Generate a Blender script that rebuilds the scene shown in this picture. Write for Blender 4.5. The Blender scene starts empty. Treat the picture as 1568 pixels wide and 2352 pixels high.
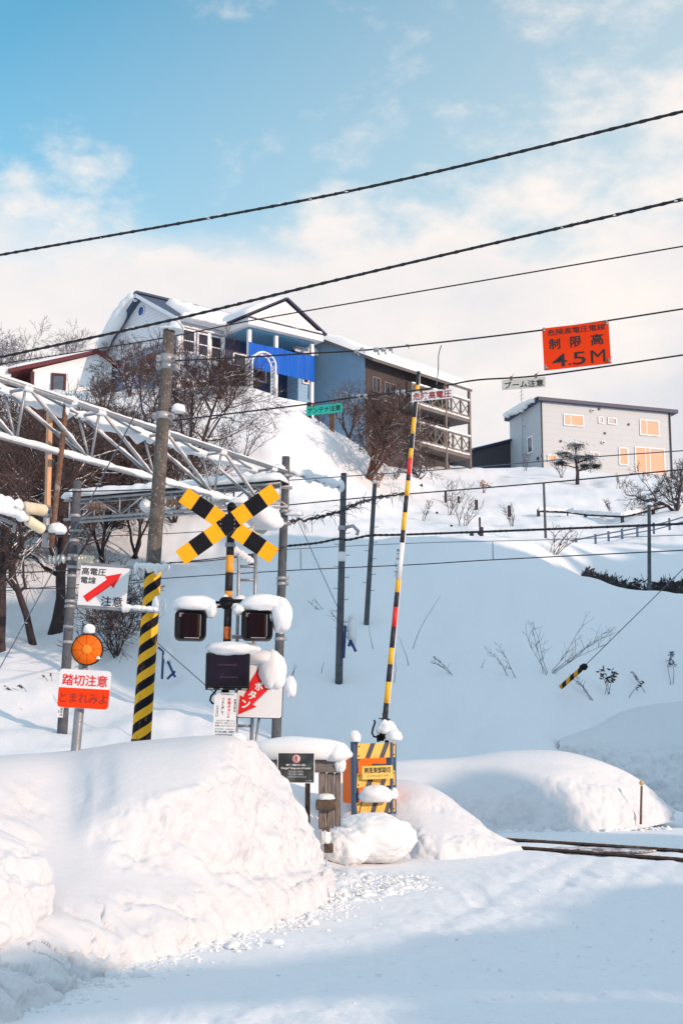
import bpy, math, random
import numpy as np
from mathutils import Vector, Matrix, noise as mnoise

S = bpy.context.scene
COL = S.collection
R = math.radians

# ------------------------------------------------------------------ camera, sky, sun, exposure
EYE = 1.6
FPX = 3200.0                       # focal length in pixels of a 1568 x 2352 picture
PITCH = math.atan(564 / FPX)
cp, sp = math.cos(PITCH), math.sin(PITCH)
cam = bpy.data.cameras.new('camera')
cam.sensor_fit = 'HORIZONTAL'; cam.sensor_width = 24; cam.lens = 24 * FPX / 1568
cam.clip_end = 4000; cam.clip_start = .1
camo = bpy.data.objects.new('camera', cam); COL.objects.link(camo)
camo.location = (0, 0, EYE); camo.rotation_euler = (math.pi / 2 + PITCH, 0, 0)
S.camera = camo
S.view_settings.view_transform = 'Standard'; S.view_settings.look = 'None'
S.view_settings.exposure = 0.28; S.view_settings.gamma = 1
S.view_settings.use_curve_mapping = False

SUN_EL, SUN_AZ = R(16.5), R(130)     # azimuth clockwise from +Y (sun behind the camera, to the right)
LX, LY = -math.sin(SUN_AZ), -math.cos(SUN_AZ)
sun = bpy.data.lights.new('sun', 'SUN'); sun.energy = 2.9; sun.angle = R(.55); sun.color = (1, .71, .53)
suno = bpy.data.objects.new('sun', sun); COL.objects.link(suno)
tosun = Vector((-LX * math.cos(SUN_EL), -LY * math.cos(SUN_EL), math.sin(SUN_EL)))
suno.rotation_euler = tosun.to_track_quat('Z', 'Y').to_euler()
suno.location = (20, -20, 30)

world = bpy.data.worlds.new('World'); S.world = world; world.use_nodes = True
def build_world():
    nt = world.node_tree; N = nt.nodes; L = nt.links; N.clear()
    def nd(t, **k):
        n = N.new(t)
        for a, b in k.items(): setattr(n, a, b)
        return n
    def math_(op, a, b=None, clamp=False):
        n = nd('ShaderNodeMath', operation=op, use_clamp=clamp)
        for i, v in enumerate((a, b)):
            if v is None: continue
            if isinstance(v, (int, float)): n.inputs[i].default_value = v
            else: L.new(v, n.inputs[i])
        return n.outputs[0]
    out = nd('ShaderNodeOutputWorld'); bg = nd('ShaderNodeBackground'); bg.inputs[1].default_value = .13
    L.new(bg.outputs[0], out.inputs[0])
    sky = nd('ShaderNodeTexSky', sky_type='NISHITA'); sky.sun_disc = False
    sky.sun_elevation = SUN_EL; sky.sun_rotation = SUN_AZ; sky.altitude = 50
    sky.air_density = 1.0; sky.dust_density = .6; sky.ozone_density = 2.2
    k = .88 / .13
    tint = nd('ShaderNodeMix', data_type='RGBA', blend_type='MULTIPLY'); tint.inputs[0].default_value = 1
    L.new(sky.outputs[0], tint.inputs[6]); tint.inputs[7].default_value = (.90, 1.54, 1.38, 1)
    def ramp(v, a, b, top=1.0):
        r = nd('ShaderNodeMapRange', interpolation_type='SMOOTHSTEP'); L.new(v, r.inputs[0]); r.inputs[1].default_value = a; r.inputs[2].default_value = b; r.inputs[4].default_value = top; return r.outputs[0]
    tc = nd('ShaderNodeTexCoord'); sep = nd('ShaderNodeSeparateXYZ'); L.new(tc.outputs['Generated'], sep.inputs[0])
    X, Y, Z = sep.outputs
    az = math_('ARCTAN2', X, Y); el = math_('ARCSINE', Z)
    comb = nd('ShaderNodeCombineXYZ')
    L.new(math_('MULTIPLY', az, 1.0), comb.inputs[0]); L.new(math_('MULTIPLY', el, 1.7), comb.inputs[1])
    def noi(scale, det, rough, off=0):
        mp = nd('ShaderNodeMapping'); mp.inputs['Location'].default_value = (off, off * .7, off * .3)
        L.new(comb.outputs[0], mp.inputs[0])
        n = nd('ShaderNodeTexNoise'); n.inputs['Scale'].default_value = scale; n.inputs['Detail'].default_value = det
        n.inputs['Roughness'].default_value = rough; L.new(mp.outputs[0], n.inputs['Vector']); return n.outputs[0]
    big = noi(7, 6, .58, 3.1); fine = noi(16, 6, .6, 7.7)
    # cloud bank: solid below a boundary that rises to the right, ragged along its upper edge
    azc = math_('MULTIPLY', math_('SUBTRACT', 1, math_('COSINE', math_('SUBTRACT', az, .30))), -1.0)
    bnd = math_('ADD', math_('ADD', .435, math_('MULTIPLY', azc, .50)), 0)
    n1 = math_('MULTIPLY', math_('SUBTRACT', big, .5), .36)
    n2 = math_('MULTIPLY', math_('SUBTRACT', fine, .5), .16)
    m = math_('ADD', math_('SUBTRACT', bnd, el), math_('ADD', n1, n2))
    mask = nd('ShaderNodeMapRange', interpolation_type='SMOOTHSTEP'); L.new(m, mask.inputs[0])
    mask.inputs[1].default_value = -.03; mask.inputs[2].default_value = .075
    # loose wisps higher up, to the right
    w = noi(9, 7, .62, 12.3)
    wm = nd('ShaderNodeMapRange', interpolation_type='SMOOTHSTEP'); L.new(math_('ADD', w, math_('MULTIPLY', math_('SUBTRACT', az, .13), .35)), wm.inputs[0])
    wm.inputs[1].default_value = .50; wm.inputs[2].default_value = .78; wm.inputs[4].default_value = .8
    mk = math_('MAXIMUM', mask.outputs[0], wm.outputs[0])
    mk = math_('MAXIMUM', mk, ramp(math_('ADD', el, math_('MULTIPLY', n1, -.3)), .40, .33))
    # bright overcast added over the unseen sky, overhead and behind, to lift the shade
    rest = math_('MAXIMUM', ramp(el, .60, .95), ramp(math_('COSINE', az), .86, .4))
    restf = math_('MULTIPLY', rest, .80)
    shade = nd('ShaderNodeMapRange'); L.new(noi(5.5, 5, .55, 21.4), shade.inputs[0])
    shade.inputs[1].default_value = .35; shade.inputs[2].default_value = .66
    cc = nd('ShaderNodeMix', data_type='RGBA'); L.new(math_('MINIMUM', math_('ADD', math_('MULTIPLY', shade.outputs[0], .55), math_('MULTIPLY', math_('SUBTRACT', 1, ramp(m, .06, .26)), .6)), 1), cc.inputs[0])
    cc.inputs[6].default_value = (.66 * k, .69 * k, .76 * k, 1); cc.inputs[7].default_value = (.95 * k, .88 * k, .84 * k, 1)
    fin = nd('ShaderNodeMix', data_type='RGBA'); L.new(math_('MULTIPLY', mk, .97), fin.inputs[0])
    # the blue deepens towards the zenith
    zr = nd('ShaderNodeMapRange', interpolation_type='SMOOTHSTEP'); L.new(el, zr.inputs[0]); zr.inputs[1].default_value = .5; zr.inputs[2].default_value = 1.0
    zm = nd('ShaderNodeMix', data_type='RGBA', blend_type='MULTIPLY'); L.new(zr.outputs[0], zm.inputs[0]); L.new(tint.outputs[2], zm.inputs[6]); zm.inputs[7].default_value = (1.3, 1.1, 1.05, 1)
    veil = math_('ADD', math_('MULTIPLY', math_('ADD', az, .24), 1.55), math_('MULTIPLY', math_('SUBTRACT', .50, el), 2.2))
    vr = nd('ShaderNodeMapRange'); L.new(veil, vr.inputs[0]); vr.inputs[4].default_value = .86
    vm = nd('ShaderNodeMix', data_type='RGBA'); L.new(vr.outputs[0], vm.inputs[0]); L.new(zm.outputs[2], vm.inputs[6]); vm.inputs[7].default_value = (.64 * k, .75 * k, .80 * k, 1)
    L.new(vm.outputs[2], fin.inputs[6]); L.new(cc.outputs[2], fin.inputs[7])
    rs = nd('ShaderNodeMix', data_type='RGBA'); L.new(restf, rs.inputs[0]); L.new(fin.outputs[2], rs.inputs[6]); rs.inputs[7].default_value = (.56 * k, .74 * k, .90 * k, 1)
    L.new(rs.outputs[2], bg.inputs[0])
build_world()

# ------------------------------------------------------------------ measuring helpers
def P(px, py, Y):
    """the world point seen at (px,py) of the 1568x2352 picture at distance Y along the road"""
    u, v = (px - 784) / FPX, (1176 - py) / FPX
    t = Y / (cp - v * sp)
    return Vector((u * t, Y, EYE + t * (sp + v * cp)))
def kpx(py, Y):
    v = (1176 - py) / FPX
    return Y / (cp - v * sp) / FPX
def proj(p):
    z = p[2] - EYE; f = p[1] * cp + z * sp; u = -p[1] * sp + z * cp
    return 784 + FPX * p[0] / f, 1176 - FPX * u / f
def crop(ox, oy, s): return lambda x, y: (ox + x * s, oy + y * s)
cA = crop(0, 658.8, .5102); cB = crop(753, 658.8, .5198); cC = crop(0, 1129.4, .4502); cD = crop(376.5, 1082.4, .3902)
cE = crop(564.7, 1600, .3001); cF = crop(941.2, 1035.3, .3998); cH = crop(753, 1647, .5198)
k1 = crop(225.9, 658.8, .1921); k2 = crop(508.2, 677.7, .1921); k3 = crop(771.8, 753, .2161)
k4 = crop(0, 847, .2001); k5 = crop(470.6, 1562.4, .13206); k6 = crop(771.8, 1675.3, .10805); k7 = crop(0, 1223.6, .2521)

# ------------------------------------------------------------------ numpy noise
def _hash(i, j, k):
    n = (i * 374761393 + j * 668265263 + k * 2147483647 + 1274126177) & 0xffffffff
    n = ((n ^ (n >> 13)) * 1274126177) & 0xffffffff
    n = ((n ^ (n >> 16)) * 2246822519) & 0xffffffff
    return ((n ^ (n >> 15)) & 0xffff) / 65535.0
def vnoise(x, y, z=0.0):
    x, y, z = np.broadcast_arrays(np.asarray(x, float), np.asarray(y, float), np.asarray(z, float))
    i, j, k = np.floor(x).astype(np.int64), np.floor(y).astype(np.int64), np.floor(z).astype(np.int64)
    f, g, h = x - i, y - j, z - k
    f, g, h = f * f * f * (f * (f * 6 - 15) + 10), g * g * g * (g * (g * 6 - 15) + 10), h * h * h * (h * (h * 6 - 15) + 10)
    r = 0
    for a in (0, 1):
        for b in (0, 1):
            for c in (0, 1):
                wgt = (f if a else 1 - f) * (g if b else 1 - g) * (h if c else 1 - h)
                r = r + wgt * _hash(i + a, j + b, k + c)
    return r * 2 - 1
def fbm(x, y, z=0.0, o=4):
    r = 0; a = 1
    for q in range(o):
        r = r + a * vnoise(x * 2 ** q + 17.3 * q, y * 2 ** q + 5.1 * q, np.asarray(z) * 2 ** q + 9.7 * q); a *= .5
    return r
def sstep(a, b, x):
    t = np.clip((np.asarray(x, float) - a) / (b - a), 0, 1); return t * t * (3 - 2 * t)

# ------------------------------------------------------------------ materials
MATS = {}
def mat(name, col=(.5, .5, .5), rough=.6, metal=0.0, var=.12, vscale=6, bump=.0, bscale=30, dirt=None, dscale=3, dlo=.55, dhi=.75, spec=.4, stretch=(1, 1, 1), coat=0):
    if name in MATS: return MATS[name]
    m = bpy.data.materials.new(name); m.use_nodes = True; MATS[name] = m
    nt = m.node_tree; N, L = nt.nodes, nt.links
    b = N['Principled BSDF']
    b.inputs['Roughness'].default_value = rough; b.inputs['Metallic'].default_value = metal
    b.inputs['Specular IOR Level'].default_value = spec; b.inputs['Coat Weight'].default_value = coat
    tc = N.new('ShaderNodeTexCoord'); mp = N.new('ShaderNodeMapping'); mp.inputs['Scale'].default_value = stretch
    L.new(tc.outputs['Object'], mp.inputs[0])
    n = N.new('ShaderNodeTexNoise'); n.inputs['Scale'].default_value = vscale; n.inputs['Detail'].default_value = 5
    L.new(mp.outputs[0], n.inputs['Vector'])
    r = N.new('ShaderNodeMapRange'); L.new(n.outputs[0], r.inputs[0]); r.inputs[1].default_value = .3; r.inputs[2].default_value = .7
    mix = N.new('ShaderNodeMix'); mix.data_type = 'RGBA'; L.new(r.outputs[0], mix.inputs[0])
    mix.inputs[6].default_value = tuple(c * (1 - var) for c in col[:3]) + (1,)
    mix.inputs[7].default_value = tuple(min(1, c * (1 + var)) for c in col[:3]) + (1,)
    cur = mix.outputs[2]
    if dirt:
        d = N.new('ShaderNodeTexNoise'); d.inputs['Scale'].default_value = dscale; d.inputs['Detail'].default_value = 8; d.inputs['Roughness'].default_value = .65
        L.new(mp.outputs[0], d.inputs['Vector'])
        dr = N.new('ShaderNodeMapRange'); L.new(d.outputs[0], dr.inputs[0]); dr.inputs[1].default_value = dlo; dr.inputs[2].default_value = dhi
        dm = N.new('ShaderNodeMix'); dm.data_type = 'RGBA'; L.new(dr.outputs[0], dm.inputs[0]); L.new(cur, dm.inputs[6])
        dm.inputs[7].default_value = tuple(dirt[:3]) + (1,); cur = dm.outputs[2]
    L.new(cur, b.inputs['Base Color'])
    if bump:
        bn = N.new('ShaderNodeTexNoise'); bn.inputs['Scale'].default_value = bscale; bn.inputs['Detail'].default_value = 4
        L.new(mp.outputs[0], bn.inputs['Vector'])
        bp = N.new('ShaderNodeBump'); bp.inputs['Strength'].default_value = bump; bp.inputs['Distance'].default_value = .02
        L.new(bn.outputs[0], bp.inputs['Height']); L.new(bp.outputs[0], b.inputs['Normal'])
    return m
def node_mat(name):
    m = bpy.data.materials.new(name); m.use_nodes = True; MATS[name] = m
    return m, m.node_tree.nodes, m.node_tree.links, m.node_tree.nodes['Principled BSDF']

def snow_mat(name, col, grit=0.0, bump=.25, bscale=22, gscale=9, glo=.6, ghi=.72):
    m, N, L, b = node_mat(name)
    b.inputs['Roughness'].default_value = .75; b.inputs['Specular IOR Level'].default_value = .25
    b.inputs['Base Color'].default_value = tuple(col) + (1,)
    tc = N.new('ShaderNodeTexCoord')
    if grit:
        n = N.new('ShaderNodeTexNoise'); n.inputs['Scale'].default_value = gscale; n.inputs['Detail'].default_value = 9; n.inputs['Roughness'].default_value = .7
        L.new(tc.outputs['Object'], n.inputs['Vector'])
        r = N.new('ShaderNodeMapRange'); L.new(n.outputs[0], r.inputs[0]); r.inputs[1].default_value = glo; r.inputs[2].default_value = ghi; r.inputs[4].default_value = grit
        at = N.new('ShaderNodeAttribute'); at.attribute_name = 'grit'
        mu = N.new('ShaderNodeMath'); mu.operation = 'MULTIPLY'; L.new(r.outputs[0], mu.inputs[0]); L.new(at.outputs['Fac'], mu.inputs[1])
        mx = N.new('ShaderNodeMix'); mx.data_type = 'RGBA'; L.new(mu.outputs[0], mx.inputs[0])
        mx.inputs[6].default_value = tuple(col) + (1,); mx.inputs[7].default_value = (.33, .33, .34, 1)
        L.new(mx.outputs[2], b.inputs['Base Color'])
    n1 = N.new('ShaderNodeTexNoise'); n1.inputs['Scale'].default_value = bscale; n1.inputs['Detail'].default_value = 6; n1.inputs['Roughness'].default_value = .65
    L.new(tc.outputs['Object'], n1.inputs['Vector'])
    bp = N.new('ShaderNodeBump'); bp.inputs['Strength'].default_value = bump; bp.inputs['Distance'].default_value = .03
    L.new(n1.outputs[0], bp.inputs['Height']); L.new(bp.outputs[0], b.inputs['Normal'])
    return m
SNOW = snow_mat('snow', (.78, .80, .82), .0, .18, 14)
BANKSNOW = snow_mat('bank_snow', (.66, .68, .71), .8, .32, 11, 8, .54, .70)
GROUNDSNOW = snow_mat('ground_snow', (.79, .81, .84), .6, .55, 9, 11, .58, .70)
CONC = mat('concrete', (.105, .092, .085), .85, 0, .35, 7, .6, 60, (.30, .25, .20), 26, .54, .66)
CONC2 = mat('pale_concrete', (.080, .087, .100), .85, 0, .25, 6, .4, 60, (.15, .15, .16), 9, .55, .8)
GALV = mat('galvanised', (.30, .31, .33), .42, .55, .15, 10, .15, 50)
GALVD = mat('weathered_galvanised', (.36, .36, .37), .5, .45, .2, 8, .2, 40, (.22, .15, .10), 6, .6, .8)
RUST = mat('rusty_steel', (.16, .085, .055), .75, .2, .35, 14, .4, 50, (.30, .27, .25), 5, .55, .7)
TANWOOD = mat('tan_member', (.60, .34, .19), .7, 0, .15, 5, .2, 30, (.32, .22, .16), 4, .6, .75, stretch=(3, 3, .5))
BLACK = mat('black_paint', (.010, .010, .013), .55, 0, .3, 8, .15, 40, spec=.12)
BLACKM = mat('black_casing', (.014, .014, .018), .5, 0, .25, 8, .1, 40, spec=.15)
YEL = mat('yellow_reflective', (.92, .42, .012), .5, 0, .05, 9, .05, 60, (.55, .25, .02), 14, .66, .85, spec=.15)
YELP = mat('pale_yellow_plate', (.86, .50, .10), .5, 0, .06, 8, .1, 40, (.45, .22, .08), 9, .64, .8)
GREYST = mat('grey_stripe', (.07, .075, .09), .6, 0, .2, 9, .1, 40, (.3, .3, .3), 20, .66, .75)
ORANGE = mat('orange_paint', (.82, .15, .008), .55, 0, .08, 6, .1, 30, (.45, .08, .01), 7, .62, .8, spec=.15)
REDOR = mat('orange_red_sign', (.80, .050, .008), .6, 0, .05, 3, .0, 30, (.72, .10, .03), 6, .62, .85, spec=.1)
RED = mat('red_paint', (.72, .012, .012), .5, 0, .06, 6)
DRED = mat('dark_red_paint', (.30, .025, .02), .6, 0, .15, 10)
WHITE = mat('white_sign', (.74, .75, .76), .5, 0, .03, 5, 0, 30, (.55, .55, .54), 5, .62, .85)
INK = mat('black_ink', (.02, .02, .022), .6, 0, .2, 20)
WINK = mat('white_ink', (.8, .8, .8), .6, 0, .05, 20)
PINK = mat('pink_ink', (.70, .36, .38), .6, 0, .05, 20)
GINK = mat('green_ink', (.02, .40, .28), .6)
BINK = mat('blue_ink', (.01, .08, .28), .6)
GREYINK = mat('grey_ink', (.30, .34, .34), .6)
TEAL = mat('teal_sign', (.015, .42, .33), .5, 0, .08, 8, 0, 30, (.02, .28, .24), 9, .6, .8)
WIRE = mat('black_wire', (.016, .015, .02), .6, 0, .3, 8, .3, 40)
WIRE2 = mat('steel_wire', (.10, .12, .16), .5, .3, .2, 8)
PORC = mat('porcelain', (.74, .66, .50), .25, 0, .1, 8)
GLASSI = mat('glass_insulator', (.42, .45, .44), .12, 0, .1, 9)
BROWNI = mat('brown_insulator', (.20, .12, .08), .25, 0, .15, 9)
BARK = mat('bark', (.045, .032, .034), .9, 0, .35, 12, .5, 40, stretch=(1, 1, .4))
TWIG = mat('twig', (.075, .047, .045), .85, 0, .25, 4)
TWIGD = mat('dark_twig', (.055, .048, .055), .85, 0, .25, 4)
REDBARK = mat('reddish_bark', (.13, .055, .038), .9, 0, .4, 9, .5, 30)
WOOD = mat('old_wood', (.20, .17, .155), .85, 0, .3, 14, .6, 30, (.045, .035, .03), 10, .52, .68, stretch=(2.5, 2.5, .35))
WOODR = mat('rotten_wood', (.10, .075, .06), .9, 0, .4, 16, .6, 40, (.22, .09, .04), 8, .55, .7)
WOODH = mat('old_wood_beam', (.17, .15, .145), .85, 0, .3, 14, .6, 30, (.05, .04, .035), 10, .52, .7, stretch=(.35, 2.5, 2.5))
BLUEST = mat('blue_grey_steel', (.075, .12, .20), .5, .2, .15, 9, .1, 40, (.17, .10, .07), 12, .64, .78)
NAVY = mat('navy_stake', (.02, .045, .16), .6)
DARKPOST = mat('dark_timber', (.035, .033, .045), .85, 0, .4, 10, .4, 40)
PINE = mat('pine_needles', (.015, .028, .026), .8, 0, .3, 3)
DRYLEAF = mat('dry_leaf', (.24, .12, .07), .8, 0, .3, 5)
REED = mat('dry_reed', (.10, .13, .16), .8, 0, .3, 5)
GLASS = mat('window_glass', (.10, .12, .15), .08, 0, .3, 1.2, spec=.6)
GLASSD = mat('dark_window_glass', (.03, .03, .045), .08, 0, .4, 1.4, spec=.6)
TRIM = mat('white_trim', (.78, .78, .80), .55, 0, .04, 2)
def siding(name, col, pitch, depth=.5, var=.08, vertical=False, rough=.55, joint=.62):
    m, N, L, b = node_mat(name); b.inputs['Roughness'].default_value = rough
    tc = N.new('ShaderNodeTexCoord'); sx = N.new('ShaderNodeSeparateXYZ'); L.new(tc.outputs['Object'], sx.inputs[0])
    src = sx.outputs[2]
    if vertical:
        a = N.new('ShaderNodeMath'); a.operation = 'ADD'; L.new(sx.outputs[0], a.inputs[0]); L.new(sx.outputs[1], a.inputs[1]); src = a.outputs[0]
    d = N.new('ShaderNodeMath'); d.operation = 'DIVIDE'; L.new(src, d.inputs[0]); d.inputs[1].default_value = pitch
    f = N.new('ShaderNodeMath'); f.operation = 'FRACT'; L.new(d.outputs[0], f.inputs[0])
    ed = N.new('ShaderNodeMapRange'); L.new(f.outputs[0], ed.inputs[0]); ed.inputs[1].default_value = .0; ed.inputs[2].default_value = .16
    n = N.new('ShaderNodeTexNoise'); n.inputs['Scale'].default_value = 1.3; n.inputs['Detail'].default_value = 6
    L.new(tc.outputs['Object'], n.inputs['Vector'])
    mx = N.new('ShaderNodeMix'); mx.data_type = 'RGBA'; L.new(n.outputs[0], mx.inputs[0])
    mx.inputs[6].default_value = tuple(c * (1 - var) for c in col) + (1,); mx.inputs[7].default_value = tuple(c * (1 + var) for c in col) + (1,)
    cur = mx.outputs[2]
    mm = N.new('ShaderNodeMix'); mm.data_type = 'RGBA'; L.new(ed.outputs[0], mm.inputs[0])
    mm.inputs[6].default_value = tuple(c * joint for c in col) + (1,); L.new(cur, mm.inputs[7])      # the dark joint between boards
    L.new(mm.outputs[2], b.inputs['Base Color'])
    bp = N.new('ShaderNodeBump'); bp.inputs['Strength'].default_value = depth; bp.inputs['Distance'].default_value = .03
    L.new(f.outputs[0], bp.inputs['Height']); L.new(bp.outputs[0], b.inputs['Normal'])
    return m
SIDB = siding('blue_siding', (.27, .47, .68), .22)
SIDBG = siding('blue_grey_siding', (.25, .34, .50), .22)
SIDW = siding('white_siding', (.70, .72, .76), .22)
SIDG = siding('pale_grey_cladding', (.44, .475, .50), .45, .08, .04, joint=.9)
SIDBR = siding('dark_brown_boards', (.060, .047, .050), .20, .5, .3, True, .8)
SIDM = siding('blue_metal_cladding', (.16, .28, .40), .42, .8, .15, True, .5)
SIDK = siding('black_metal_wall', (.030, .028, .038), .4, .5, .2, True, .6)
SHINGLE = mat('blue_black_shingle', (.06, .085, .14), .8, 0, .3, 20, .4, 30)
NAVYROOF = mat('navy_roof_edge', (.012, .02, .06), .5)
MAROON = mat('maroon_roof', (.12, .018, .022), .55, 0, .15, 4)
TARP = None
def tarp_mat():
    m, N, L, b = node_mat('blue_tarpaulin'); b.inputs['Roughness'].default_value = .45
    tc = N.new('ShaderNodeTexCoord'); mp = N.new('ShaderNodeMapping'); mp.inputs['Scale'].default_value = (6, 6, .5); L.new(tc.outputs['Object'], mp.inputs[0])
    n = N.new('ShaderNodeTexNoise'); n.inputs['Scale'].default_value = 1; n.inputs['Detail'].default_value = 4; L.new(mp.outputs[0], n.inputs['Vector'])
    mx = N.new('ShaderNodeMix'); mx.data_type = 'RGBA'; L.new(n.outputs[0], mx.inputs[0])
    b.inputs['Specular IOR Level'].default_value = .1; mx.inputs[6].default_value = (.004, .06, .38, 1); mx.inputs[7].default_value = (.012, .15, .60, 1); L.new(mx.outputs[2], b.inputs['Base Color'])
    bp = N.new('ShaderNodeBump'); bp.inputs['Strength'].default_value = .7; bp.inputs['Distance'].default_value = .08; L.new(n.outputs[0], bp.inputs['Height']); L.new(bp.outputs[0], b.inputs['Normal'])
    return m
TARP = tarp_mat()
def sunset_pane_mat(name, c0, c1, st):  # peach colour and glow painted in for the sunset reflected by the panes
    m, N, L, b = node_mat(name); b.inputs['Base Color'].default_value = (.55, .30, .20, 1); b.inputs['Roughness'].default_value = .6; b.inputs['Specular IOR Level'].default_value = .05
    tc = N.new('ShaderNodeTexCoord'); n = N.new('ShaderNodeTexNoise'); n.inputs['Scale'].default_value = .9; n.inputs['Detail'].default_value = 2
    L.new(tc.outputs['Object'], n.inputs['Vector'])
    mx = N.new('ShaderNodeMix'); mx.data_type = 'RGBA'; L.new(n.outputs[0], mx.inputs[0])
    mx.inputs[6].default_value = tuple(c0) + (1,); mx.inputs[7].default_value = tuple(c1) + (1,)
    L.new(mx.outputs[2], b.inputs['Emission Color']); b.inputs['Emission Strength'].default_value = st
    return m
SUNSETPANE = sunset_pane_mat('painted_sunset_pane', (.66, .34, .20), (.86, .54, .38), .34)
def lens_mat():
    m, N, L, b = node_mat('dark_red_lens'); b.inputs['Roughness'].default_value = .25; b.inputs['Specular IOR Level'].default_value = .12
    tc = N.new('ShaderNodeTexCoord'); sx = N.new('ShaderNodeSeparateXYZ'); L.new(tc.outputs['Object'], sx.inputs[0])
    w = N.new('ShaderNodeTexNoise'); mp = N.new('ShaderNodeMapping'); mp.inputs['Scale'].default_value = (38, 38, .6); L.new(tc.outputs['Object'], mp.inputs[0]); L.new(mp.outputs[0], w.inputs['Vector'])
    w.inputs['Scale'].default_value = 1; w.inputs['Detail'].default_value = 2
    mx = N.new('ShaderNodeMix'); mx.data_type = 'RGBA'; L.new(w.outputs[0], mx.inputs[0])
    mx.inputs[6].default_value = (.004, .002, .004, 1); mx.inputs[7].default_value = (.018, .004, .006, 1); L.new(mx.outputs[2], b.inputs['Base Color'])
    return m
LENS = lens_mat()
def stripe_uv_mat(name, ca, cb, pitch, turns=2.0, seam=None, wear=(.20, .10, .05), duty=.5):
    """two-colour spiral bands, from the tube's UV (u once round, v metres along)"""
    m, N, L, b = node_mat(name); b.inputs['Roughness'].default_value = .6; b.inputs['Specular IOR Level'].default_value = .12
    tc = N.new('ShaderNodeTexCoord'); sx = N.new('ShaderNodeSeparateXYZ'); L.new(tc.outputs['UV'], sx.inputs[0])
    def M(op, a, c):
        n = N.new('ShaderNodeMath'); n.operation = op
        for i, v in enumerate((a, c)):
            if isinstance(v, (int, float)): n.inputs[i].default_value = v
            else: L.new(v, n.inputs[i])
        return n.outputs[0]
    v = M('DIVIDE', sx.outputs[1], pitch); u = M('MULTIPLY', sx.outputs[0], turns)
    t = M('ADD', v, u)
    if seam is not None: t = M('ADD', t, M('MULTIPLY', M('GREATER_THAN', sx.outputs[0], seam), .38))
    wob = N.new('ShaderNodeTexNoise'); wob.inputs['Scale'].default_value = 9; L.new(tc.outputs['Object'], wob.inputs['Vector'])
    t = M('ADD', t, M('MULTIPLY', M('SUBTRACT', wob.outputs[0], .5), .05))
    f = M('FRACT', t, 0); s = M('GREATER_THAN', f, duty)
    mx = N.new('ShaderNodeMix'); mx.data_type = 'RGBA'; L.new(s, mx.inputs[0]); mx.inputs[6].default_value = tuple(ca) + (1,); mx.inputs[7].default_value = tuple(cb) + (1,)
    mp = N.new('ShaderNodeMapping'); mp.inputs['Scale'].default_value = (1, 1, .35); L.new(tc.outputs['Object'], mp.inputs[0])
    d = N.new('ShaderNodeTexNoise'); d.inputs['Scale'].default_value = 16; d.inputs['Detail'].default_value = 9; d.inputs['Roughness'].default_value = .7; L.new(mp.outputs[0], d.inputs['Vector'])
    r = N.new('ShaderNodeMapRange'); L.new(d.outputs[0], r.inputs[0]); r.inputs[1].default_value = .57; r.inputs[2].default_value = .68; r.inputs[4].default_value = .75
    m2 = N.new('ShaderNodeMix'); m2.data_type = 'RGBA'; L.new(r.outputs[0], m2.inputs[0]); L.new(mx.outputs[2], m2.inputs[6]); m2.inputs[7].default_value = tuple(wear) + (1,)
    L.new(m2.outputs[2], b.inputs['Base Color'])
    return m
TIGER = stripe_uv_mat('tiger_stripes', (.90, .47, .03), (.010, .010, .016), .235, -2.0, .79, (.32, .17, .06))
TIGER2 = stripe_uv_mat('guy_marker_stripes', (.75, .33, .02), (.018, .018, .022), .30, 1.0)

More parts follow.
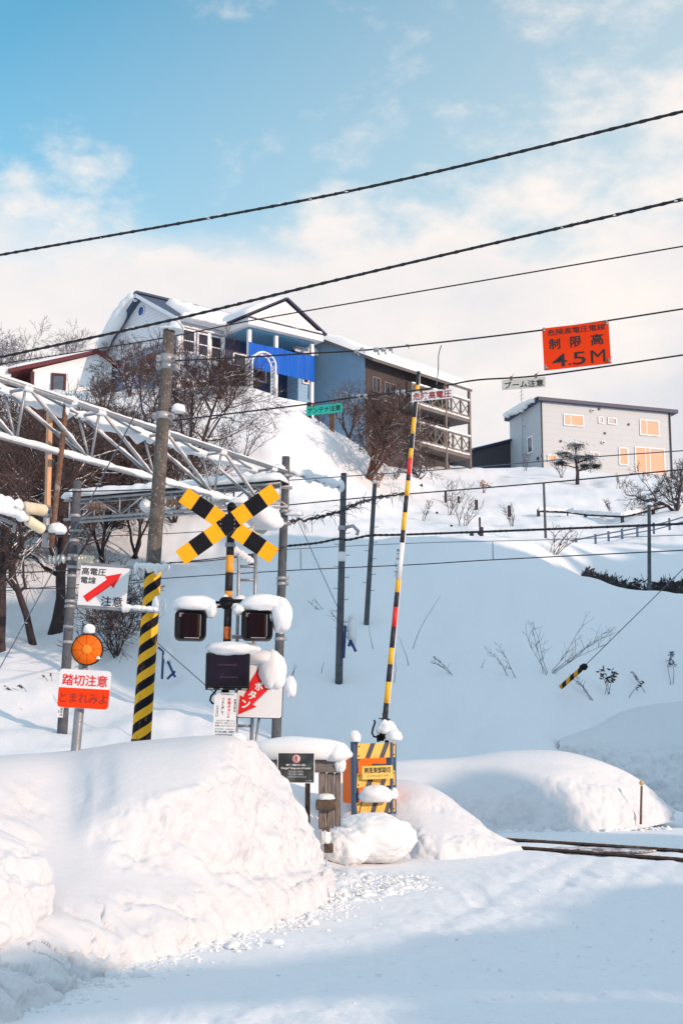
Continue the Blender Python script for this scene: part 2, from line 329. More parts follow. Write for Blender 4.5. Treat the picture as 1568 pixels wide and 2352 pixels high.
# ------------------------------------------------------------------ mesh builder
I4 = Matrix.Identity(4)
class MB:
    def __init__(s, M=None): s.v = []; s.f = []; s.m = []; s.uv = []; s.sm = []; s.st = []; s.M = M or I4
    def add(s, vs, fs, mi=0, uv=None, smooth=False, M=None):
        b = len(s.v); s.st.append((b, len(s.f))); T = s.M if M is None else M
        s.v += [T @ Vector(p) for p in vs]
        for i, f in enumerate(fs):
            s.f.append(tuple(b + q for q in f)); s.m.append(mi); s.sm.append(smooth)
            s.uv.append(uv[i] if uv else None)
        return s
    def box(s, c, d, mi=0, M=None, bev=0):
        x, y, z = d[0] / 2, d[1] / 2, d[2] / 2
        if bev:
            e = min(bev, x * .9, y * .9, z * .9)
            pr = [(-x + e, -z), (x - e, -z), (x, -z + e), (x, z - e), (x - e, z), (-x + e, z), (-x, z - e), (-x, -z + e)]
            vs = []
            for yy, k in ((-y, e), (-y + e, 0), (y - e, 0), (y, e)):
                for (a, b2) in pr:
                    vs.append((c[0] + a * (1 - k / x), c[1] + yy, c[2] + b2 * (1 - k / z)))
            fs = [tuple(range(7, -1, -1))[::-1]]
            for r in range(3):
                for i in range(8):
                    j = (i + 1) % 8; fs.append((r * 8 + i, (r + 1) * 8 + i, (r + 1) * 8 + j, r * 8 + j)[::-1])
            fs.append(tuple(24 + i for i in range(7, -1, -1)))
            return s.add(vs, fs, mi, M=M)
        vs = [(c[0] + a * x, c[1] + b * y, c[2] + g * z) for a in (-1, 1) for b in (-1, 1) for g in (-1, 1)]
        fs = [(0, 1, 3, 2), (4, 6, 7, 5), (0, 4, 5, 1), (2, 3, 7, 6), (0, 2, 6, 4), (1, 5, 7, 3)]
        return s.add(vs, fs, mi, M=M)
    def prism(s, poly, y0, y1, mi=0, side=None):
        """polygon of (x,z), counter-clockwise seen from -y, given thickness from y0 (front) to y1"""
        n = len(poly); vs = [(x, y0, z) for x, z in poly] + [(x, y1, z) for x, z in poly]
        s.add(vs, [tuple(range(n))], mi); 
        b = len(s.v) - 2 * n
        def pf(f, m): s.f.append(tuple(b + q for q in f)); s.m.append(m); s.sm.append(False); s.uv.append(None)
        pf(tuple(range(2 * n - 1, n - 1, -1)), mi if side is None else side)
        for i in range(n):
            j = (i + 1) % n; pf((i, i + n, j + n, j), mi if side is None else side)
        return s
    def poly3(s, pts, mi=0): return s.add(pts, [tuple(range(len(pts)))], mi)
    def slab(s, pts, th, mi=0, side=None):
        """a flat sheet (3D polygon) given thickness th along its normal (downwards from the points)"""
        a, b, c = (Vector(p) for p in pts[:3]); n = (b - a).cross(c - b).normalized()
        k = len(pts); q = [Vector(p) for p in pts]; vs = q + [p - n * th for p in q]
        fs = [tuple(range(k)), tuple(range(2 * k - 1, k - 1, -1))]
        s.add(vs, fs, mi); bb = len(s.v) - 2 * k
        for i in range(k):
            j = (i + 1) % k; s.f.append((bb + i, bb + i + k, bb + j + k, bb + j)); s.m.append(mi if side is None else side); s.sm.append(False); s.uv.append(None)
        return s
    def tube(s, pts, rad, n=8, mi=0, cap=True, smooth=True, uvlen=False):
        pts = [Vector(p) for p in pts]; k = len(pts)
        if not hasattr(rad, '__len__'): rad = [rad] * k
        t = (pts[1] - pts[0]).normalized()
        a = t.cross(Vector((0, 0, 1)) if abs(t.z) < .9 else Vector((0, 1, 0))).normalized()
        if uvlen: a = t.cross(Vector((0, 1, 0))).normalized()
        vs = []; dist = [0]
        for i in range(k):
            if 0 < i < k - 1: t = (pts[i + 1] - pts[i - 1]).normalized()
            elif i == k - 1: t = (pts[-1] - pts[-2]).normalized()
            a = (a - t * a.dot(t)).normalized(); b = t.cross(a)
            for j in range(n):
                w = 2 * math.pi * j / n; vs.append(pts[i] + (a * math.cos(w) + b * math.sin(w)) * rad[i])
            if i: dist.append(dist[-1] + (pts[i] - pts[i - 1]).length)
        fs = []; uv = []
        for i in range(k - 1):
            for j in range(n):
                q = (j + 1) % n; fs.append((i * n + j, i * n + q, (i + 1) * n + q, (i + 1) * n + j))
                uv.append(((j / n, dist[i]), ((j + 1) / n, dist[i]), ((j + 1) / n, dist[i + 1]), (j / n, dist[i + 1])))
        if cap:
            fs.append(tuple(range(n - 1, -1, -1))); fs.append(tuple((k - 1) * n + j for j in range(n))); uv += [None, None]
        return s.add(vs, fs, mi, uv, smooth)
    def lathe(s, prof, c, axis='Z', n=20, mi=0, smooth=True):
        """profile of (radius, along) turned about an axis through c; axis a vector or 'Z'/'Y'"""
        ax = Vector((0, 0, 1)) if axis == 'Z' else Vector((0, -1, 0)) if axis == 'Y' else Vector(axis).normalized()
        a = ax.cross(Vector((1, 0, 0)) if abs(ax.x) < .9 else Vector((0, 1, 0))).normalized(); b = ax.cross(a)
        vs = []; k = len(prof); c = Vector(c)
        for r, h in prof:
            for j in range(n):
                w = 2 * math.pi * j / n; vs.append(c + ax * h + (a * math.cos(w) + b * math.sin(w)) * max(r, 1e-4))
        fs = [(i * n + j, i * n + (j + 1) % n, (i + 1) * n + (j + 1) % n, (i + 1) * n + j) for i in range(k - 1) for j in range(n)]
        fs += [tuple(range(n - 1, -1, -1)), tuple((k - 1) * n + j for j in range(n))]
        return s.add(vs, fs, mi, None, smooth)
    def lump(s, c, r, seed=0, flat=.35, amp=.16, freq=1.6, nu=28, nv=16, mi=0, shear=(0, 0)):
        """an uneven cushion of snow: flattened below, lumpy above"""
        vs = []; rx, ry, rz = r
        for i in range(nv + 1):
            ph = math.pi * i / nv
            for j in range(nu):
                th = 2 * math.pi * j / nu
                d = Vector((math.sin(ph) * math.cos(th), math.sin(ph) * math.sin(th), math.cos(ph)))
                k = 1 + amp * (mnoise.noise(d * freq + Vector((seed * 3.7, seed * 1.3, seed * 2.1))) + .5 * mnoise.noise(d * freq * 2.3 + Vector((seed, 5, seed * 2))) + .26 * mnoise.noise(d * freq * 5 + Vector((seed, 9, seed))) + .16 * mnoise.noise(d * freq * 11 + Vector((seed, 2, seed))))
                p = Vector((d.x * rx * k, d.y * ry * k, d.z * rz * k))
                if p.z < -flat * rz: p.z = -flat * rz - .06 * rz * k
                p.x += shear[0] * p.z; p.y += shear[1] * p.z
                vs.append((c[0] + p.x, c[1] + p.y, c[2] + p.z))
        fs = [((i + 1) * nu + j, (i + 1) * nu + (j + 1) % nu, i * nu + (j + 1) % nu, i * nu + j) for i in range(nv) for j in range(nu)]
        return s.add(vs, fs, mi, None, True)
    def ridge(s, pts, w, h, seed=0, n=12, droop=.15, var=.35, mi=0, step=None, fr=3.0):
        """snow lying along a bar: a domed strip following the points, thick and thin by turns"""
        pts = [Vector(p) for p in pts]
        tot = sum((b - a).length for a, b in zip(pts, pts[1:])); step = step or max(tot / 60, .04)
        q = []
        for a, b in zip(pts, pts[1:]):
            m = max(1, int((b - a).length / step))
            q += [a.lerp(b, i / m) for i in range(m)]
        q.append(pts[-1]); vs = []; k = len(q)
        for i, p in enumerate(q):
            t = (q[min(i + 1, k - 1)] - q[max(i - 1, 0)]).normalized(); sd = t.cross(Vector((0, 0, 1))).normalized(); up = sd.cross(t)
            e = min(1, (min(i, k - 1 - i) + .25) * step / max(h, .01)); e = math.sqrt(max(0, 1 - (1 - e) ** 2)) if e < 1 else 1
            q1 = mnoise.noise(p * fr + Vector((seed, 0, 0))); q2 = mnoise.noise(p * fr * 2.2 + Vector((0, seed, 0)))
            hh = h * e * (1 + var * (q1 + .6 * q2)); ww = w * .5 * (.4 + .6 * e) * (1 + .5 * var * q2)
            for j in range(n):
                a = 2 * math.pi * j / n
                x = math.cos(a) * ww; z = math.sin(a)
                z = z * hh if z > 0 else z * droop * hh * (1 + q1)
                vs.append(p + sd * x + up * z)
        fs = [(i * n + j, i * n + (j + 1) % n, (i + 1) * n + (j + 1) % n, (i + 1) * n + j) for i in range(k - 1) for j in range(n)]
        fs += [tuple(range(n - 1, -1, -1)), tuple((k - 1) * n + j for j in range(n))]
        return s.add(vs, fs, mi, None, True)
    def text(s, string, cx, cz, w, h, y=0, mi=0, bold=0):
        vs, fs = glyphs(string, bold)
        return s.add([(cx + (x - .5) * w, y, cz + (z - .5) * h) for x, z in vs], fs, mi)
    def vtext(s, string, cx, ztop, size, y=0, mi=0, bold=0, gap=1.0):
        for i, ch in enumerate(string):
            s.text(ch, cx, ztop - (i + .5) * size * gap, size * .92, size * .92, y, mi, bold)
        return s
    def build(s, name, mats, parent=None, origin=None):
        if name in ('snow_cap', 'snow_clump', 'snow_pad', 'roof_snow', 'snow') and parent and 1 < len(s.st) < 40:
            first = None; ends = s.st[1:] + [(len(s.v), len(s.f))]
            for (v0, f0), (v1, f1) in zip(s.st, ends):
                q = MB(); q.v = s.v[v0:v1]; q.f = [tuple(i - v0 for i in f) for f in s.f[f0:f1]]; q.m = s.m[f0:f1]; q.uv = s.uv[f0:f1]; q.sm = s.sm[f0:f1]
                o = q.build(name, mats, parent); first = first or o
            return first
        if not isinstance(mats, (list, tuple)): mats = [mats]
        wl = WL.get(parent.name, Vector()) if parent else Vector(origin) if origin is not None else Vector()
        me = bpy.data.meshes.new(name)
        me.from_pydata([tuple(p - wl) for p in s.v], [], s.f)
        for m in mats: me.materials.append(m)
        me.polygons.foreach_set('material_index', s.m); me.polygons.foreach_set('use_smooth', s.sm)
        if any(u is not None for u in s.uv):
            ul = me.uv_layers.new(name='UVMap'); arr = []
            for f, u in zip(s.f, s.uv): arr += [c for q in u for c in q] if u else [0.0] * (2 * len(f))
            ul.data.foreach_set('uv', arr)
        me.update()
        o = bpy.data.objects.new(name, me); COL.objects.link(o)
        if parent: o.parent = parent; WL[o.name] = wl
        else: o.location = wl; WL[o.name] = wl
        return o
WL = {}
GC = {}
def glyphs(string, bold=0):
    key = (string, bold)
    if key in GC: return GC[key]
    c = bpy.data.curves.new('lettering', 'FONT'); c.body = string; c.offset = bold; c.resolution_u = 4
    o = bpy.data.objects.new('lettering', c); COL.objects.link(o)
    dg = bpy.context.evaluated_depsgraph_get(); me = bpy.data.meshes.new_from_object(o.evaluated_get(dg))
    v = np.array([(p.co.x, p.co.y) for p in me.vertices]); fs = [tuple(p.vertices) for p in me.polygons]
    lo, hi = v.min(0), v.max(0); v = (v - lo) / np.maximum(hi - lo, 1e-6)
    bpy.data.objects.remove(o); bpy.data.curves.remove(c); bpy.data.meshes.remove(me)
    GC[key] = ([tuple(p) for p in v], fs); return GC[key]

def thing(name, label, cat, loc, group=None):
    o = bpy.data.objects.new(name, None); COL.objects.link(o); o.empty_display_size = .2
    o.location = loc; WL[o.name] = Vector(loc); return tag(o, label, cat, group)
def tag(o, label, cat, group=None, kind=None):
    o['label'] = label; o['category'] = cat
    if group: o['group'] = group
    if kind: o['kind'] = kind
    return o
def struct(o, label=None):
    o['kind'] = 'structure'
    if label: o['label'] = label
    return o
def frame(px, py, Y, roll=0, yaw=0):
    """a sign's own frame: x right, z up, -y to the viewer, one unit = one picture pixel at that distance"""
    k = kpx(py, Y)
    return Matrix.Translation(P(px, py, Y)) @ Matrix.Rotation(R(yaw), 4, 'Z') @ Matrix.Rotation(R(roll), 4, 'Y') @ Matrix.Scale(k, 4)
def rrect(w, h, r, n=5):
    p = []
    for cx, cz, a0 in ((w / 2 - r, -h / 2 + r, -90), (w / 2 - r, h / 2 - r, 0), (-w / 2 + r, h / 2 - r, 90), (-w / 2 + r, -h / 2 + r, 180)):
        for i in range(n + 1):
            a = R(a0 + 90 * i / n); p.append((cx + r * math.cos(a), cz + r * math.sin(a)))
    return p

# ------------------------------------------------------------------ terrain
HC = [  # px, py, distance : points of the snow surface beyond the line
    (-600, 1715, 31), (0, 1714, 31), (400, 1714, 31), (800, 1728, 31), (1200, 1762, 31), (1500, 1852, 31), (1900, 1860, 31),
    (-600, 1650, 34), (0, 1688, 34), (640, 1684, 34), (1000, 1690, 34), (1250, 1712, 34), (1440, 1842, 35), (1560, 1850, 35.5), (2000, 1850, 34),
    (140, 1600, 36.5), (0, 1540, 38), (450, 1540, 38), (785, 1535, 37.5), (1150, 1545, 38), (1350, 1590, 38), (1480, 1640, 39.5), (1600, 1650, 40),
    (-300, 1430, 42), (0, 1440, 41.5), (400, 1430, 42), (845, 1432, 41.5), (1150, 1420, 42), (1330, 1315, 44.6), (1420, 1347, 43.6), (1500, 1368, 43), (1620, 1385, 43), (1420, 1480, 41.2), (1550, 1500, 41.2),
    (1380, 1352, 46), (1450, 1385, 46), (1560, 1398, 46), (1420, 1325, 49), (1560, 1322, 49), (1300, 1262, 50), (1420, 1262, 53), (1560, 1222, 56), (1700, 1200, 57),
    (1000, 1276, 46), (700, 1278, 46.5), (1200, 1270, 46), (1000, 1238, 52), (1200, 1238, 52),
    (1010, 1180, 62), (1169, 1174, 66), (1303, 1180, 66), (1429, 1190, 66), (1552, 1160, 66),
    (1000, 1120, 72), (1200, 1128, 76), (1400, 1135, 76), (1560, 1128, 78),
    (1090, 1076, 90), (1200, 1078, 97), (1400, 1086, 96), (1545, 1098, 94), (1700, 1108, 94),
    (900, 1098, 78), (1000, 1090, 82),
    (510, 893, 76), (576, 899, 75), (638, 909, 74), (683, 934, 73), (755, 985, 72), (800, 1021, 71), (840, 1092, 70),
    (600, 1000, 65), (560, 1100, 59), (700, 1110, 61), (640, 1200, 52), (450, 1250, 50), (780, 1180, 56), (880, 1180, 60),
    (0, 905, 82), (120, 898, 80), (250, 895, 80), (400, 900, 78), (0, 1010, 66), (220, 1010, 66), (400, 1020, 64), (0, 1150, 54), (250, 1160, 54), (0, 1300, 46), (250, 1310, 46)]
def build_hill():
    pts = [P(*c) for c in HC]
    pts += [Vector(p) for p in ((-13, 88, 24.5), (-5, 90, 23), (3, 92, 21.5), (10, 96, 21.5), (-16, 95, 24.5), (-60, 150, 25), (0, 150, 24), (60, 150, 22.5), (130, 150, 21), (-60, 31, 2), (-60, 60, 11), (-60, 95, 22), (60, 31, .6), (60, 45, 5), (60, 75, 14), (70, 105, 20))]
    A = np.array([tuple(p) for p in pts]); n = len(A)
    D = np.hypot(A[:, None, 0] - A[None, :, 0], A[:, None, 1] - A[None, :, 1])
    K = np.sqrt(D ** 2 + 1.5 ** 2) * -1
    M = np.zeros((n + 3, n + 3)); M[:n, :n] = K - np.eye(n) * .02; M[:n, n] = 1; M[:n, n + 1:] = A[:, :2]; M[n, :n] = 1; M[n + 1:, :n] = A[:, :2].T
    w = np.linalg.solve(M, np.r_[A[:, 2], 0, 0, 0])
    def f(x, y):
        x = np.asarray(x, float); y = np.asarray(y, float); sh = x.shape; x = x.ravel(); y = y.ravel(); o = np.empty_like(x)
        for i in range(0, len(x), 20000):
            xx, yy = x[i:i + 20000], y[i:i + 20000]
            r = -np.sqrt((xx[:, None] - A[None, :, 0]) ** 2 + (yy[:, None] - A[None, :, 1]) ** 2 + 1.5 ** 2)
            o[i:i + 20000] = r @ w[:n] + w[n] + w[n + 1] * xx + w[n + 2] * yy
        return o.reshape(sh)
    return f
hill_f = build_hill()
WX, WY = -LY, LX                    # across the light: w = x*WX + y*WY
def near_z(x, y):
    z = .32 * sstep(14, 25, y)
    # deep snow on the left of the road, behind the ploughed bank
    left = sstep(-.4, -2.6, x - .25 * (y - 17)) * sstep(13, 19, y)
    z = z + left * 1.12
    edge = -2.4 + (y - 9) * .34
    z = z + .5 * sstep(.2, -3.5, x - edge) * (1 - sstep(16, 20, y))
    return z
def ground_z(x, y, detail=False):
    x = np.asarray(x, float); y = np.asarray(y, float)
    nz = near_z(x, y)
    b = sstep(27.5, 32, y)
    hz = hill_f(np.clip(x, -60, 70), np.clip(y, 27, 150))
    z = nz * (1 - b) + hz * b
    # unseen rise added on the right, its outline shaped to shade the lower slope
    w = x * LY * -1 * -1 if False else x * .643 + y * .766
    u = -x * .766 + y * .643
    H = np.interp(w, [8, 18.6, 19.6, 21.6, 22.4, 24.0, 25.2, 33, 36, 43, 60, 90], [0, 1, 13.4, 13.8, 9.2, 9.2, 24, 28.5, 26.8, 24, 23.5, 17])
    H = H + sstep(25, 28, w) * (1.5 * vnoise(w * .55, 3.0) + 1.0 * vnoise(w * 1.4, 7.0))
    z = z + H * sstep(-20, -27, u) * sstep(-90, -60, u)
    if detail:
        far = sstep(30, 60, y)
        z = z + (.012 + .0 * far) * fbm(x * 1.3, y * 1.3, 1.0, 4) * (1 - far) + (.20 * fbm(x * .35, y * .35, 3.0, 4) + .045 * fbm(x * 1.4, y * 1.4, 6.0, 4)) * sstep(26, 34, y) + .05 * sstep(44, 55, y) * fbm(x * 1.2, y * 1.2, 5.0, 3)
        # trodden, lumpy snow before the barrier and along the foot of the bank
        tr = np.exp(-(((x - .35) / .75) ** 2 + ((y - 17.6) / 1.0) ** 2)); z = z + tr * (.075 * np.abs(fbm(x * 3.6, y * 2.6, 4.0, 4)) + .03 * fbm(x * 11, y * 8, 6.0, 3))
        # tyre tracks: shallow ruts along the road
        rd = x - (y - 9) * .36
        road = sstep(-2.0, -1.2, rd) * (1 - sstep(18, 24, y))
        for c0, wd, dp in ((-.9, .14, .034), (-.45, .12, .022), (.35, .16, .030), (.8, .12, .02), (1.25, .15, .032), (1.9, .13, .02), (2.6, .16, .030), (3.3, .13, .02), (4.1, .2, .03)):
            z = z - road * .6 * dp * np.exp(-((rd - c0 - .12 * vnoise(y * .25, c0 * 9)) / wd) ** 2)
        z = z - road * .016 * sstep(.52, .66, vnoise(x * 2.6, y * 1.7, 11.0)) + road * (.010 * fbm(x * 7, y * 2.4, 2.0, 4) + .012 * np.clip(fbm(x * 2.1 + y * .7, y * 1.1, 8.0, 3), 0, 1))
    return z
def gz(x, y): return float(ground_z(np.array([x]), np.array([y]))[0])
def G(px, Y, sink=0.0):
    """the ground point seen in picture column px at distance Y"""
    x = (px - 784) / FPX * Y
    for _ in range(4):
        z = gz(x, Y); f = Y * cp + (z - EYE) * sp; x = (px - 784) / FPX * f
    return Vector((x, Y, gz(x, Y) - sink))

def build_ground():
    a = np.concatenate([np.arange(-180, -24, 3.0), np.arange(-24, 24, .13), np.arange(24, 60, 1.5), np.arange(60, 125, .6), np.arange(125, 180.1, 2.5)])
    r = [2.0]
    while r[-1] < 1200:
        q = r[-1]; r.append(q * (1.0055 if 7 < q < 32 else 1.011 if q < 70 else 1.018 if q < 130 else 1.08) if q > 7 else q * 1.06)
    r = np.array(r); A, Q = np.meshgrid(np.radians(a), r)
    X = Q * np.sin(A); Y = Q * np.cos(A); Z = ground_z(X, Y, True)
    nr, na = X.shape
    V = np.stack([X, Y, Z], -1).reshape(-1, 3)
    i = np.arange(nr - 1)[:, None] * na + np.arange(na - 1)[None, :]
    F = np.stack([i, i + na, i + na + 1, i + 1], -1).reshape(-1, 4)[:, ::-1]
    me = bpy.data.meshes.new('ground')
    c = len(V); V = np.vstack([V, [[0, 0, 0]]])
    fan = [(c, k + 1, k)[::-1] for k in range(na - 1)]
    me.from_pydata(V.tolist(), [], F.tolist() + fan)
    me.polygons.foreach_set('use_smooth', [True] * len(me.polygons))
    g = me.attributes.new('grit', 'FLOAT', 'POINT')
    gy, gx = V[:, 1], V[:, 0]
    rd = gx - (gy - 9) * .36
    grit = .55 * sstep(-1.8, -.6, rd) * (1 - sstep(19, 27, gy)) + .9 * sstep(18.5, 21, gy) * (1 - sstep(26, 30, gy)) * sstep(1.5, 4, gx)
    # dirty cut face on the far right, beyond the crossing
    grit = grit + .9 * sstep(31, 34, gy) * (1 - sstep(38, 39.5, gy)) * sstep(6.2, 7.4, gx)
    g.data.foreach_set('value', grit)
    me.materials.append(GROUNDSNOW); me.update()
    o = bpy.data.objects.new('ground', me); COL.objects.link(o)
    return struct(o, 'snow-covered ground, road and hillside')
build_ground()

# ------------------------------------------------------------------ ploughed snow banks
def catmull(a, b, c, d, t):
    return .5 * ((2 * b) + (-a + c) * t + (2 * a - 5 * b + 4 * c - d) * t * t + (-a + 3 * b - 3 * c + d) * t ** 3)
def loft(stations, ns, nr):
    A = np.array(stations, float)       # stations x rows x 3
    def resample(A, n):
        k = len(A); out = []
        for q in np.linspace(0, k - 1, n):
            i = min(int(q), k - 2); t = q - i
            out.append(catmull(A[max(i - 1, 0)], A[i], A[i + 1], A[min(i + 2, k - 1)], t))
        return np.array(out)
    A = resample(A, ns)
    return resample(A.transpose(1, 0, 2), nr).transpose(1, 0, 2)
def bank(name, label, stations, ns, nr, rough, sinkrow=(0,), mat_=None, gritf=None, smoothtop=.25):
    st = []
    for s in stations:
        row = [np.array(P(*p)) for p in s]
        if ns > 300: row = [row[0] + np.array((.05, -.05, -.25))] + row
        for q in sinkrow: row[q][2] -= .12
        row[-1][2] -= .15
        st.append(row)
    V = loft(st, ns, nr)
    dS = np.gradient(V, axis=0); dR = np.gradient(V, axis=1)
    n = np.cross(dS, dR); n /= np.maximum(np.linalg.norm(n, axis=2, keepdims=True), 1e-9)
    if n[..., 2].mean() < 0: n = -n
    x, y, z = V[..., 0], V[..., 1], V[..., 2]
    flat = np.clip(n[..., 2], 0, 1)                           # 1 = level top
    row = np.linspace(0, 1, nr)[None, :]
    face = (1 - sstep(.55, .9, flat))
    lump_ = fbm(x * 2.2, y * 2.2, z * 2.2, 4)
    pit = np.abs(fbm(x * 4.2 + 3, y * 4.2, z * 3.0, 3)); pit = np.clip(.42 - pit, -.3, .42)
    chunk = fbm(x * 9, y * 9, z * 7, 3)
    d = rough * (face * (.75 * lump_ - .75 * np.maximum(pit, 0) + .10 * chunk) + smoothtop * (1 - face) * .6 * fbm(x * .8, y * .8, z * .8, 3))
    apron = sstep(.02, .06, row) * (1 - sstep(.22, .36, row)) if nr > 150 else 0 * row
    foot = np.abs(fbm(x * 3.4, y * 3.4, 7.0, 3)); rub = fbm(x * 12, y * 12, z * 9, 3)
    if ns > 300: d = d * (1 - .8 * apron) * (1 - .45 * sstep(.55, .8, np.linspace(0, 1, ns))[:, None])
    d = d + apron * (.05 * fbm(x * 3, y * 3, 2, 3) - .30 * np.clip(.20 - foot, 0, .2) + .03 * rub * (1 - sstep(.08, .25, row)))
    streak = fbm(x * 7, y * 7, z * 1.6, 3); d = d + rough * face * .16 * streak
    fade = sstep(0, .06, row) * sstep(1, .9, row)
    V = V + n * (d * fade)[..., None]
    me = bpy.data.meshes.new(name)
    i = np.arange(ns - 1)[:, None] * nr + np.arange(nr - 1)[None, :]
    F = np.stack([i, i + nr, i + nr + 1, i + 1], -1).reshape(-1, 4)
    me.from_pydata(V.reshape(-1, 3).tolist(), [], F.tolist())
    me.polygons.foreach_set('use_smooth', [True] * len(F))
    g = me.attributes.new('grit', 'FLOAT', 'POINT')
    gv = gritf(V, n) if gritf else np.zeros(V.shape[:2])
    g.data.foreach_set('value', np.ascontiguousarray(gv.reshape(-1)))
    me.materials.append(mat_ or BANKSNOW); me.update()
    o = bpy.data.objects.new(name, me); COL.objects.link(o)
    struct(o, label); o['category'] = 'snow bank'
    return o
B1 = [
    [(-420, 2420, 7.2), (-420, 2280, 8), (-420, 2100, 9.5), (-420, 1980, 10.2), (-420, 1880, 11), (-420, 1765, 12.5), (-420, 1750, 15), (-420, 1760, 19)],
    [(-160, 2375, 8.2), (-150, 2230, 9.2), (-130, 2085, 10.5), (-120, 1975, 11), (-110, 1870, 11.6), (-100, 1752, 13), (-100, 1745, 15), (-100, 1760, 19)],
    [(60, 2290, 9.3), (75, 2160, 10.3), (95, 2060, 11.3), (108, 1972, 12.1), (122, 1888, 12.9), (120, 1744, 14.4), (120, 1738, 16), (120, 1762, 19)],
    [(170, 2255, 10.1), (190, 2130, 11.0), (200, 2030, 11.9), (208, 1958, 12.5), (218, 1860, 13.1), (225, 1730, 14.5), (225, 1725, 16.2), (225, 1762, 19)],
    [(255, 2218, 10.8), (275, 2095, 11.6), (288, 2008, 12.4), (295, 1925, 12.8), (304, 1818, 13.3), (310, 1719, 14.5), (310, 1713, 16.5), (310, 1762, 19)],
    [(420, 2160, 12), (450, 2065, 12.7), (468, 1995, 13.3), (478, 1890, 13.5), (488, 1785, 13.9), (490, 1702, 15), (480, 1701, 16.5), (480, 1762, 19)],
    [(580, 2100, 13.5), (598, 2035, 14), (604, 1990, 14.4), (602, 1897, 14.7), (592, 1800, 15.1), (565, 1709, 15.8), (560, 1706, 17), (540, 1770, 19)],
    [(706, 2050, 15), (704, 2018, 15.4), (692, 1988, 15.7), (678, 1908, 15.95), (652, 1825, 16.3), (610, 1748, 16.8), (575, 1727, 17.6), (560, 1790, 19)],
    [(752, 2008, 16.4), (744, 1995, 16.6), (734, 1978, 16.8), (722, 1932, 17), (700, 1876, 17.2), (662, 1812, 17.5), (620, 1778, 18.2), (600, 1815, 19.3)],
    [(752, 1985, 17.6), (744, 1975, 17.7), (734, 1957, 17.9), (718, 1927, 18.1), (694, 1894, 18.3), (668, 1864, 18.5), (640, 1847, 18.9), (630, 1850, 19.5)]]
bank('snow_bank', 'long ploughed snow bank in front of the striped pole', B1, 330, 210, .16,
     gritf=lambda V, n: 1.0 * sstep(-1.4, -.6, V[..., 0]) * sstep(.25, .5, V[..., 2]) * (1 - sstep(1.1, 1.5, V[..., 2])) * sstep(.85, .5, n[..., 2]))
B1b = [
    [(-330, 2260, 8.3), (-330, 2150, 8.8), (-320, 2020, 9.4), (-310, 1920, 9.9), (-300, 1890, 10.6), (-300, 1920, 11.6)],
    [(-120, 2200, 9.2), (-110, 2110, 9.6), (-100, 2010, 10), (-90, 1925, 10.4), (-80, 1890, 11), (-70, 1940, 11.8)],
    [(0, 2140, 10), (10, 2090, 10.2), (15, 2020, 10.4), (15, 1955, 10.7), (10, 1920, 11.1), (10, 1960, 11.8)],
    [(60, 2120, 10.4), (68, 2080, 10.5), (70, 2040, 10.7), (66, 1985, 10.9), (58, 1952, 11.2), (50, 1980, 11.8)],
    [(92, 2080, 10.9), (94, 2060, 11), (93, 2040, 11.05), (92, 2015, 11.2), (90, 1998, 11.4), (88, 2005, 11.7)]]
bank('snow_bank', 'rounded snow heap at the left edge before the long bank', B1b, 150, 110, .14)
B2 = [
    [(760, 1950, 20.9), (760, 1900, 21.2), (760, 1850, 21.5), (770, 1800, 22), (780, 1830, 23.6)],
    [(930, 1970, 20.3), (928, 1920, 20.5), (924, 1860, 20.9), (915, 1790, 21.8), (915, 1830, 23.5)],
    [(1012, 1980, 20.1), (1008, 1935, 20.3), (1003, 1880, 20.8), (995, 1810, 21.6), (985, 1850, 23.3)],
    [(1100, 1972, 20.4), (1094, 1945, 20.6), (1086, 1905, 20.9), (1068, 1860, 21.5), (1050, 1890, 23)],
    [(1168, 1958, 20.9), (1160, 1948, 21), (1150, 1932, 21.2), (1130, 1910, 21.5), (1100, 1920, 22.6)],
    [(1205, 1946, 21.3), (1200, 1944, 21.35), (1192, 1940, 21.4), (1180, 1934, 21.6), (1160, 1934, 22.1)]]
bank('snow_bank', 'sloping snow bank behind the barrier fence ending at the rails', B2, 160, 110, .10)
B3 = [
    [(780, 1850, 25.6), (780, 1820, 25.8), (780, 1780, 26.2), (780, 1764, 26.8), (780, 1790, 29.5)],
    [(920, 1870, 25.2), (920, 1815, 25.5), (920, 1770, 26), (920, 1750, 26.8), (920, 1785, 29.5)],
    [(1050, 1900, 25), (1050, 1835, 25.3), (1050, 1775, 25.9), (1050, 1741, 26.8), (1050, 1785, 29.5)],
    [(1180, 1910, 24.8), (1180, 1835, 25.1), (1180, 1765, 25.7), (1180, 1725, 26.8), (1180, 1785, 29.5)],
    [(1305, 1910, 24.8), (1302, 1835, 25.1), (1298, 1765, 25.7), (1290, 1727, 26.8), (1280, 1785, 29.5)],
    [(1410, 1898, 25.2), (1408, 1840, 25.5), (1402, 1790, 26), (1390, 1755, 26.8), (1370, 1800, 29.5)],
    [(1500, 1882, 25.9), (1496, 1855, 26.1), (1486, 1822, 26.5), (1470, 1795, 27), (1440, 1820, 29)],
    [(1556, 1868, 26.6), (1552, 1864, 26.7), (1546, 1858, 26.9), (1535, 1856, 27.2), (1505, 1850, 28.5)]]
bank('snow_bank', 'broad snow bank beyond the rails holding the reflector stake', B3, 220, 110, .09,
     gritf=lambda V, n: .5 * sstep(.7, .4, V[..., 2]))
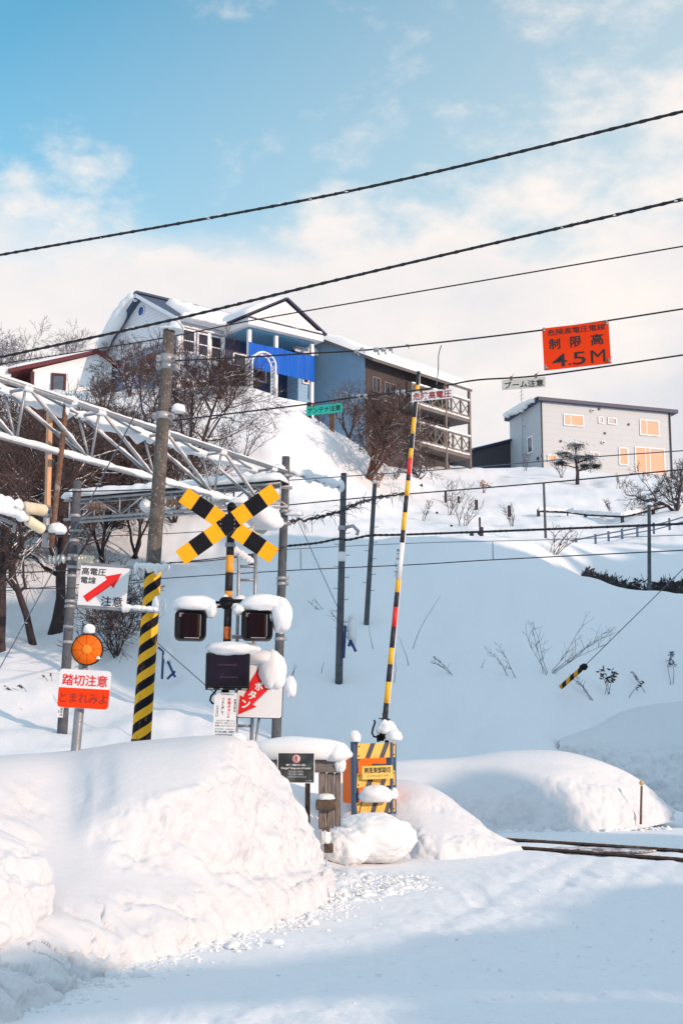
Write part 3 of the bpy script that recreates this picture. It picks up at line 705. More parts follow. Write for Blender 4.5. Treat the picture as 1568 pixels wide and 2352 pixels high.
B4 = [
    [(1280, 1716, 33.8), (1283, 1708, 34.1), (1286, 1702, 34.5), (1290, 1698, 35.2), (1290, 1690, 37.5)],
    [(1352, 1765, 33.8), (1358, 1725, 34.3), (1362, 1692, 34.9), (1366, 1668, 36), (1366, 1672, 39.5)],
    [(1446, 1840, 33.6), (1450, 1765, 34.1), (1451, 1692, 35), (1450, 1630, 36.8), (1450, 1645, 41)],
    [(1600, 1862, 33), (1598, 1785, 33.6), (1595, 1692, 34.5), (1590, 1611, 36.4), (1585, 1635, 41.5)],
    [(1850, 1862, 32), (1850, 1785, 32.6), (1850, 1692, 33.5), (1850, 1605, 35.5), (1850, 1635, 41)]]
bank('snow_bank', 'ploughed snow wall with a dirty foot at the far right', B4, 140, 110, .20,
     gritf=lambda V, n: 1.0 * sstep(1.5, .7, V[..., 2]))
def snow_heap(label, px, py, Y, r, seed, flat=.6, amp=.2, name='snow_heap'):
    mb = MB(); c = P(px, py, Y); mb.lump(c, r, seed, flat, amp, 1.8, 110, 70)
    o = mb.build(name, SNOW, origin=c); struct(o, label); o['category'] = 'snow heap'; return o
snow_heap('rough snow heap round the foot of the barrier fence', 848, 1928, 19.75, (.64, .52, .35), 3, 1.0, .11)
snow_heap('low snow heap beside the old wooden post', 790, 1948, 19.3, (.34, .35, .26), 8, 1.0, .12)

def build_clumps():
    gz0 = lambda x, y: float(near_z(x, y))
    mb = MB(); rnd = random.Random(5)
    def one(c, r, sd):
        mb.lump(c, (r * rnd.uniform(.8, 1.5), r * rnd.uniform(.8, 1.4), r * rnd.uniform(.5, .9)), sd, .4, .4, 1.7, 9, 6)
    path = [P(60, 2290, 9.3), P(250, 2222, 10.8), P(420, 2160, 12), P(580, 2100, 13.5), P(712, 2050, 15), P(850, 2040, 16.3), P(975, 2030, 17.2)]
    for i in range(2600):
        t = rnd.random() ** .8 * (len(path) - 1.001); k = int(t); p = path[k].lerp(path[k + 1], t - k)
        off = rnd.gauss(0, 1) + .5 * mnoise.noise((t * 3, 0, 0)); wd = (.20 + .16 * mnoise.noise((t * 2.3, 4, 0))) if k < 5 else .12
        x, y = p.x + off * wd - .06, p.y - off * wd * .3
        r = rnd.uniform(.006, .022) * (2.4 if rnd.random() < .07 else 1)
        one(Vector((x, y, gz0(x, y) + r * .2 + max(0, -off) * .04)), r, i)
    for i in range(130):       # the low trodden ridge before the barrier
        px = rnd.uniform(760, 985); py = 1985 + (px - 760) * .12 + rnd.gauss(0, 14)
        Y = 17.0 + rnd.random() * 1.2; q = G(px, Y); r = rnd.uniform(.010, .036)
        one(q + Vector((0, 0, .015)), r, i + 400)
    for i in range(90):        # crumbs on the road
        px = rnd.uniform(300, 1568); Y = rnd.uniform(9.5, 20); q = G(px, Y)
        if q.x < -1.4 + (Y - 9) * .34: continue
        one(q + Vector((0, 0, .003)), rnd.uniform(.006, .018), i + 700)
    for i in range(120):       # broken lumps at the foot of the bank beyond the rails
        px = rnd.uniform(1020, 1540); Y = 24.6 + rnd.random() * .7 + max(0, (px - 1300)) * .004; q = G(px, Y)
        one(q, rnd.uniform(.02, .07), i + 900)
    o = mb.build('snow_clumps', SNOW)
    tag(o, 'loose snow clumps scattered along the road edge', 'snow clumps', kind='stuff')
build_clumps()

# ------------------------------------------------------------------ rails
def build_rails():
    dirv = Vector((.80, -.60, 0)).normalized(); nrm = Vector((-.6, -.8, 0))
    base = P(1163, 1921, 22.9); base.z = 0
    spec = [(0, -1.0, 7.0, 'dark steel rail of the crossing emerging from the snow bank'),
            (1.067, .35, 6.5, 'nearer steel rail of the crossing half buried in packed snow')]
    for off, a, b, lab in spec:
        mb = MB(); b0 = base + nrm * off
        pts = []
        for i in range(48):
            q = b0 + dirv * (a + (b - a) * i / 47); pts.append(q)
        for p, q in zip(pts, pts[1:]):
            z = gz((p.x + q.x) / 2, (p.y + q.y) / 2)
            M = Matrix.Translation(Vector(((p.x + q.x) / 2, (p.y + q.y) / 2, z))) @ Matrix.Rotation(math.atan2(dirv.y, dirv.x), 4, 'Z')
            L_ = (q - p).length + .003; z -= .012 + .07 * float(sstep(.0 if off == 0 else -.35, .30 if off == 0 else .12, mnoise.noise((p.x * 1.3, p.y * 1.3, off * 5))))
            mb.box((0, 0, .012), (L_, .07, .05), 0, M); mb.box((0, -.10, .004), (L_, .08, .02), 1, M); mb.box((0, .09, .004), (L_, .06, .02), 1, M)
        o = mb.build('rail', [RUST, BLACK], origin=pts[0]); tag(o, lab, 'rail', 'rails of the level crossing')
    mb = MB(); b0 = base + nrm * .53
    M = Matrix.Translation(Vector((b0.x + dirv.x * 1.9, b0.y + dirv.y * 1.9, 0))) @ Matrix.Rotation(math.atan2(dirv.y, dirv.x), 4, 'Z')
    c = M @ Vector((0, 0, 0)); M = Matrix.Translation((0, 0, gz(c.x, c.y))) @ M
    mb.box((0, .1, .006), (1.5, .5, .02), 0, M)
    o = mb.build('crossing_deck', mat('worn_deck', (.22, .17, .17), .8, 0, .3, 8, .4, 20, (.8, .8, .82), 5, .44, .56), origin=c); tag(o, 'worn reddish deck plate between the rails, half under snow', 'crossing deck')
build_rails()

# ------------------------------------------------------------------ houses
def window(par, M, X, Z, w, h, y=0, glass=GLASSD, trim=TRIM, bars=('h',), fr=.09, label=None):
    """a window in a wall's frame (X along, Z up, wall face at y, outside is -y)"""
    mb = MB(M)
    mb.box((X, y - .03, Z + h / 2 + fr / 2), (w + 2 * fr, .08, fr)); mb.box((X, y - .04, Z - h / 2 - fr / 2), (w + 2 * fr, .12, fr))
    for sx in (-1, 1): mb.box((X + sx * (w / 2 + fr / 2), y - .032, Z), (fr, .08, h))
    if 'h' in bars: mb.box((X, y - .028, Z), (w, .05, .06))
    if 'v' in bars: mb.box((X, y - .026, Z), (.06, .05, h))
    if 'v3' in bars: mb.box((X - w * .16, y - .026, Z), (.06, .05, h))
    o = mb.build('window', trim, par)
    g = MB(M); g.box((X, y - .006, Z), (w, .03, h)); g.build('pane', glass, o)
    if label: o['label'] = label
    return o
def roof_snow(mb, pts, th, seed=0, nu=26, nv=14, mi=0, edge=.10):
    """a blanket of snow on a roof quad a-b-c-d (a-b the eave, d-c the ridge), rounded at its rims"""
    a, b, c, d = (Vector(p) for p in pts); n = (b - a).cross(d - a).normalized()
    if n.z < 0: n = -n
    vs = []
    for lay in (0, 1):
        for i in range(nu + 1):
            for j in range(nv + 1):
                u, v = i / nu, j / nv; p = a.lerp(b, u).lerp(d.lerp(c, u), v)
                e = min(u, 1 - u) * nu / 2.5; f = min(v, 1 - v) * nv / 2.0
                k = math.sqrt(max(0, 1 - (1 - min(1, e)) ** 2)) * math.sqrt(max(0, 1 - (1 - min(1, f)) ** 2))
                q = mnoise.noise(p * .6 + Vector((seed, 0, 0))) * .35 + mnoise.noise(p * 1.9 + Vector((0, seed, 0))) * .2
                vs.append(p + n * (.012 + (th * k * (1 + q) if lay else 0)))
    m = (nu + 1) * (nv + 1); fs = []
    for i in range(nu):
        for j in range(nv):
            q = i * (nv + 1) + j
            fs.append((m + q, m + q + nv + 1, m + q + nv + 2, m + q + 1)); fs.append((q, q + 1, q + nv + 2, q + nv + 1))
    return mb.add(vs, fs, mi, None, True)

def blue_house():
    c0 = Vector((-9.44, 78, 0)); M = Matrix.Translation(c0 + Vector((0, 0, .6))) @ Matrix.Rotation(R(39), 4, 'Z')
    rt = thing('blue_house', 'large blue sided house with white pediment porch and blue tarpaulin on the hilltop', 'house', (c0.x, c0.y, 20.5))
    zb, ze, zr = 19.5, 26.1, 28.75
    # walls: the long front (y=0), the gable end (x=0), back and far end
    w = MB(M)
    w.box((4.6, 4.2, (zb + ze) / 2), (9.2, 8.4, ze - zb))
    w.build('wall', SIDBG, rt)
    g = MB(M @ Matrix.Rotation(R(-90), 4, 'Z'))     # gable end seen from -x : local x runs along -Y
    gp = MB(); gp.M = M
    gp.poly3([(-.05, 8.4, ze - .6), (-.05, 0, ze - .6), (-.05, 0, ze + .1), (-.05, 4.2, zr - .1), (-.05, 8.4, ze + .1)])
    gp.add([(.02, 8.4, ze - .6), (.02, 0, ze - .6), (-.05, 0, ze - .6), (-.05, 8.4, ze - .6)], [(0, 1, 2, 3)])
    gp.build('gable', SIDW, rt)
    rw = MB(M); rw.lathe([(.0, 0), (.30, 0), (.36, .02), (.36, .05), (.30, .06)], (-.05, 4.2, zr - 1.05), (-1, 0, 0), 20, 0)
    rwo = rw.build('round_window', TRIM, rt)
    p_ = MB(M); p_.lathe([(0, .062), (.27, .062), (.27, .075), (0, .075)], (-.05, 4.2, zr - 1.05), (-1, 0, 0), 20); p_.build('pane', mat('blue_glass', (.02, .12, .35), .15), rwo)
    # main roof
    rf = MB(M); ov = .55
    for s, y0 in ((0, -.55), (1, 8.95)):
        a = (-ov, y0, ze + .0), (9.8, y0, ze + .0), (9.2, 4.2, zr), (-ov, 4.2, zr)
        pts = a if s == 0 else (a[1], a[0], a[3], a[2])
        rf.slab(pts, .22, 0, 1)
    rf.box((4.4, 4.2, zr + .06), (9.9, .35, .14), 0)
    rfo = rf.build('roof', [SHINGLE, TRIM], rt)
    sn = MB(M); roof_snow(sn, [(.3, -.5, ze + .02), (7.2, -.5, ze + .02), (5.4, 3.3, zr - .55), (.9, 3.3, zr - .55)], .42, 3)
    sn.ridge([(-.35, -.75, ze - .05), (3.3, -.78, ze - .05)], .55, .35, 2)
    sn.build('roof_snow', SNOW, rfo)
    cor = MB(M)    # the heavy snow cornice curling over the gable rake
    cor.ridge([(-.5, 8.3, ze + .05), (-.62, 7.2, ze + .75), (-.66, 6.2, ze + 1.35), (-.6, 5.3, zr - .60), (-.35, 4.4, zr - .02)], .8, .50, 6, 14, .8, .3, fr=.8)
    cor.build('snow_cornice', SNOW, rfo)
    fa = MB(M)
    fa.box((-.07, 4.2, ze - .75), (.18, 9.2, .32), 0); fa.box((1.8, -.12, ze - .22), (3.9, .20, .34), 0)
    for zz in (0,): fa.box((-.02, -.02, (zb + ze) / 2 - .4), (.22, .22, ze - zb - .9))
    fa.box((2.02, -.07, 23.4), (.20, .12, 4.6)); fa.box((3.05, -.07, 23.4), (.16, .12, 4.6))
    fa.build('white_trim', TRIM, rt)
    for x in (.55, 2.0 + .52, 3.0):
        pass
    for x, z, w_, h in ((.62, 24.95, .75, 1.25), (1.62, 24.9, .62, 1.25), (2.55, 24.9, .66, 1.25), (.55, 22.0, .8, 1.1), (1.6, 22.1, .7, 1.1), (2.55, 22.1, .7, 1.1)):
        window(rt, M, x, z, w_, h, -.02)
    Mg = M @ Matrix.Translation((0, 8.4, 0)) @ Matrix.Rotation(R(-90), 4, 'Z')
    for x, z in ((2.6, 24.2), (5.2, 24.2), (7.2, 24.6), (3.6, 21.8), (6.8, 21.8)): window(rt, Mg, x, z, .7, 1.2, -.02)
    # the porch wing with its pediment
    x0, x1, yf, yb = 3.25, 8.1, -2.4, 0.0
    pf = MB(M)
    pf.slab([(x0, yf, 22.0 - .35), (x1, yf, 22.0 - .35), (x1, yb, 22.0 - .35), (x0, yb, 22.0 - .35)], .22)
    pf.box(((x0 + x1) / 2, yf + .06, 21.72), (x1 - x0, .14, .34))
    pf.build('balcony', TRIM, rt)
    wb = MB(M); wb.box(((x0 + x1) / 2, yb - .03, 23.9), (x1 - x0, .10, 3.4)); wb.box(((x0 + x1) / 2, yb - .04, 20.7), (x1 - x0, .10, 2.2), 1)
    wb.build('porch_back_wall', [mat('navy_wall', (.035, .06, .13), .6), SIDBR], rt)
    ce = MB(M); ce.slab([(x0, yf, 25.72), (x1, yf, 25.72), (x1, yb, 25.72), (x0, yb, 25.72)], .08); ce.build('porch_ceiling', mat('blue_ceiling', (.12, .32, .50), .6, 0, .1, 3), rt)
    for x in (x0 + .12, x0 + 2.05, x1 - .12):
        cm = MB(M); cm.box((x, yf + .12, 23.7), (.20, .20, 4.0)); cm.box((x, yf + .12, 20.7), (.20, .20, 2.0)); cm.build('column', TRIM, rt)
    tp = MB(M); n = 22
    vs = []; 
    for i in range(n + 1):
        X = x0 - .02 + (x1 - x0 - .0) * i / n
        for j in range(7):
            t = j / 6; vs.append((X, yf - .06 - .025 * math.sin(i * 1.9 + j * .2) - .02 * math.sin(i * .7), 24.85 - .03 * math.sin(i * .5) * (1 - t) - 1.55 * t - .03 * i / n))
    m = len(vs); vs += [(a, b + .02, c) for a, b, c in vs]
    fs = []
    for i in range(n):
        for j in range(6):
            q = i * 7 + j; fs += [(q, q + 1, q + 8, q + 7), (m + q, m + q + 7, m + q + 8, m + q + 1)]
    tp.add(vs, fs, 0, None, True); tp.build('tarpaulin', TARP, rt)
    for x, z, w_, h, y in ((4.2, 24.1, .8, 1.3, yb - .09), (5.6, 24.1, 1.0, 1.3, yb - .09), (4.6, 21.2, .7, .8, yb - .10), (6.6, 21.0, .6, .9, yb - .10)): window(rt, M, x, z, w_, h, y)
    # pediment: entablature, triangular front and its own gabled roof
    pd = MB(M); o_ = .35
    pd.box(((x0 + x1) / 2, (yf + yb) / 2 - .2, 25.98), (x1 - x0 + 2 * o_, yb - yf + .5, .44))
    pd.M = M; zt = 26.2; za = 27.75; xm = (x0 + x1) / 2
    pd.prism([(x0 - o_, zt), (x1 + o_, zt), (xm, za)], yf - .30, yf - .12)
    pd.build('pediment', TRIM, rt)
    ip = MB(M); ip.prism([(x0 + .55, zt + .16), (x1 - .55, zt + .16), (xm, za - .42)], yf - .315, yf - .30); ip.build('pediment_panel', mat('pediment_grey', (.60, .63, .66), .6), rt)  # inner panel in a greyer white than the trim
    wr = MB(M)
    wr.slab([(x0 - o_ - .2, yf - .5, zt - .03), (xm, yf - .5, za + .10), (xm, 3.6, za + .10), (x0 - o_ - .2, 3.6, zt - .03)][::-1], .12, 0, 0)
    wr.slab([(x1 + o_ + .2, yf - .5, zt - .03), (xm, yf - .5, za + .10), (xm, 3.6, za + .10), (x1 + o_ + .2, 3.6, zt - .03)], .12, 0, 0)
    wr.box((xm, yf - .42, zt - .01), (x1 - x0 + 2 * o_ + .3, .25, .06), 0)
    wro = wr.build('porch_roof', [NAVYROOF], rt)
    sn = MB(M); roof_snow(sn, [(x0 - o_ - .1, 3.3, zt + .1), (x0 - o_ - .1, yf - .42, zt + .1), (xm, yf - .42, za + .12), (xm, 3.3, za + .12)], .34, 5)
    roof_snow(sn, [(x1 + o_ + .1, yf - .42, zt + .1), (x1 + o_ + .1, 3.3, zt + .1), (xm, 3.3, za + .12), (xm, yf - .42, za + .12)], .10, 6)
    sn.ridge([(x0 - .2, yf - .45, zt + .0), (x1 + .2, yf - .45, zt + .0)], .3, .16, 3)
    sn.build('roof_snow', SNOW, wro)
    # right-hand wing
    a0, a1, b0, b1, zw, zp = 7.8, 11.25, -1.1, 3.2, 25.45, 26.65
    rwm = MB(M); rwm.box(((a0 + a1) / 2, (b0 + b1) / 2, (17.5 + zw) / 2), (a1 - a0, b1 - b0, zw - 17.5)); rwm.build('wing_wall', SIDB, rt)
    rr = MB(M); q = .5; xm2 = a0 + .9; ym = (b0 + b1) / 2
    E = [(a0 - q, b0 - q, zw), (a1 + q, b0 - q, zw), (a1 + q, b1 + q, zw), (a0 - q, b1 + q, zw)]; T0 = (xm2 - .3, ym, zp + .2); T1 = (xm2 + .5, ym, zp + .2)
    rr.slab([E[0], E[1], T1, T0], .2, 0, 1); rr.slab([E[1], E[2], T1], .2, 0, 1); rr.slab([E[2], E[3], T0, T1], .2, 0, 1)
    rro = rr.build('wing_roof', [NAVYROOF, TRIM], rt)
    sn = MB(M); roof_snow(sn, [(a0 - q + .05, b0 - q + .06, zw + .03), (a1 + q - .05, b0 - q + .06, zw + .03), (T1[0], T1[1], T1[2] + .02), (T0[0], T0[1], T0[2] + .02)], .22, 8)
    roof_snow(sn, [(a1 + q - .06, b0 - q + .06, zw + .03), (a1 + q - .06, b1 + q, zw + .03), (T1[0], T1[1], T1[2]), (T1[0], T1[1] - .05, T1[2])], .2, 9); sn.build('roof_snow', SNOW, rro)
    tr = MB(M); tr.box((a1 - .08, b0 - .03, 21.4), (.22, .10, 7.6)); tr.box(((a0 + a1) / 2, b0 - .025, zw - .25), (a1 - a0, .08, .30)); tr.build('corner_board', TRIM, rt)
    window(rt, M, 9.2, 24.35, .82, 1.5, b0 - .02); window(rt, M, 8.4, 24.3, .30, 1.5, b0 - .02)
    gb = MB(M); gb.box((7.6, -2.0, 20.3), (2.2, .08, .7)); gb.build('lower_tarpaulin', TARP, rt)
blue_house()
def garden_arch():
    b = G(612, 77.2); Mx = Matrix.Translation((0, 0, 0))
    kk = kpx(800, 77.0); f = Matrix.Translation(P(606, 890, 77.0)) @ Matrix.Rotation(R(30), 4, 'Z')
    rt = thing('garden_arch', 'white round topped garden arch before the blue tarpaulin', 'garden arch', P(606, 890, 77.0))
    for y in (0, .55):
        mb = MB(f); w, hz = .75, 1.35
        pts = [(-w, y, -.6), (-w, y, hz)] + [(-w * math.cos(R(a)), y, hz + w * math.sin(R(a))) for a in range(10, 180, 10)] + [(w, y, hz), (w, y, -.6)]
        mb.tube(pts, .055, 6); mb.build('hoop', TRIM, rt)
    mb = MB(f)
    for a in range(0, 181, 22):
        x, z = -.75 * math.cos(R(a)), 1.35 + .75 * math.sin(R(a)); mb.tube([(x, 0, z), (x, .55, z)], .04, 5)
    for i in range(9):
        z = -.4 + i * .2
        for x in (-.75, .75): mb.tube([(x, 0, z), (x, .55, z + .2)], .03, 5); mb.tube([(x, 0, z + .2), (x, .55, z)], .03, 5)
    mb.build('lattice', TRIM, rt)
garden_arch()

def brown_building():
    c0 = Vector((1.4, 80, 0)); M = Matrix.Translation(c0 + Vector((0, 0, .5))) @ Matrix.Rotation(R(48), 4, 'Z')
    rt = thing('balcony_building', 'dark brown boarded building with two cross braced balconies and a blue metal end wall', 'building', (c0.x, c0.y, 18))
    ze, zb, L, Wd, rise = 24.55, 16.5, 8.1, 9.0, 2.2
    fw = MB(M); fw.box((L / 2, .06, (zb + ze) / 2), (L, .12, ze - zb)); fw.box((L - .06, Wd / 2, (zb + ze) / 2), (.12, Wd - .3, ze - zb)); fw.build('front_wall', SIDBR, rt)
    ew = MB(M)
    ew.add([(-.02, Wd, zb), (-.02, 0, zb), (-.02, 0, ze), (-.02, Wd / 2, ze + rise), (-.02, Wd, ze)], [(0, 1, 2, 3, 4)])
    ew.add([(.1, Wd, zb), (.1, 0, zb), (.1, 0, ze), (.1, Wd / 2, ze + rise), (.1, Wd, ze)], [(4, 3, 2, 1, 0)])
    ew.add([(-.02, 0, zb), (-.02, 0, ze), (.1, 0, ze), (.1, 0, zb)], [(0, 3, 2, 1)]); ew.build('end_wall', SIDM, rt)
    rf = MB(M); ov = .85; s = rise / (Wd / 2)
    rf.slab([(-.25, -ov, ze - ov * s + .16), (9.5, -ov, ze - ov * s + .16), (9.5, Wd / 2, ze + rise + .16), (-.25, Wd / 2, ze + rise + .16)], .16, 0, 1)
    rf.slab([(9.5, Wd + .5, ze - .1), (-.25, Wd + .5, ze - .1), (-.25, Wd / 2, ze + rise + .16), (9.5, Wd / 2, ze + rise + .16)], .16, 0, 1)
    rfo = rf.build('roof', [SHINGLE, WOODH], rt)
    sn = MB(M); roof_snow(sn, [(-.2, -ov + .02, ze - ov * s + .17), (9.45, -ov + .02, ze - ov * s + .17), (9.45, Wd / 2, ze + rise + .17), (-.2, Wd / 2, ze + rise + .17)], .42, 4, 40, 12)
    sn.build('roof_snow', SNOW, rfo)
    bl = .95
    for lev, (zd, xs, nm) in enumerate(((22.25, 3.2, 'upper'), (19.9, 3.6, 'lower'))):
        dk = MB(M); dk.box(((xs + 9.1) / 2, -bl / 2 - .02, zd - .12), (9.1 - xs, bl, .24)); dk.box((8.65, Wd * .25, zd - .13), (.9, Wd * .5, .2))
        dko = dk.build('balcony_deck', WOODH, rt)
        rl = MB(M); ht = 1.15; xe = 9.05; n = 6; st = (xe - xs) / n
        for z in (zd + .14, zd + ht): rl.box(((xs + xe) / 2, -bl, z), (xe - xs, .09, .11))
        for i in range(n + 1): rl.box((xs + i * st, -bl, zd + ht / 2 + .05), (.10, .10, ht))
        for i in range(n):
            xa, xb = xs + i * st, xs + (i + 1) * st
            rl.tube([(xa, -bl, zd + .16), (xb, -bl, zd + ht - .04)], .045, 4, 0, True, False); rl.tube([(xa, -bl + .01, zd + ht - .04), (xb, -bl + .01, zd + .16)], .045, 4, 0, True, False)
        rl.build('railing', WOOD, dko)
        sn = MB(M); sn.ridge([(xs, -bl, zd + ht + .05), (xe, -bl, zd + ht + .05)], .16, .13, lev + 2); sn.ridge([(xs, -bl + .1, zd + .0), (xe, -bl + .1, zd + .0)], .3, .2, lev + 7); sn.build('snow', SNOW, dko)
    for x, a, b in ((9.0, 17.6, 24.1), (6.55, 17.6, 24.1), (3.9, 17.6, 24.1)):
        po = MB(M); po.box((x, -bl + .02, (a + b) / 2), (.15, .15, b - a)); po.build('post', WOOD, rt)
    for x, z, w, h in ((.95, 23.05, .62, .8), (2.25, 22.95, 1.0, .8), (5.6, 20.9, 1.6, 1.5), (7.2, 20.9, .8, 1.5), (5.2, 23.2, 1.4, 1.2)):
        window(rt, M, x, z, w, h, -.01, GLASSD, WOOD, ('v',), .07)
    cb = MB(M); cb.box((5.0, .2, 17.4), (9.6, .8, 1.6)); cb.build('foundation', mat('grey_plinth', (.22, .22, .22), .85, 0, .2, 3, .3, 20), rt)
brown_building()

def white_building():
    c0 = Vector((14.68, 100, 0)); M = Matrix.Translation(c0) @ Matrix.Rotation(R(19.5), 4, 'Z')
    rt = thing('modern_house', 'pale grey two storey house with a dark slanting roof and windows coloured as sunset reflections', 'house', (c0.x, c0.y, 21))
    zb, L, W = 20.0, 11.15, 5.1
    zA, zB = 27.6, 27.6
    w = MB(M)
    z4 = [zA, zB, zB - .3, zA - .3]; xy = [(0, 0), (L, 0), (L, W), (0, W)]
    vs = [(x, y, zb) for x, y in xy] + [(x, y, z) for (x, y), z in zip(xy, z4)]
    w.add(vs, [(0, 1, 5, 4), (1, 2, 6, 5), (2, 3, 7, 6), (3, 0, 4, 7), (4, 5, 6, 7)]); w.build('wall', SIDG, rt)
    rf = MB(M); rf.slab([(-.3, -.35, zA + .2), (L + .45, -.35, zB + .2), (L + .45, W + .3, zB - .1), (-.3, W + .3, zA - .1)], .26, 0, 1); rfo = rf.build('roof', [SHINGLE, NAVYROOF], rt)
    sn = MB(M); roof_snow(sn, [(-.45, -.30, zA + .2), (L + .4, -.30, zB + .2), (L + .4, W + .2, zB - .1), (-.45, W + .2, zA - .1)], .22, 7, 40, 14)
    sn.ridge([(-.42, .2, zA + .08), (-.5, 2.5, zA + .0), (-.48, 4.9, zA - .05)], .5, .22, 5, droop=.9); sn.build('roof_snow', SNOW, rfo)
    tr = MB(M)
    tr.tube([(.06, -.06, zb), (.06, -.06, zA)], .05, 6); tr.tube([(L - .15, -.08, zb), (L - .15, -.08, zB)], .06, 6); tr.build('downpipe', mat('dark_pipe', (.05, .05, .055), .5), rt)
    def at(bx, by):
        px, py = cB(bx, by); # position on the front plane
        u = (px - 784) / FPX
        s = 0
        for _ in range(12):
            x = c0.x + math.cos(R(19.5)) * s; y = c0.y + math.sin(R(19.5)) * s; z = zz = P(px, py, y).z
            f = y * cp + (z - EYE) * sp; s += (u * f - x) / math.cos(R(19.5))
        return s, zz
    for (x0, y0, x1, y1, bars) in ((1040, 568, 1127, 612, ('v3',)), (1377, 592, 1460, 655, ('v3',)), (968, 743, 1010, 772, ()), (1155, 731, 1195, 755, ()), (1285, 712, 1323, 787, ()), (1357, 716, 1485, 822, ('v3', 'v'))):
        a, z0 = at(x0, y1); b, z1 = at(x1, y0); window(rt, M, (a + b) / 2, (z0 + z1) / 2, b - a - .16, z1 - z0 - .16, -.01, SUNSETPANE, TRIM, bars, .08)  # these panes carry the painted sunset glow
    for (x0, y0, x1, y1) in ((1193, 575, 1215, 603), (1235, 580, 1272, 607)):
        a, z0 = at(x0, y1); b, z1 = at(x1, y0); window(rt, M, (a + b) / 2, (z0 + z1) / 2, b - a - .14, z1 - z0 - .14, -.01, GLASS, TRIM, (), .07)
    for bx, by in ((1165, 547), (1212, 688)):
        a, z = at(bx, by); v = MB(M); v.box((a, -.09, z), (.26, .18, .2), bev=.03); v.box((a, -.17, z - .02), (.16, .03, .1), 1); v.build('vent_hood', [TRIM, BLACK], rt)
    for bx, by in ((1027, 682), (1197, 540), (1327, 608), (1222, 647)):
        a, z = at(bx, by); v = MB(M); v.box((a, -.06, z), (.16, .12, .16), bev=.03); v.build('wall_vent', mat('dark_vent', (.08, .085, .10), .5), rt)
    Ms = M @ Matrix.Translation((0, W, 0)) @ Matrix.Rotation(R(-90), 4, 'Z')
    window(rt, Ms, 3.4, 24.6, .7, 1.1, -.01, GLASS, TRIM, ()); window(rt, Ms, 2.2, 21.2, .6, .9, -.01, GLASS, TRIM, ())
    for x, z in ((4.6, 23.3), (5.3, 23.4)):
        v = MB(Ms); v.box((x, -.06, z), (.2, .14, .26), bev=.03); v.build('wall_vent', MATS['dark_vent'], rt)
    an = MB(Ms); an.tube([(2.6, -.25, 23.8), (2.6, -.25, 29.3)], .025, 5)
    for z in (28.9, 28.6, 28.3): an.tube([(2.6 - .35, -.25, z), (2.6 + .45, -.25, z)], .012, 4)
    an.tube([(2.6, -.25, 26.2), (2.6, 0, 26.2)], .02, 4); an.tube([(2.6, -.25, 24.0), (2.6, 0, 24.0)], .02, 4)
    for z in (24.5, 25.2, 25.9, 26.6): an.box((2.6, -.25, z), (.22, .04, .06))
    a = an.build('aerial_mast', GALV, rt)
white_building()
def dark_shed():
    c = Vector((9.5, 104, 0)); M = Matrix.Translation(c) @ Matrix.Rotation(R(12), 4, 'Z')
    rt = thing('dark_house', 'low black metal clad house with a slanting roof behind the balcony building', 'house', (c.x, c.y, 21))
    w = MB(M); a, b = 24.55, 26.0
    w.prism([(0, 19), (6.0, 19), (6.0, b + .3), (0, a)], 0, 5); w.build('wall', SIDK, rt)
    r = MB(M); r.slab([(-.4, -.3, a + .05), (6.1, -.3, b + .42), (6.1, 5.2, b + .42), (-.4, 5.2, a + .05)], .14); ro = r.build('roof', NAVYROOF, rt)
    s = MB(M); roof_snow(s, [(-.3, -.2, a + .07), (6.0, -.2, b + .43), (6.0, 5.0, b + .43), (-.3, 5.0, a + .07)], .10, 3); s.build('roof_snow', SNOW, ro)
dark_shed()
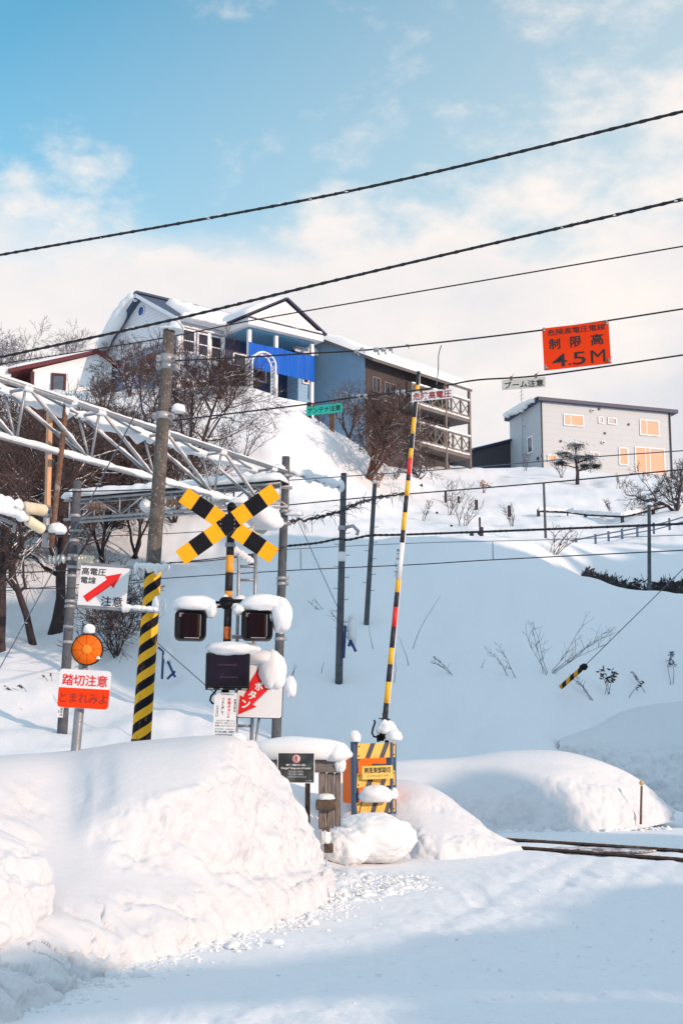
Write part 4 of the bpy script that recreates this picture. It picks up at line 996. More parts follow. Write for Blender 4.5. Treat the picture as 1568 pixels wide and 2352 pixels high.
def small_white_house():
    p = P(76, 843, 82); M = Matrix.Translation((p.x, 82, 0)) @ Matrix.Rotation(R(16), 4, 'Z'); h = p.z
    rt = thing('white_cottage', 'small white house with a dark red roof edge on the left hilltop', 'house', (p.x, 82, 21.5))
    zb = 19.5; L = 4.75; D = 6; pk = (3.85, h + 1.3); re = h + .75
    w = MB(M); w.prism([(0, zb), (L, zb), (L, re - .15), (pk[0], pk[1] - .15), (0, h - .15)], 0, D); w.build('wall', mat('white_render', (.76, .80, .82), .8, 0, .05, 2, .2, 30), rt)
    r = MB(M)
    r.slab([(-1.5, -.35, h - .35), (pk[0], -.35, pk[1] + .06), (pk[0], D + .3, pk[1] + .06), (-1.5, D + .3, h - .35)], .2, 0)
    r.slab([(pk[0], -.35, pk[1] + .06), (L + .7, -.35, re - .35), (L + .7, D + .3, re - .35), (pk[0], D + .3, pk[1] + .06)], .2, 0)
    ro = r.build('roof', MAROON, rt)
    s = MB(M); roof_snow(s, [(-1.7, D, h - .33), (-1.7, -.15, h - .33), (pk[0], -.15, pk[1] + .07), (pk[0], D, pk[1] + .07)], .26, 2)
    s.ridge([(-1.7, -.1, h - .45), (-1.9, 3, h - .5), (-1.7, 6, h - .45)], 1.0, .5, 4, droop=.9); s.build('roof_snow', SNOW, ro)
    t = MB(M); t.box((-.02, -.03, (zb + h) / 2 - .1), (.22, .12, h - zb - .4)); t.build('corner_board', mat('maroon_trim', (.06, .015, .025), .6), rt)
    window(rt, M, 1.55, h - 1.15, .62, 1.45, -.02, GLASS, MATS['maroon_trim'], (), .14)
    Ms = M @ Matrix.Translation((0, D, 0)) @ Matrix.Rotation(R(-90), 4, 'Z'); window(rt, Ms, 4.2, h - 1.3, 1.0, 1.2, -.02, GLASS, MATS['maroon_trim'], (), .14)
    q = MB(M); q.slab([(2.0, -1.9, 21.15), (8.0, -1.9, 21.75), (8.0, .1, 22.05), (2.0, .1, 21.45)], .3); qo = q.build('porch_roof', MAROON, rt)
    q = MB(M); roof_snow(q, [(2.1, -1.8, 21.17), (7.9, -1.8, 21.77), (7.9, 0, 22.06), (2.1, 0, 21.46)], .3, 5); q.build('roof_snow', SNOW, qo)
    q = MB(M); q.box((5, -.9, 20.3), (5.2, 1.6, 1.7)); q.build('porch_wall', SIDBR, rt)
small_white_house()

# ------------------------------------------------------------------ trees and shrubs
def branchy(rnd, tm, sm, p, d, L, r, lev, maxlev, kids, bend=.30, up=.12, snow=True, tipr=.006):
    """one limb with its side limbs; tm = (thick mesh, thin mesh)"""
    n = 7 if lev == 0 else 5 if lev == 1 else 4 if lev == 2 else 3
    pts = [Vector(p)]; rad = [r]; d = Vector(d).normalized(); dirs = []
    endr = max(tipr, r * (.45 if lev < maxlev else .3))
    for i in range(n):
        d = (d + Vector((rnd.gauss(0, bend), rnd.gauss(0, bend), rnd.gauss(0, bend) + up)) * (.7 if lev else .45)).normalized()
        pts.append(pts[-1] + d * (L / n)); dirs.append(Vector(d)); rad.append(r + (endr - r) * (i + 1) / n)
    (tm[0] if lev < 2 else tm[1]).tube(pts, rad, 8 if lev == 0 else 5 if lev == 1 else 3, 0, False, lev < 2)
    if sm is not None and lev <= 2:
        for a, b, ra in zip(pts, pts[1:], rad):
            if abs((b - a).normalized().z) < .8 and rnd.random() < .75:
                o = Vector((0, 0, ra * .8)); sm.tube([a + o, a.lerp(b, .5) + o * 1.15, b + o], [ra * .5, ra * .85, ra * .5], 5, 0, True)
    if lev == maxlev: return
    k = kids[lev]
    for c in range(k):
        t = rnd.uniform(.30 if lev else .38, 1.0) if c else 1.0
        f = t * n; i = min(int(f), n - 1); q = pts[i].lerp(pts[i + 1], f - i)
        base = dirs[i]; ax = base.cross(Vector((rnd.gauss(0, 1), rnd.gauss(0, 1), rnd.gauss(0, 1)))).normalized()
        ang = rnd.uniform(.45, 1.05) if c else rnd.uniform(.1, .4)
        nd = (base * math.cos(ang) + ax * math.sin(ang))
        rr = rad[i] * rnd.uniform(.45, .68) if c else rad[-1] * .95
        branchy(rnd, tm, sm, q, nd, L * rnd.uniform(.5, .78) * (1.05 - .3 * t), max(tipr, rr), lev + 1, maxlev, kids, bend, up * .8, snow, tipr)
def bare_tree(label, base, H, seed, trunks=1, lean=(0, 0), kids=(6, 6, 6, 5), r=.14, group=None, twig=TWIG, bark=BARK, spread=.5, bend=.3, up=.12, snow=True, tipr=.007, name='bare_tree', dirs=None, maxlev=4):
    rnd = random.Random(seed)
    rt = thing(name, label, 'tree' if name.endswith('tree') else 'shrub', base, group)
    a, b, s = MB(), MB(), MB() if snow else None
    for t in range(trunks):
        if dirs: d = Vector(dirs[t])
        else:
            th = 2 * math.pi * (t + rnd.random() * .5) / trunks
            d = Vector((math.cos(th) * spread * (trunks > 1) + lean[0], math.sin(th) * spread * (trunks > 1) + lean[1], 1))
        branchy(rnd, (a, b), s, Vector(base) - d.normalized() * .3, d, H * .55 * rnd.uniform(.85, 1.1), r * rnd.uniform(.8, 1.1), 0, maxlev, kids, bend, up, snow, tipr)
    a.build('trunk', bark, rt); b.build('crown', twig, rt)
    if s and s.v: s.build('branch_snow', SNOW, rt)['kind'] = 'stuff'
    return rt
hillgrp = 'bare trees on the left slope'
# the big many-limbed trees at the left, at the foot of the slope
bare_tree('thick trunked bare tree with forking limbs behind the striped post at the left', G(128, 41), 8.2, 11, 2, kids=(7, 7, 6, 5), r=.18, group=hillgrp, dirs=[(-.05, .1, 1), (.42, .1, .9)])
bare_tree('slanting bare tree leaning left in front of the thick forked tree', G(76, 40), 7.6, 12, 1, kids=(8, 7, 6, 4), r=.12, group=hillgrp, dirs=[(-.32, .1, .95)])
bare_tree('bare tree with a dark stout trunk cut by the left picture edge', G(2, 39.5), 8.0, 13, 1, kids=(6, 6, 6, 4), r=.20, group=hillgrp, dirs=[(.05, .1, 1)])
bare_tree('dense bare tree behind the lattice gantry at the far left', G(40, 50), 6.2, 14, 3, kids=(6, 6, 6, 4), r=.13, group=hillgrp, spread=.4)
bare_tree('bare tree rising above the drop posts of the gantry', G(190, 54), 5.8, 15, 3, kids=(6, 6, 6, 4), r=.13, group=hillgrp, spread=.45)
bare_tree('wide bare tree between the gantry and the concrete pole', G(275, 51), 6.0, 16, 3, kids=(7, 6, 6, 4), r=.13, group=hillgrp, spread=.5)
bare_tree('bare tree below the small white house', G(120, 66), 3.0, 17, 3, kids=(6, 6, 6, 4), r=.11, group=hillgrp, spread=.5)
bare_tree('bare tree half hidden by the concrete pole below the blue house', G(345, 66), 5.2, 18, 3, kids=(6, 6, 5, 4), r=.085, group=hillgrp, spread=.5)
bare_tree('bare tree with fanned limbs on the slope right of the concrete pole', G(450, 60), 7.4, 19, 4, kids=(7, 7, 6, 4), r=.085, group=hillgrp, spread=.5, dirs=[(-.1, .05, 1), (.42, 0, .9), (.75, 0, .75), (-.5, .1, .8)])
bare_tree('bare tree before the windows of the blue house', G(505, 71), 3.0, 20, 3, kids=(6, 6, 6, 4), r=.10, group=hillgrp, spread=.6)
bare_tree('bare tree in front of the shaded gable of the blue house', G(300, 73), 4.0, 21, 3, kids=(6, 6, 5, 4), r=.075, group=hillgrp, spread=.5)
bare_tree('bare tree at the left picture edge below the white house', G(-15, 60), 4.2, 27, 3, kids=(6, 6, 6, 4), r=.12, group=hillgrp, spread=.5)
for px, Y, H, sd, lab in ((20, 46, 5.4, 51, 'thin stemmed bare tree behind the upper snow laden bracket arm'), (105, 48, 5.4, 52, 'thin stemmed bare tree seen between the drop posts and the left edge'), (165, 46, 5.2, 53, 'thin stemmed bare tree behind the top of the left gantry mast'), (235, 47, 5.4, 54, 'thin stemmed bare tree above the red arrow sign'), (310, 48, 5.6, 55, 'thin stemmed bare tree just left of the concrete pole'), (400, 52, 5.2, 56, 'thin stemmed bare tree just right of the concrete pole above the beam'), (70, 58, 3.4, 57, 'thin stemmed bare tree below the white cottage window'), (240, 62, 3.4, 58, 'thin stemmed bare tree below the right end of the cottage roof')):
    bare_tree(lab, G(px, Y), H, sd, 4, kids=(6, 6, 6, 4), r=.06, group=hillgrp, spread=.6, snow=True, tipr=.0075)
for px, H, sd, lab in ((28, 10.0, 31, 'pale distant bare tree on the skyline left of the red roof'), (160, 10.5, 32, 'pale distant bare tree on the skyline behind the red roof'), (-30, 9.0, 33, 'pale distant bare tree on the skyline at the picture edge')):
    bare_tree(lab, G(px, 99), H, sd, 2, kids=(6, 6, 5, 4), r=.10, group='distant trees on the skyline', twig=mat('pale_twig', (.17, .16, .19), .85), spread=.25, snow=False, tipr=.010)  # paler twig colour for the distant trees
bare_tree('twisted reddish trunked tree in front of the balcony building', G(845, 70), 5.4, 22, 4, kids=(7, 6, 6, 5), r=.10, bark=REDBARK, twig=TWIG, spread=.6, bend=.42, up=.06, dirs=[(-.45, 0, .9), (.05, 0, 1), (.55, -.1, .55), (.9, -.2, .35)])
bare_tree('bare shrub spreading low under the lower balcony', G(960, 74), 2.6, 23, 5, kids=(6, 6, 5), r=.06, name='bare_shrub', spread=.9, maxlev=3, up=.05)
bare_tree('bare shrub beside the left drop of the blue house ridge', G(800, 72), 3.8, 24, 3, kids=(6, 6, 5), r=.07, name='bare_shrub', spread=.4, maxlev=3)
bare_tree('gnarled bare tree at the right picture edge below the pale grey house', G(1552, 62), 3.2, 25, 3, kids=(6, 6, 5, 4), r=.10, spread=.6, bend=.4, bark=TWIGD, twig=TWIGD)
bare_tree('dense bare bush between the orange disc and the striped pole', G(268, 39), 3.3, 26, 9, kids=(6, 6, 5), r=.035, name='bare_bush', spread=.55, maxlev=3, up=.1)
bare_tree('bare bush behind the red roofed porch of the white house', G(235, 74), 2.0, 28, 5, kids=(6, 6, 5), r=.05, name='bare_bush', spread=.5, maxlev=3)
def pine():
    b = G(1325, 82); rt = thing('pine_tree', 'small dark pine with snow pads in front of the pale grey house', 'tree', b)
    rnd = random.Random(8); t = MB(); t.tube([b - Vector((0, 0, .3)), b + Vector((.05, 0, .7)), b + Vector((-.05, 0, 1.5)), b + Vector((0, 0, 2.3))], [.13, .10, .07, .03], 7)
    cr, sn = MB(), MB()
    for (x, z, w, h) in ((0, 2.25, .75, .3), (-.75, 1.75, .7, .28), (.75, 1.55, .7, .3), (.15, 1.5, .8, .3), (-.95, 1.25, .45, .2), (1.15, 1.05, .4, .22), (.5, 1.05, .45, .22)):
        t.tube([b + Vector((0, 0, z - .3)), b + Vector((x, 0, z - .05))], [.04, .025], 4)
        for i in range(620):
            q = Vector((rnd.gauss(0, .42) * w, rnd.gauss(0, .45) * w, rnd.gauss(0, .4) * h)); c = b + Vector((x, 0, z)) + q
            d = Vector((rnd.gauss(0, 1), rnd.gauss(0, 1), rnd.gauss(.4, .6))).normalized() * rnd.uniform(.07, .16); s_ = d.cross(Vector((rnd.gauss(0, 1), rnd.gauss(0, 1), 1))).normalized() * .018
            cr.add([c - s_, c + s_, c + d], [(0, 1, 2)])
        sn.lump(b + Vector((x, 0, z + h * .55)), (w * .62, w * .6, h * .42), int(x * 10 + 40), .2, .35, 2, 14, 9)
    t.build('trunk', BARK, rt); cr.build('crown', PINE, rt); sn.build('snow_pad', SNOW, rt)
pine()

def weed(label, base, H, seed, kind='twig', lean=(0, 0), group=None, spread=.3, stems=1, m=TWIGD, r=.012):
    rnd = random.Random(seed); mb = MB(); base = Vector(base)
    for s_ in range(stems):
        d = Vector((lean[0] + rnd.gauss(0, spread), rnd.gauss(0, spread * .5), 1)).normalized()
        b0 = base + Vector((rnd.gauss(0, .06) * (stems > 1), rnd.gauss(0, .06) * (stems > 1), -.08))
        pts = [b0]
        for i in range(6):
            d = (d + Vector((rnd.gauss(0, .10) + lean[0] * .08, 0, rnd.gauss(0, .06) - (.20 if kind == 'reed' and i > 3 else 0)))).normalized(); pts.append(pts[-1] + d * H / 6 * rnd.uniform(.85, 1.1))
        mb.tube(pts, [r * (1 - .1 * i) for i in range(7)], 4, 0, False)
        if kind == 'twig':
            for i in range(2, 7):
                for c in range(rnd.randint(1, 3)):
                    d2 = Vector((rnd.gauss(lean[0], .6), rnd.gauss(0, .4), rnd.uniform(.3, 1))).normalized(); l = H * rnd.uniform(.12, .32)
                    q = pts[i] + d2 * l * .5; e = q + (d2 + Vector((rnd.gauss(0, .25), 0, .2))).normalized() * l * .5
                    mb.tube([pts[i], q, e], [r * .6, r * .5, r * .35], 3, 0, False)
                    if rnd.random() < .6:
                        d3 = Vector((rnd.gauss(0, .7), 0, .7)).normalized(); mb.tube([q, q + d3 * l * .4], [r * .4, r * .3], 3, 0, False)
        if kind in ('reed', 'leaf'):
            for i in range(26 if kind == 'reed' else 9):
                t = rnd.uniform(.55, 1) * 5.99; k = int(t); q = pts[k].lerp(pts[k + 1], t - k)
                d2 = Vector((rnd.gauss(lean[0] * 1.5, .5), rnd.gauss(0, .3), rnd.uniform(-.7, .2))).normalized(); l = H * (rnd.uniform(.08, .16) if kind == 'reed' else rnd.uniform(.14, .26)); sd = d2.cross(Vector((0, 1, .2))).normalized() * (l * (.10 if kind == 'reed' else .16))
                mb.add([q, q + d2 * l * .5 + sd, q + d2 * l, q + d2 * l * .5 - sd], [(0, 1, 2, 3)])
    o = mb.build('weed_stalk' if kind != 'bush' else 'shrub', m, origin=base)
    return tag(o, label, 'plant', group)
WG = 'dry stalks poking through the snow slope'
def wz(pxb, pyb):      # the distance at which the slope in this picture column is seen at this height
    lo, hi = 31.0, 100.0
    for Y in np.arange(31, 100, .4):
        if proj(G(pxb, Y))[1] <= pyb: return float(Y)
    return 100.0
for (px, py, top, kind, lean, st, sd, lab) in (
    (946, 1498, 1372, 'bare', .30, 1, 1, 'tall thin curving stalk standing alone right of the barrier arm'),
    (1036, 1553, 1515, 'twig', -.9, 2, 2, 'bent twig arching left low on the slope right of the barrier arm'),
    (1176, 1556, 1490, 'twig', -.45, 2, 3, 'two crossing bent twigs on the middle of the shaded slope'),
    (1103, 1542, 1515, 'bare', .2, 1, 4, 'short bare stick left of the two crossing twigs'),
    (1249, 1560, 1452, 'twig', 0, 3, 5, 'upright branching sapling left of the leaning stalks'),
    (1262, 1550, 1442, 'twig', .85, 4, 6, 'bundle of stalks leaning right above the striped guy marker'),
    (1358, 1603, 1548, 'twig', -.4, 2, 7, 'broken stalk just right of the striped guy marker'),
    (1392, 1597, 1538, 'leaf', .15, 4, 8, 'leafy dried shrublet right of the striped guy marker'),
    (1443, 1604, 1562, 'leaf', .5, 1, 9, 'stalk with one drooping leaf right of the leafy shrublet'),
    (1487, 1606, 1552, 'reed', -.5, 1, 10, 'drooping feathered reed bending left near the right edge'),
    (1534, 1610, 1535, 'reed', .2, 2, 11, 'upright feathered reed at the right edge of the slope'),
    (938, 1532, 1465, 'bare', -.18, 1, 12, 'dark leaning stick right of the barrier arm'),
    (905, 1570, 1500, 'bare', .1, 1, 13, 'thin stick beside the barrier arm'),
    (815, 1492, 1425, 'twig', -.5, 2, 14, 'twig beside the bare concrete pole foot'),
    (857, 1500, 1440, 'bare', -.12, 1, 15, 'thin upright stalk between the two bare poles'),
    (755, 1410, 1375, 'twig', -.9, 2, 16, 'small twig growing left of the bare concrete pole'),
    (70, 1610, 1575, 'leaf', -.4, 1, 17, 'drooping bamboo grass leaf at the left on the shaded snow'),
    (40, 1600, 1570, 'leaf', -.6, 1, 18, 'drooping bamboo grass tuft nearest the left edge'),
    (120, 1575, 1550, 'leaf', -.3, 2, 19, 'bamboo grass tuft left of the stop sign'),
    (60, 1655, 1632, 'bare', -.5, 1, 20, 'short slanting stick low on the left snow'),
    (18, 1650, 1630, 'twig', .1, 1, 21, 'forked twig at the left edge low on the snow'),
    (738, 1555, 1530, 'bare', .12, 1, 22, 'short stick left of the bare concrete pole'),
    (668, 1555, 1530, 'bare', .3, 2, 23, 'crossed little sticks right of the gantry mast'),
    (1175, 1215, 1165, 'twig', .05, 4, 24, 'bare sapling on the lit slope by the upper fence'),
    (1270, 1272, 1215, 'twig', .35, 6, 25, 'tangled brush at the upper rim of the shaded slope'),
    (1030, 1190, 1110, 'twig', .1, 6, 26, 'tall thin brush left of the upper fence posts'),
    (1060, 1215, 1150, 'twig', .3, 6, 27, 'spreading brush above the double post'),
    (975, 1195, 1150, 'twig', .1, 3, 28, 'light brush right of the barrier arm on the lit slope'),
    (1110, 1130, 1100, 'leaf', .1, 6, 29, 'russet dried bush high on the lit slope'),
    (866, 1125, 1085, 'leaf', .1, 7, 30, 'russet dried bush below the twisted tree'),
    (702, 925, 893, 'leaf', .1, 7, 31, 'russet dried bush on the ridge by the blue house'),
    (1205, 1082, 1040, 'twig', 0, 4, 32, 'thin brush below the left corner of the pale grey house'),
    (1290, 1095, 1055, 'twig', -.1, 7, 33, 'bare brush left of the small pine'),
    (1420, 1120, 1090, 'twig', .1, 4, 34, 'faint brush right of the small pine'),
    (1400, 1175, 1145, 'twig', 0, 5, 35, 'faint brush above the upper fence'),
    (730, 985, 950, 'twig', .2, 5, 36, 'thin brush on the ridge left of the teal sign'),
    (905, 1110, 1065, 'twig', .3, 7, 37, 'dense brush low under the twisted tree'),
    (490, 1110, 1040, 'twig', .4, 6, 38, 'brush on the left slope right of the concrete pole'),
    (560, 1060, 985, 'twig', .5, 6, 39, 'brush on the slope below the fanned tree'),
    (600, 1130, 1085, 'twig', .3, 4, 40, 'little brush on the slope above the crossbuck')):
    Y = wz(px, py) if py > 1300 else wz(px, py)
    b = G(px, Y); H = max(.15, (py - top) * kpx((py + top) / 2, Y) * (1 + .5 * abs(lean)))
    m = DRYLEAF if 'russet' in lab else REED if kind == 'reed' else TWIGD if py > 1300 else TWIG
    weed(lab, b, H, sd, kind, (lean, 0), WG, .28 if st > 2 else .1, st, m, .0085 if py > 1300 else .015)
def brush_band():
    mb = MB(); sn = MB(); rnd = random.Random(3)
    for i in range(330):
        px = 1345 + 235 * (i / 330) + rnd.gauss(0, 4); Y = 45.6 + rnd.random() * 2.6
        b = G(px, Y); n = 2
        for s_ in range(n):
            d = Vector((rnd.gauss(0, .6), rnd.gauss(-.3, .3), 1)).normalized(); H = rnd.uniform(.25, .6) * min(1, .5 + (px - 1340) / 160)
            q = b + d * H * .5; e = q + (d + Vector((rnd.gauss(0, .5), 0, -.3))).normalized() * H * .5
            mb.tube([b - Vector((0, 0, .1)), q, e], [.018, .014, .008], 3, 0, False)
            for c in range(4):
                l = Vector((rnd.gauss(0, .12), rnd.gauss(0, .1), rnd.gauss(-.03, .1))); mb.add([q, q + l, q + l + Vector((.04, 0, .09))], [(0, 1, 2)])
    o = mb.build('undergrowth', TWIGD); tag(o, 'dark frozen undergrowth along the gully rim at the right', 'undergrowth', kind='stuff')
brush_band()

# ------------------------------------------------------------------ poles
def lerp_pole(a, b, n=10): return [Vector(a).lerp(Vector(b), i / n) for i in range(n + 1)]
def concrete_pole():
    Y = 17.0; b = P(*cC(719, 1290), Y); m = P(*cC(782, 390), Y); t = P(*cA(762, 190), Y); k = kpx(1300, Y)
    ax = (t - b).normalized(); b2 = b - ax * 1.2
    rt = thing('concrete_pole', 'leaning concrete pole with black and yellow spiral stripes round its lower half', 'pole', b2)
    def rad(z):  return (20.5 - 6.3 * (z - b.z) / (t.z - b.z)) * k
    mb = MB(); pts = lerp_pole(b2, t, 24); mb.tube(pts, [rad(p.z) * .96 for p in pts], 28); mb.build('shaft', CONC, rt)
    mb = MB(); q = lerp_pole(b - ax * .05, m, 20); mb.tube(q, [rad(p.z) * 1.06 for p in q], 36, 0, True, True, True); mb.build('striped_sleeve', TIGER, rt)
    mb = MB(); q = lerp_pole(b - ax * .25, b + ax * .06, 2); mb.tube(q, [rad(p.z) * 1.12 for p in q], 28); mb.build('rusty_band', RUST, rt)
    def at(py): return b + ax * ((1710 - py) / (1710 - 756) * (t - b).length)
    for py, hh, mt in ((828, .11, GALVD), (846, .09, GALV), (964, .09, GALVD)):
        c = at(py); mb = MB(); rr = rad(c.z) * 1.12; mb.tube([c - ax * hh * .5, c + ax * hh * .5], rr, 26)
        for s in (-1, 1): mb.box((c.x + s * rr * 1.12, c.y, c.z), (.07, .10, hh * .8), bev=.01); mb.tube([(c.x + s * rr * 1.15, c.y - .09, c.z), (c.x + s * rr * 1.15, c.y + .09, c.z)], .016, 6)
        mb.build('clamp', mt, rt)
    s = MB(); s.lump(t + Vector((.085, .0, .01)), (.10, .15, .10), 4, .3, .2); s.lump(t + Vector((.0, .02, .0)), (.13, .13, .03), 2, .3, .2); s.build('snow_cap', SNOW, rt)
    s = MB(); c = at(960); s.lump(c + Vector((.19, -.03, .05)), (.09, .07, .08), 6); s.build('snow_cap', SNOW, rt)
concrete_pole()

def direction_sign():
    Y = 16.75; f = frame(*k7(943, 492), Y, 3.9); k = kpx(1347, Y)
    rt = thing('voltage_sign', 'white square sign with a red diagonal arrow bracketed to the striped pole', 'sign', f.translation)
    mb = MB(f); mb.prism(rrect(112, 94, 2), -1.0, 1.0); mb.build('panel', WHITE, rt)
    mb = MB(f); mb.text('高電圧', -25, 33, 56, 17, -1.6, 0, .012); mb.text('電線', -36, 12.5, 35, 16, -1.6, 0, .012); mb.text('注意', 22, -33, 50, 23, -1.6, 0, .012); mb.build('lettering', INK, rt)
    mb = MB(f); a = math.atan2(58, 70); ca, sa = math.cos(a), math.sin(a)
    pts = [(-52, -8.5), (14, -8.5), (14, -17), (50, 0), (14, 17), (14, 8.5), (-52, 8.5)]
    pts = [(x * ca - z * sa + 1, x * sa + z * ca + 1.5) for x, z in pts]
    mb.prism(pts, -1.7, -1.1); mb.build('arrow', RED, rt)
    for z in (49, -49):
        x1 = 139 if z > 0 else 143
        mb = MB(f); mb.box(((x1 - 56) / 2, 1.5, z), (x1 + 56, 5, 7.5), bev=.8); mb.box(((x1 - 56) / 2, -1.2, z + 2.6), (x1 + 56, 1.2, 1.6))
        for x in (-48, 48, 86, 130): mb.lathe([(0, 0), (1.8, 0), (1.8, 1.6), (0, 1.8)], (x, -1.6, z - .5), 'Y', 8)
        br = mb.build('bracket_rail', GALV, rt)
        s = MB(f)
        if z > 0: s.ridge([(66, 0, z + 3), (90, -2, z + 4), (139, -1, z + 2)], 22, 9, 3, fr=.12, droop=1.2); s.lump((136, 0, z + 6), (11, 11, 9), 3, .8, .25)
        else: s.ridge([(45, 0, z + 3), (90, -2, z + 4), (141, -1, z + 3)], 20, 8, 8, fr=.12, droop=.7); s.lump((131, 2, z + 16), (15, 12, 22), 5, .8, .22); s.lump((141, 0, z - 1), (6, 7, 9), 2, .9)
        s.build('snow', SNOW, br)
direction_sign()

def stop_sign():
    Y = 15.0; k = kpx(1600, Y); b = P(*k7(688, 1990), Y); t = P(*k7(778, 1000), Y); ax = (t - b).normalized()
    rt = thing('stop_sign_post', 'grey post carrying an orange reflector disc and a red and white crossing warning plate', 'sign', b - ax * .6)
    mb = MB(); mb.tube(lerp_pole(b - ax * .6, t, 8), .052, 18); mb.build('post', GALV, rt)
    f = frame(*k7(768, 1427), Y - .12, 3.3)
    mb = MB(f)
    pl = rrect(118, 88, 7); mb.prism(pl, -1, 1); mb.box((-20, 3, 20), (60, 4, 5)); p0 = mb.build('plate', WHITE, rt)
    mb = MB(f); mb.prism([(-58.5, 1.5)] + [q for q in rrect(117, 86, 7) if q[1] < 1] [0:0] + [(-58.5, -36), (-56.5, -41.5), (-51, -43.5), (51, -43.5), (56.5, -41.5), (58.5, -36), (58.5, 1.5)], -1.5, -.9); mb.build('red_field', REDOR, p0)
    mb = MB(f); mb.text('踏切注意', 0, 20, 104, 26, -1.9, 0, .014); mb.build('lettering', RED, p0)
    mb = MB(f); mb.text('とまれみよ', 0, -21, 108, 23, -2.0, 0, .012); mb.build('lettering', DRED, p0)
    f = frame(*k7(795, 1066), Y - .14, 3)
    mb = MB(f); mb.lathe([(0, -5), (36.5, -5), (36.5, 3), (34.5, 4), (34.5, 2), (0, 2)], (0, 0, 0), 'Y', 40); mb.build('disc_housing', BLACK, rt)
    mb = MB(f); mb.lathe([(11.5, 2.2), (34.4, 2.2), (34.0, 3.6), (12, 5.6), (11.5, 5.6)], (0, 0, 0), 'Y', 40); d = mb.build('disc', ORANGE, rt)
    mb = MB(f); mb.lathe([(0, 2), (11.6, 2), (11.4, 6.6), (9, 8), (0, 8.6)], (0, 0, 0), 'Y', 28); mb.build('disc_boss', mat('orange_boss', (.9, .26, .012), .4), d)
    mb = MB(f)
    for i in range(8):
        a = math.pi / 4 * i + .1; x0, z0, x1, z1 = 12 * math.cos(a), 12 * math.sin(a), 34 * math.cos(a), 34 * math.sin(a); mb.tube([(x0, -5.7, z0), (x1, -3.8, z1)], .55, 4)
    for i in range(10):
        a = math.pi * (1.15 + .7 * i / 9); mb.lathe([(0, 0), (1.2, 0), (0, .8)], (26 * math.cos(a), -4.2, 26 * math.sin(a)), 'Y', 6)
    mb.build('disc_seams', mat('orange_seam', (.35, .05, .005), .6), d)
    mb = MB(f); mb.box((1, 0, 37), (36, 14, 4), bev=1); mb.build('cap_plate', BLUEST, rt)
    s = MB(f); s.lump((1, 0, 44), (14, 14, 15), 6, .4, .16); s.lump((27, -4, -19), (5, 3, 5), 3); s.build('snow_cap', SNOW, rt)
stop_sign()

def plain_pole(name, label, bot, top, Y, w, mt, group=None, below=.5, steps=None, plate=None, Yt=None):
    b = P(*bot, Y); t = P(*top, Yt or Y); ax = (t - b).normalized()
    rt = thing(name, label, 'pole', b - ax * below, group); r = w / 2 * kpx(bot[1], Y)
    mb = MB(); q = lerp_pole(b - ax * below, t, 12); mb.tube(q, [r * (1.05 - .02 * i) for i in range(13)], 16); mb.build('shaft', mt, rt)
    if steps:
        for i in range(steps):
            c = b.lerp(t, .25 + .5 * i / steps); s = -1 if i % 2 else 1; mb = MB(); mb.tube([c, c + Vector((s * (r + .10), 0, 0)), c + Vector((s * (r + .10), 0, .03))], .011, 5); mb.build('step_bolt', GALVD, rt)
    return rt, b, t, ax, r
GP = 'line poles on the slope'
rt, b, t, ax, r = plain_pole('utility_pole', 'dark grey concrete pole standing bare on the slope right of the crossing signal', cD(1030, 1188), cD(1058, 12), 37, 17, CONC2, GP, steps=9)
mb = MB(); c = b + ax * 3.1; mb.tube([c - ax * .13, c + ax * .13], r * 1.05, 16); mb.build('white_band', WHITE, rt)
mb = MB(); c = b + ax * (t - b).length * .72; mb.tube([c, c + Vector((.28, -.1, .05)), c + Vector((.42, -.1, -.1)), c + Vector((.38, -.1, -.2))], .05, 8); mb.tube([c - ax * .06, c + ax * .06], r * 1.2, 14); mb.build('lamp_arm', GALVD, rt)
rt, b, t, ax, r = plain_pole('utility_pole', 'thinner dark pole standing behind and right of the bare concrete pole', cD(1190, 915), cD(1240, 75), 41, 12, CONC2, GP, steps=9)
plain_pole('utility_pole', 'short thin grey post crossing the overhead wires in the middle of the lit slope', cF(780, 522), cF(768, 185), 52, 6.5, CONC2, GP)
rt, b, t, ax, r = plain_pole('utility_pole', 'grey post rising from the gully brush near the right edge', cF(1375, 812), cF(1373, 310), 44.5, 9.5, CONC2, GP, below=1.2)
s = MB(); s.lump(t, (.12, .12, .08), 3, .2); s.build('snow_cap', SNOW, rt)

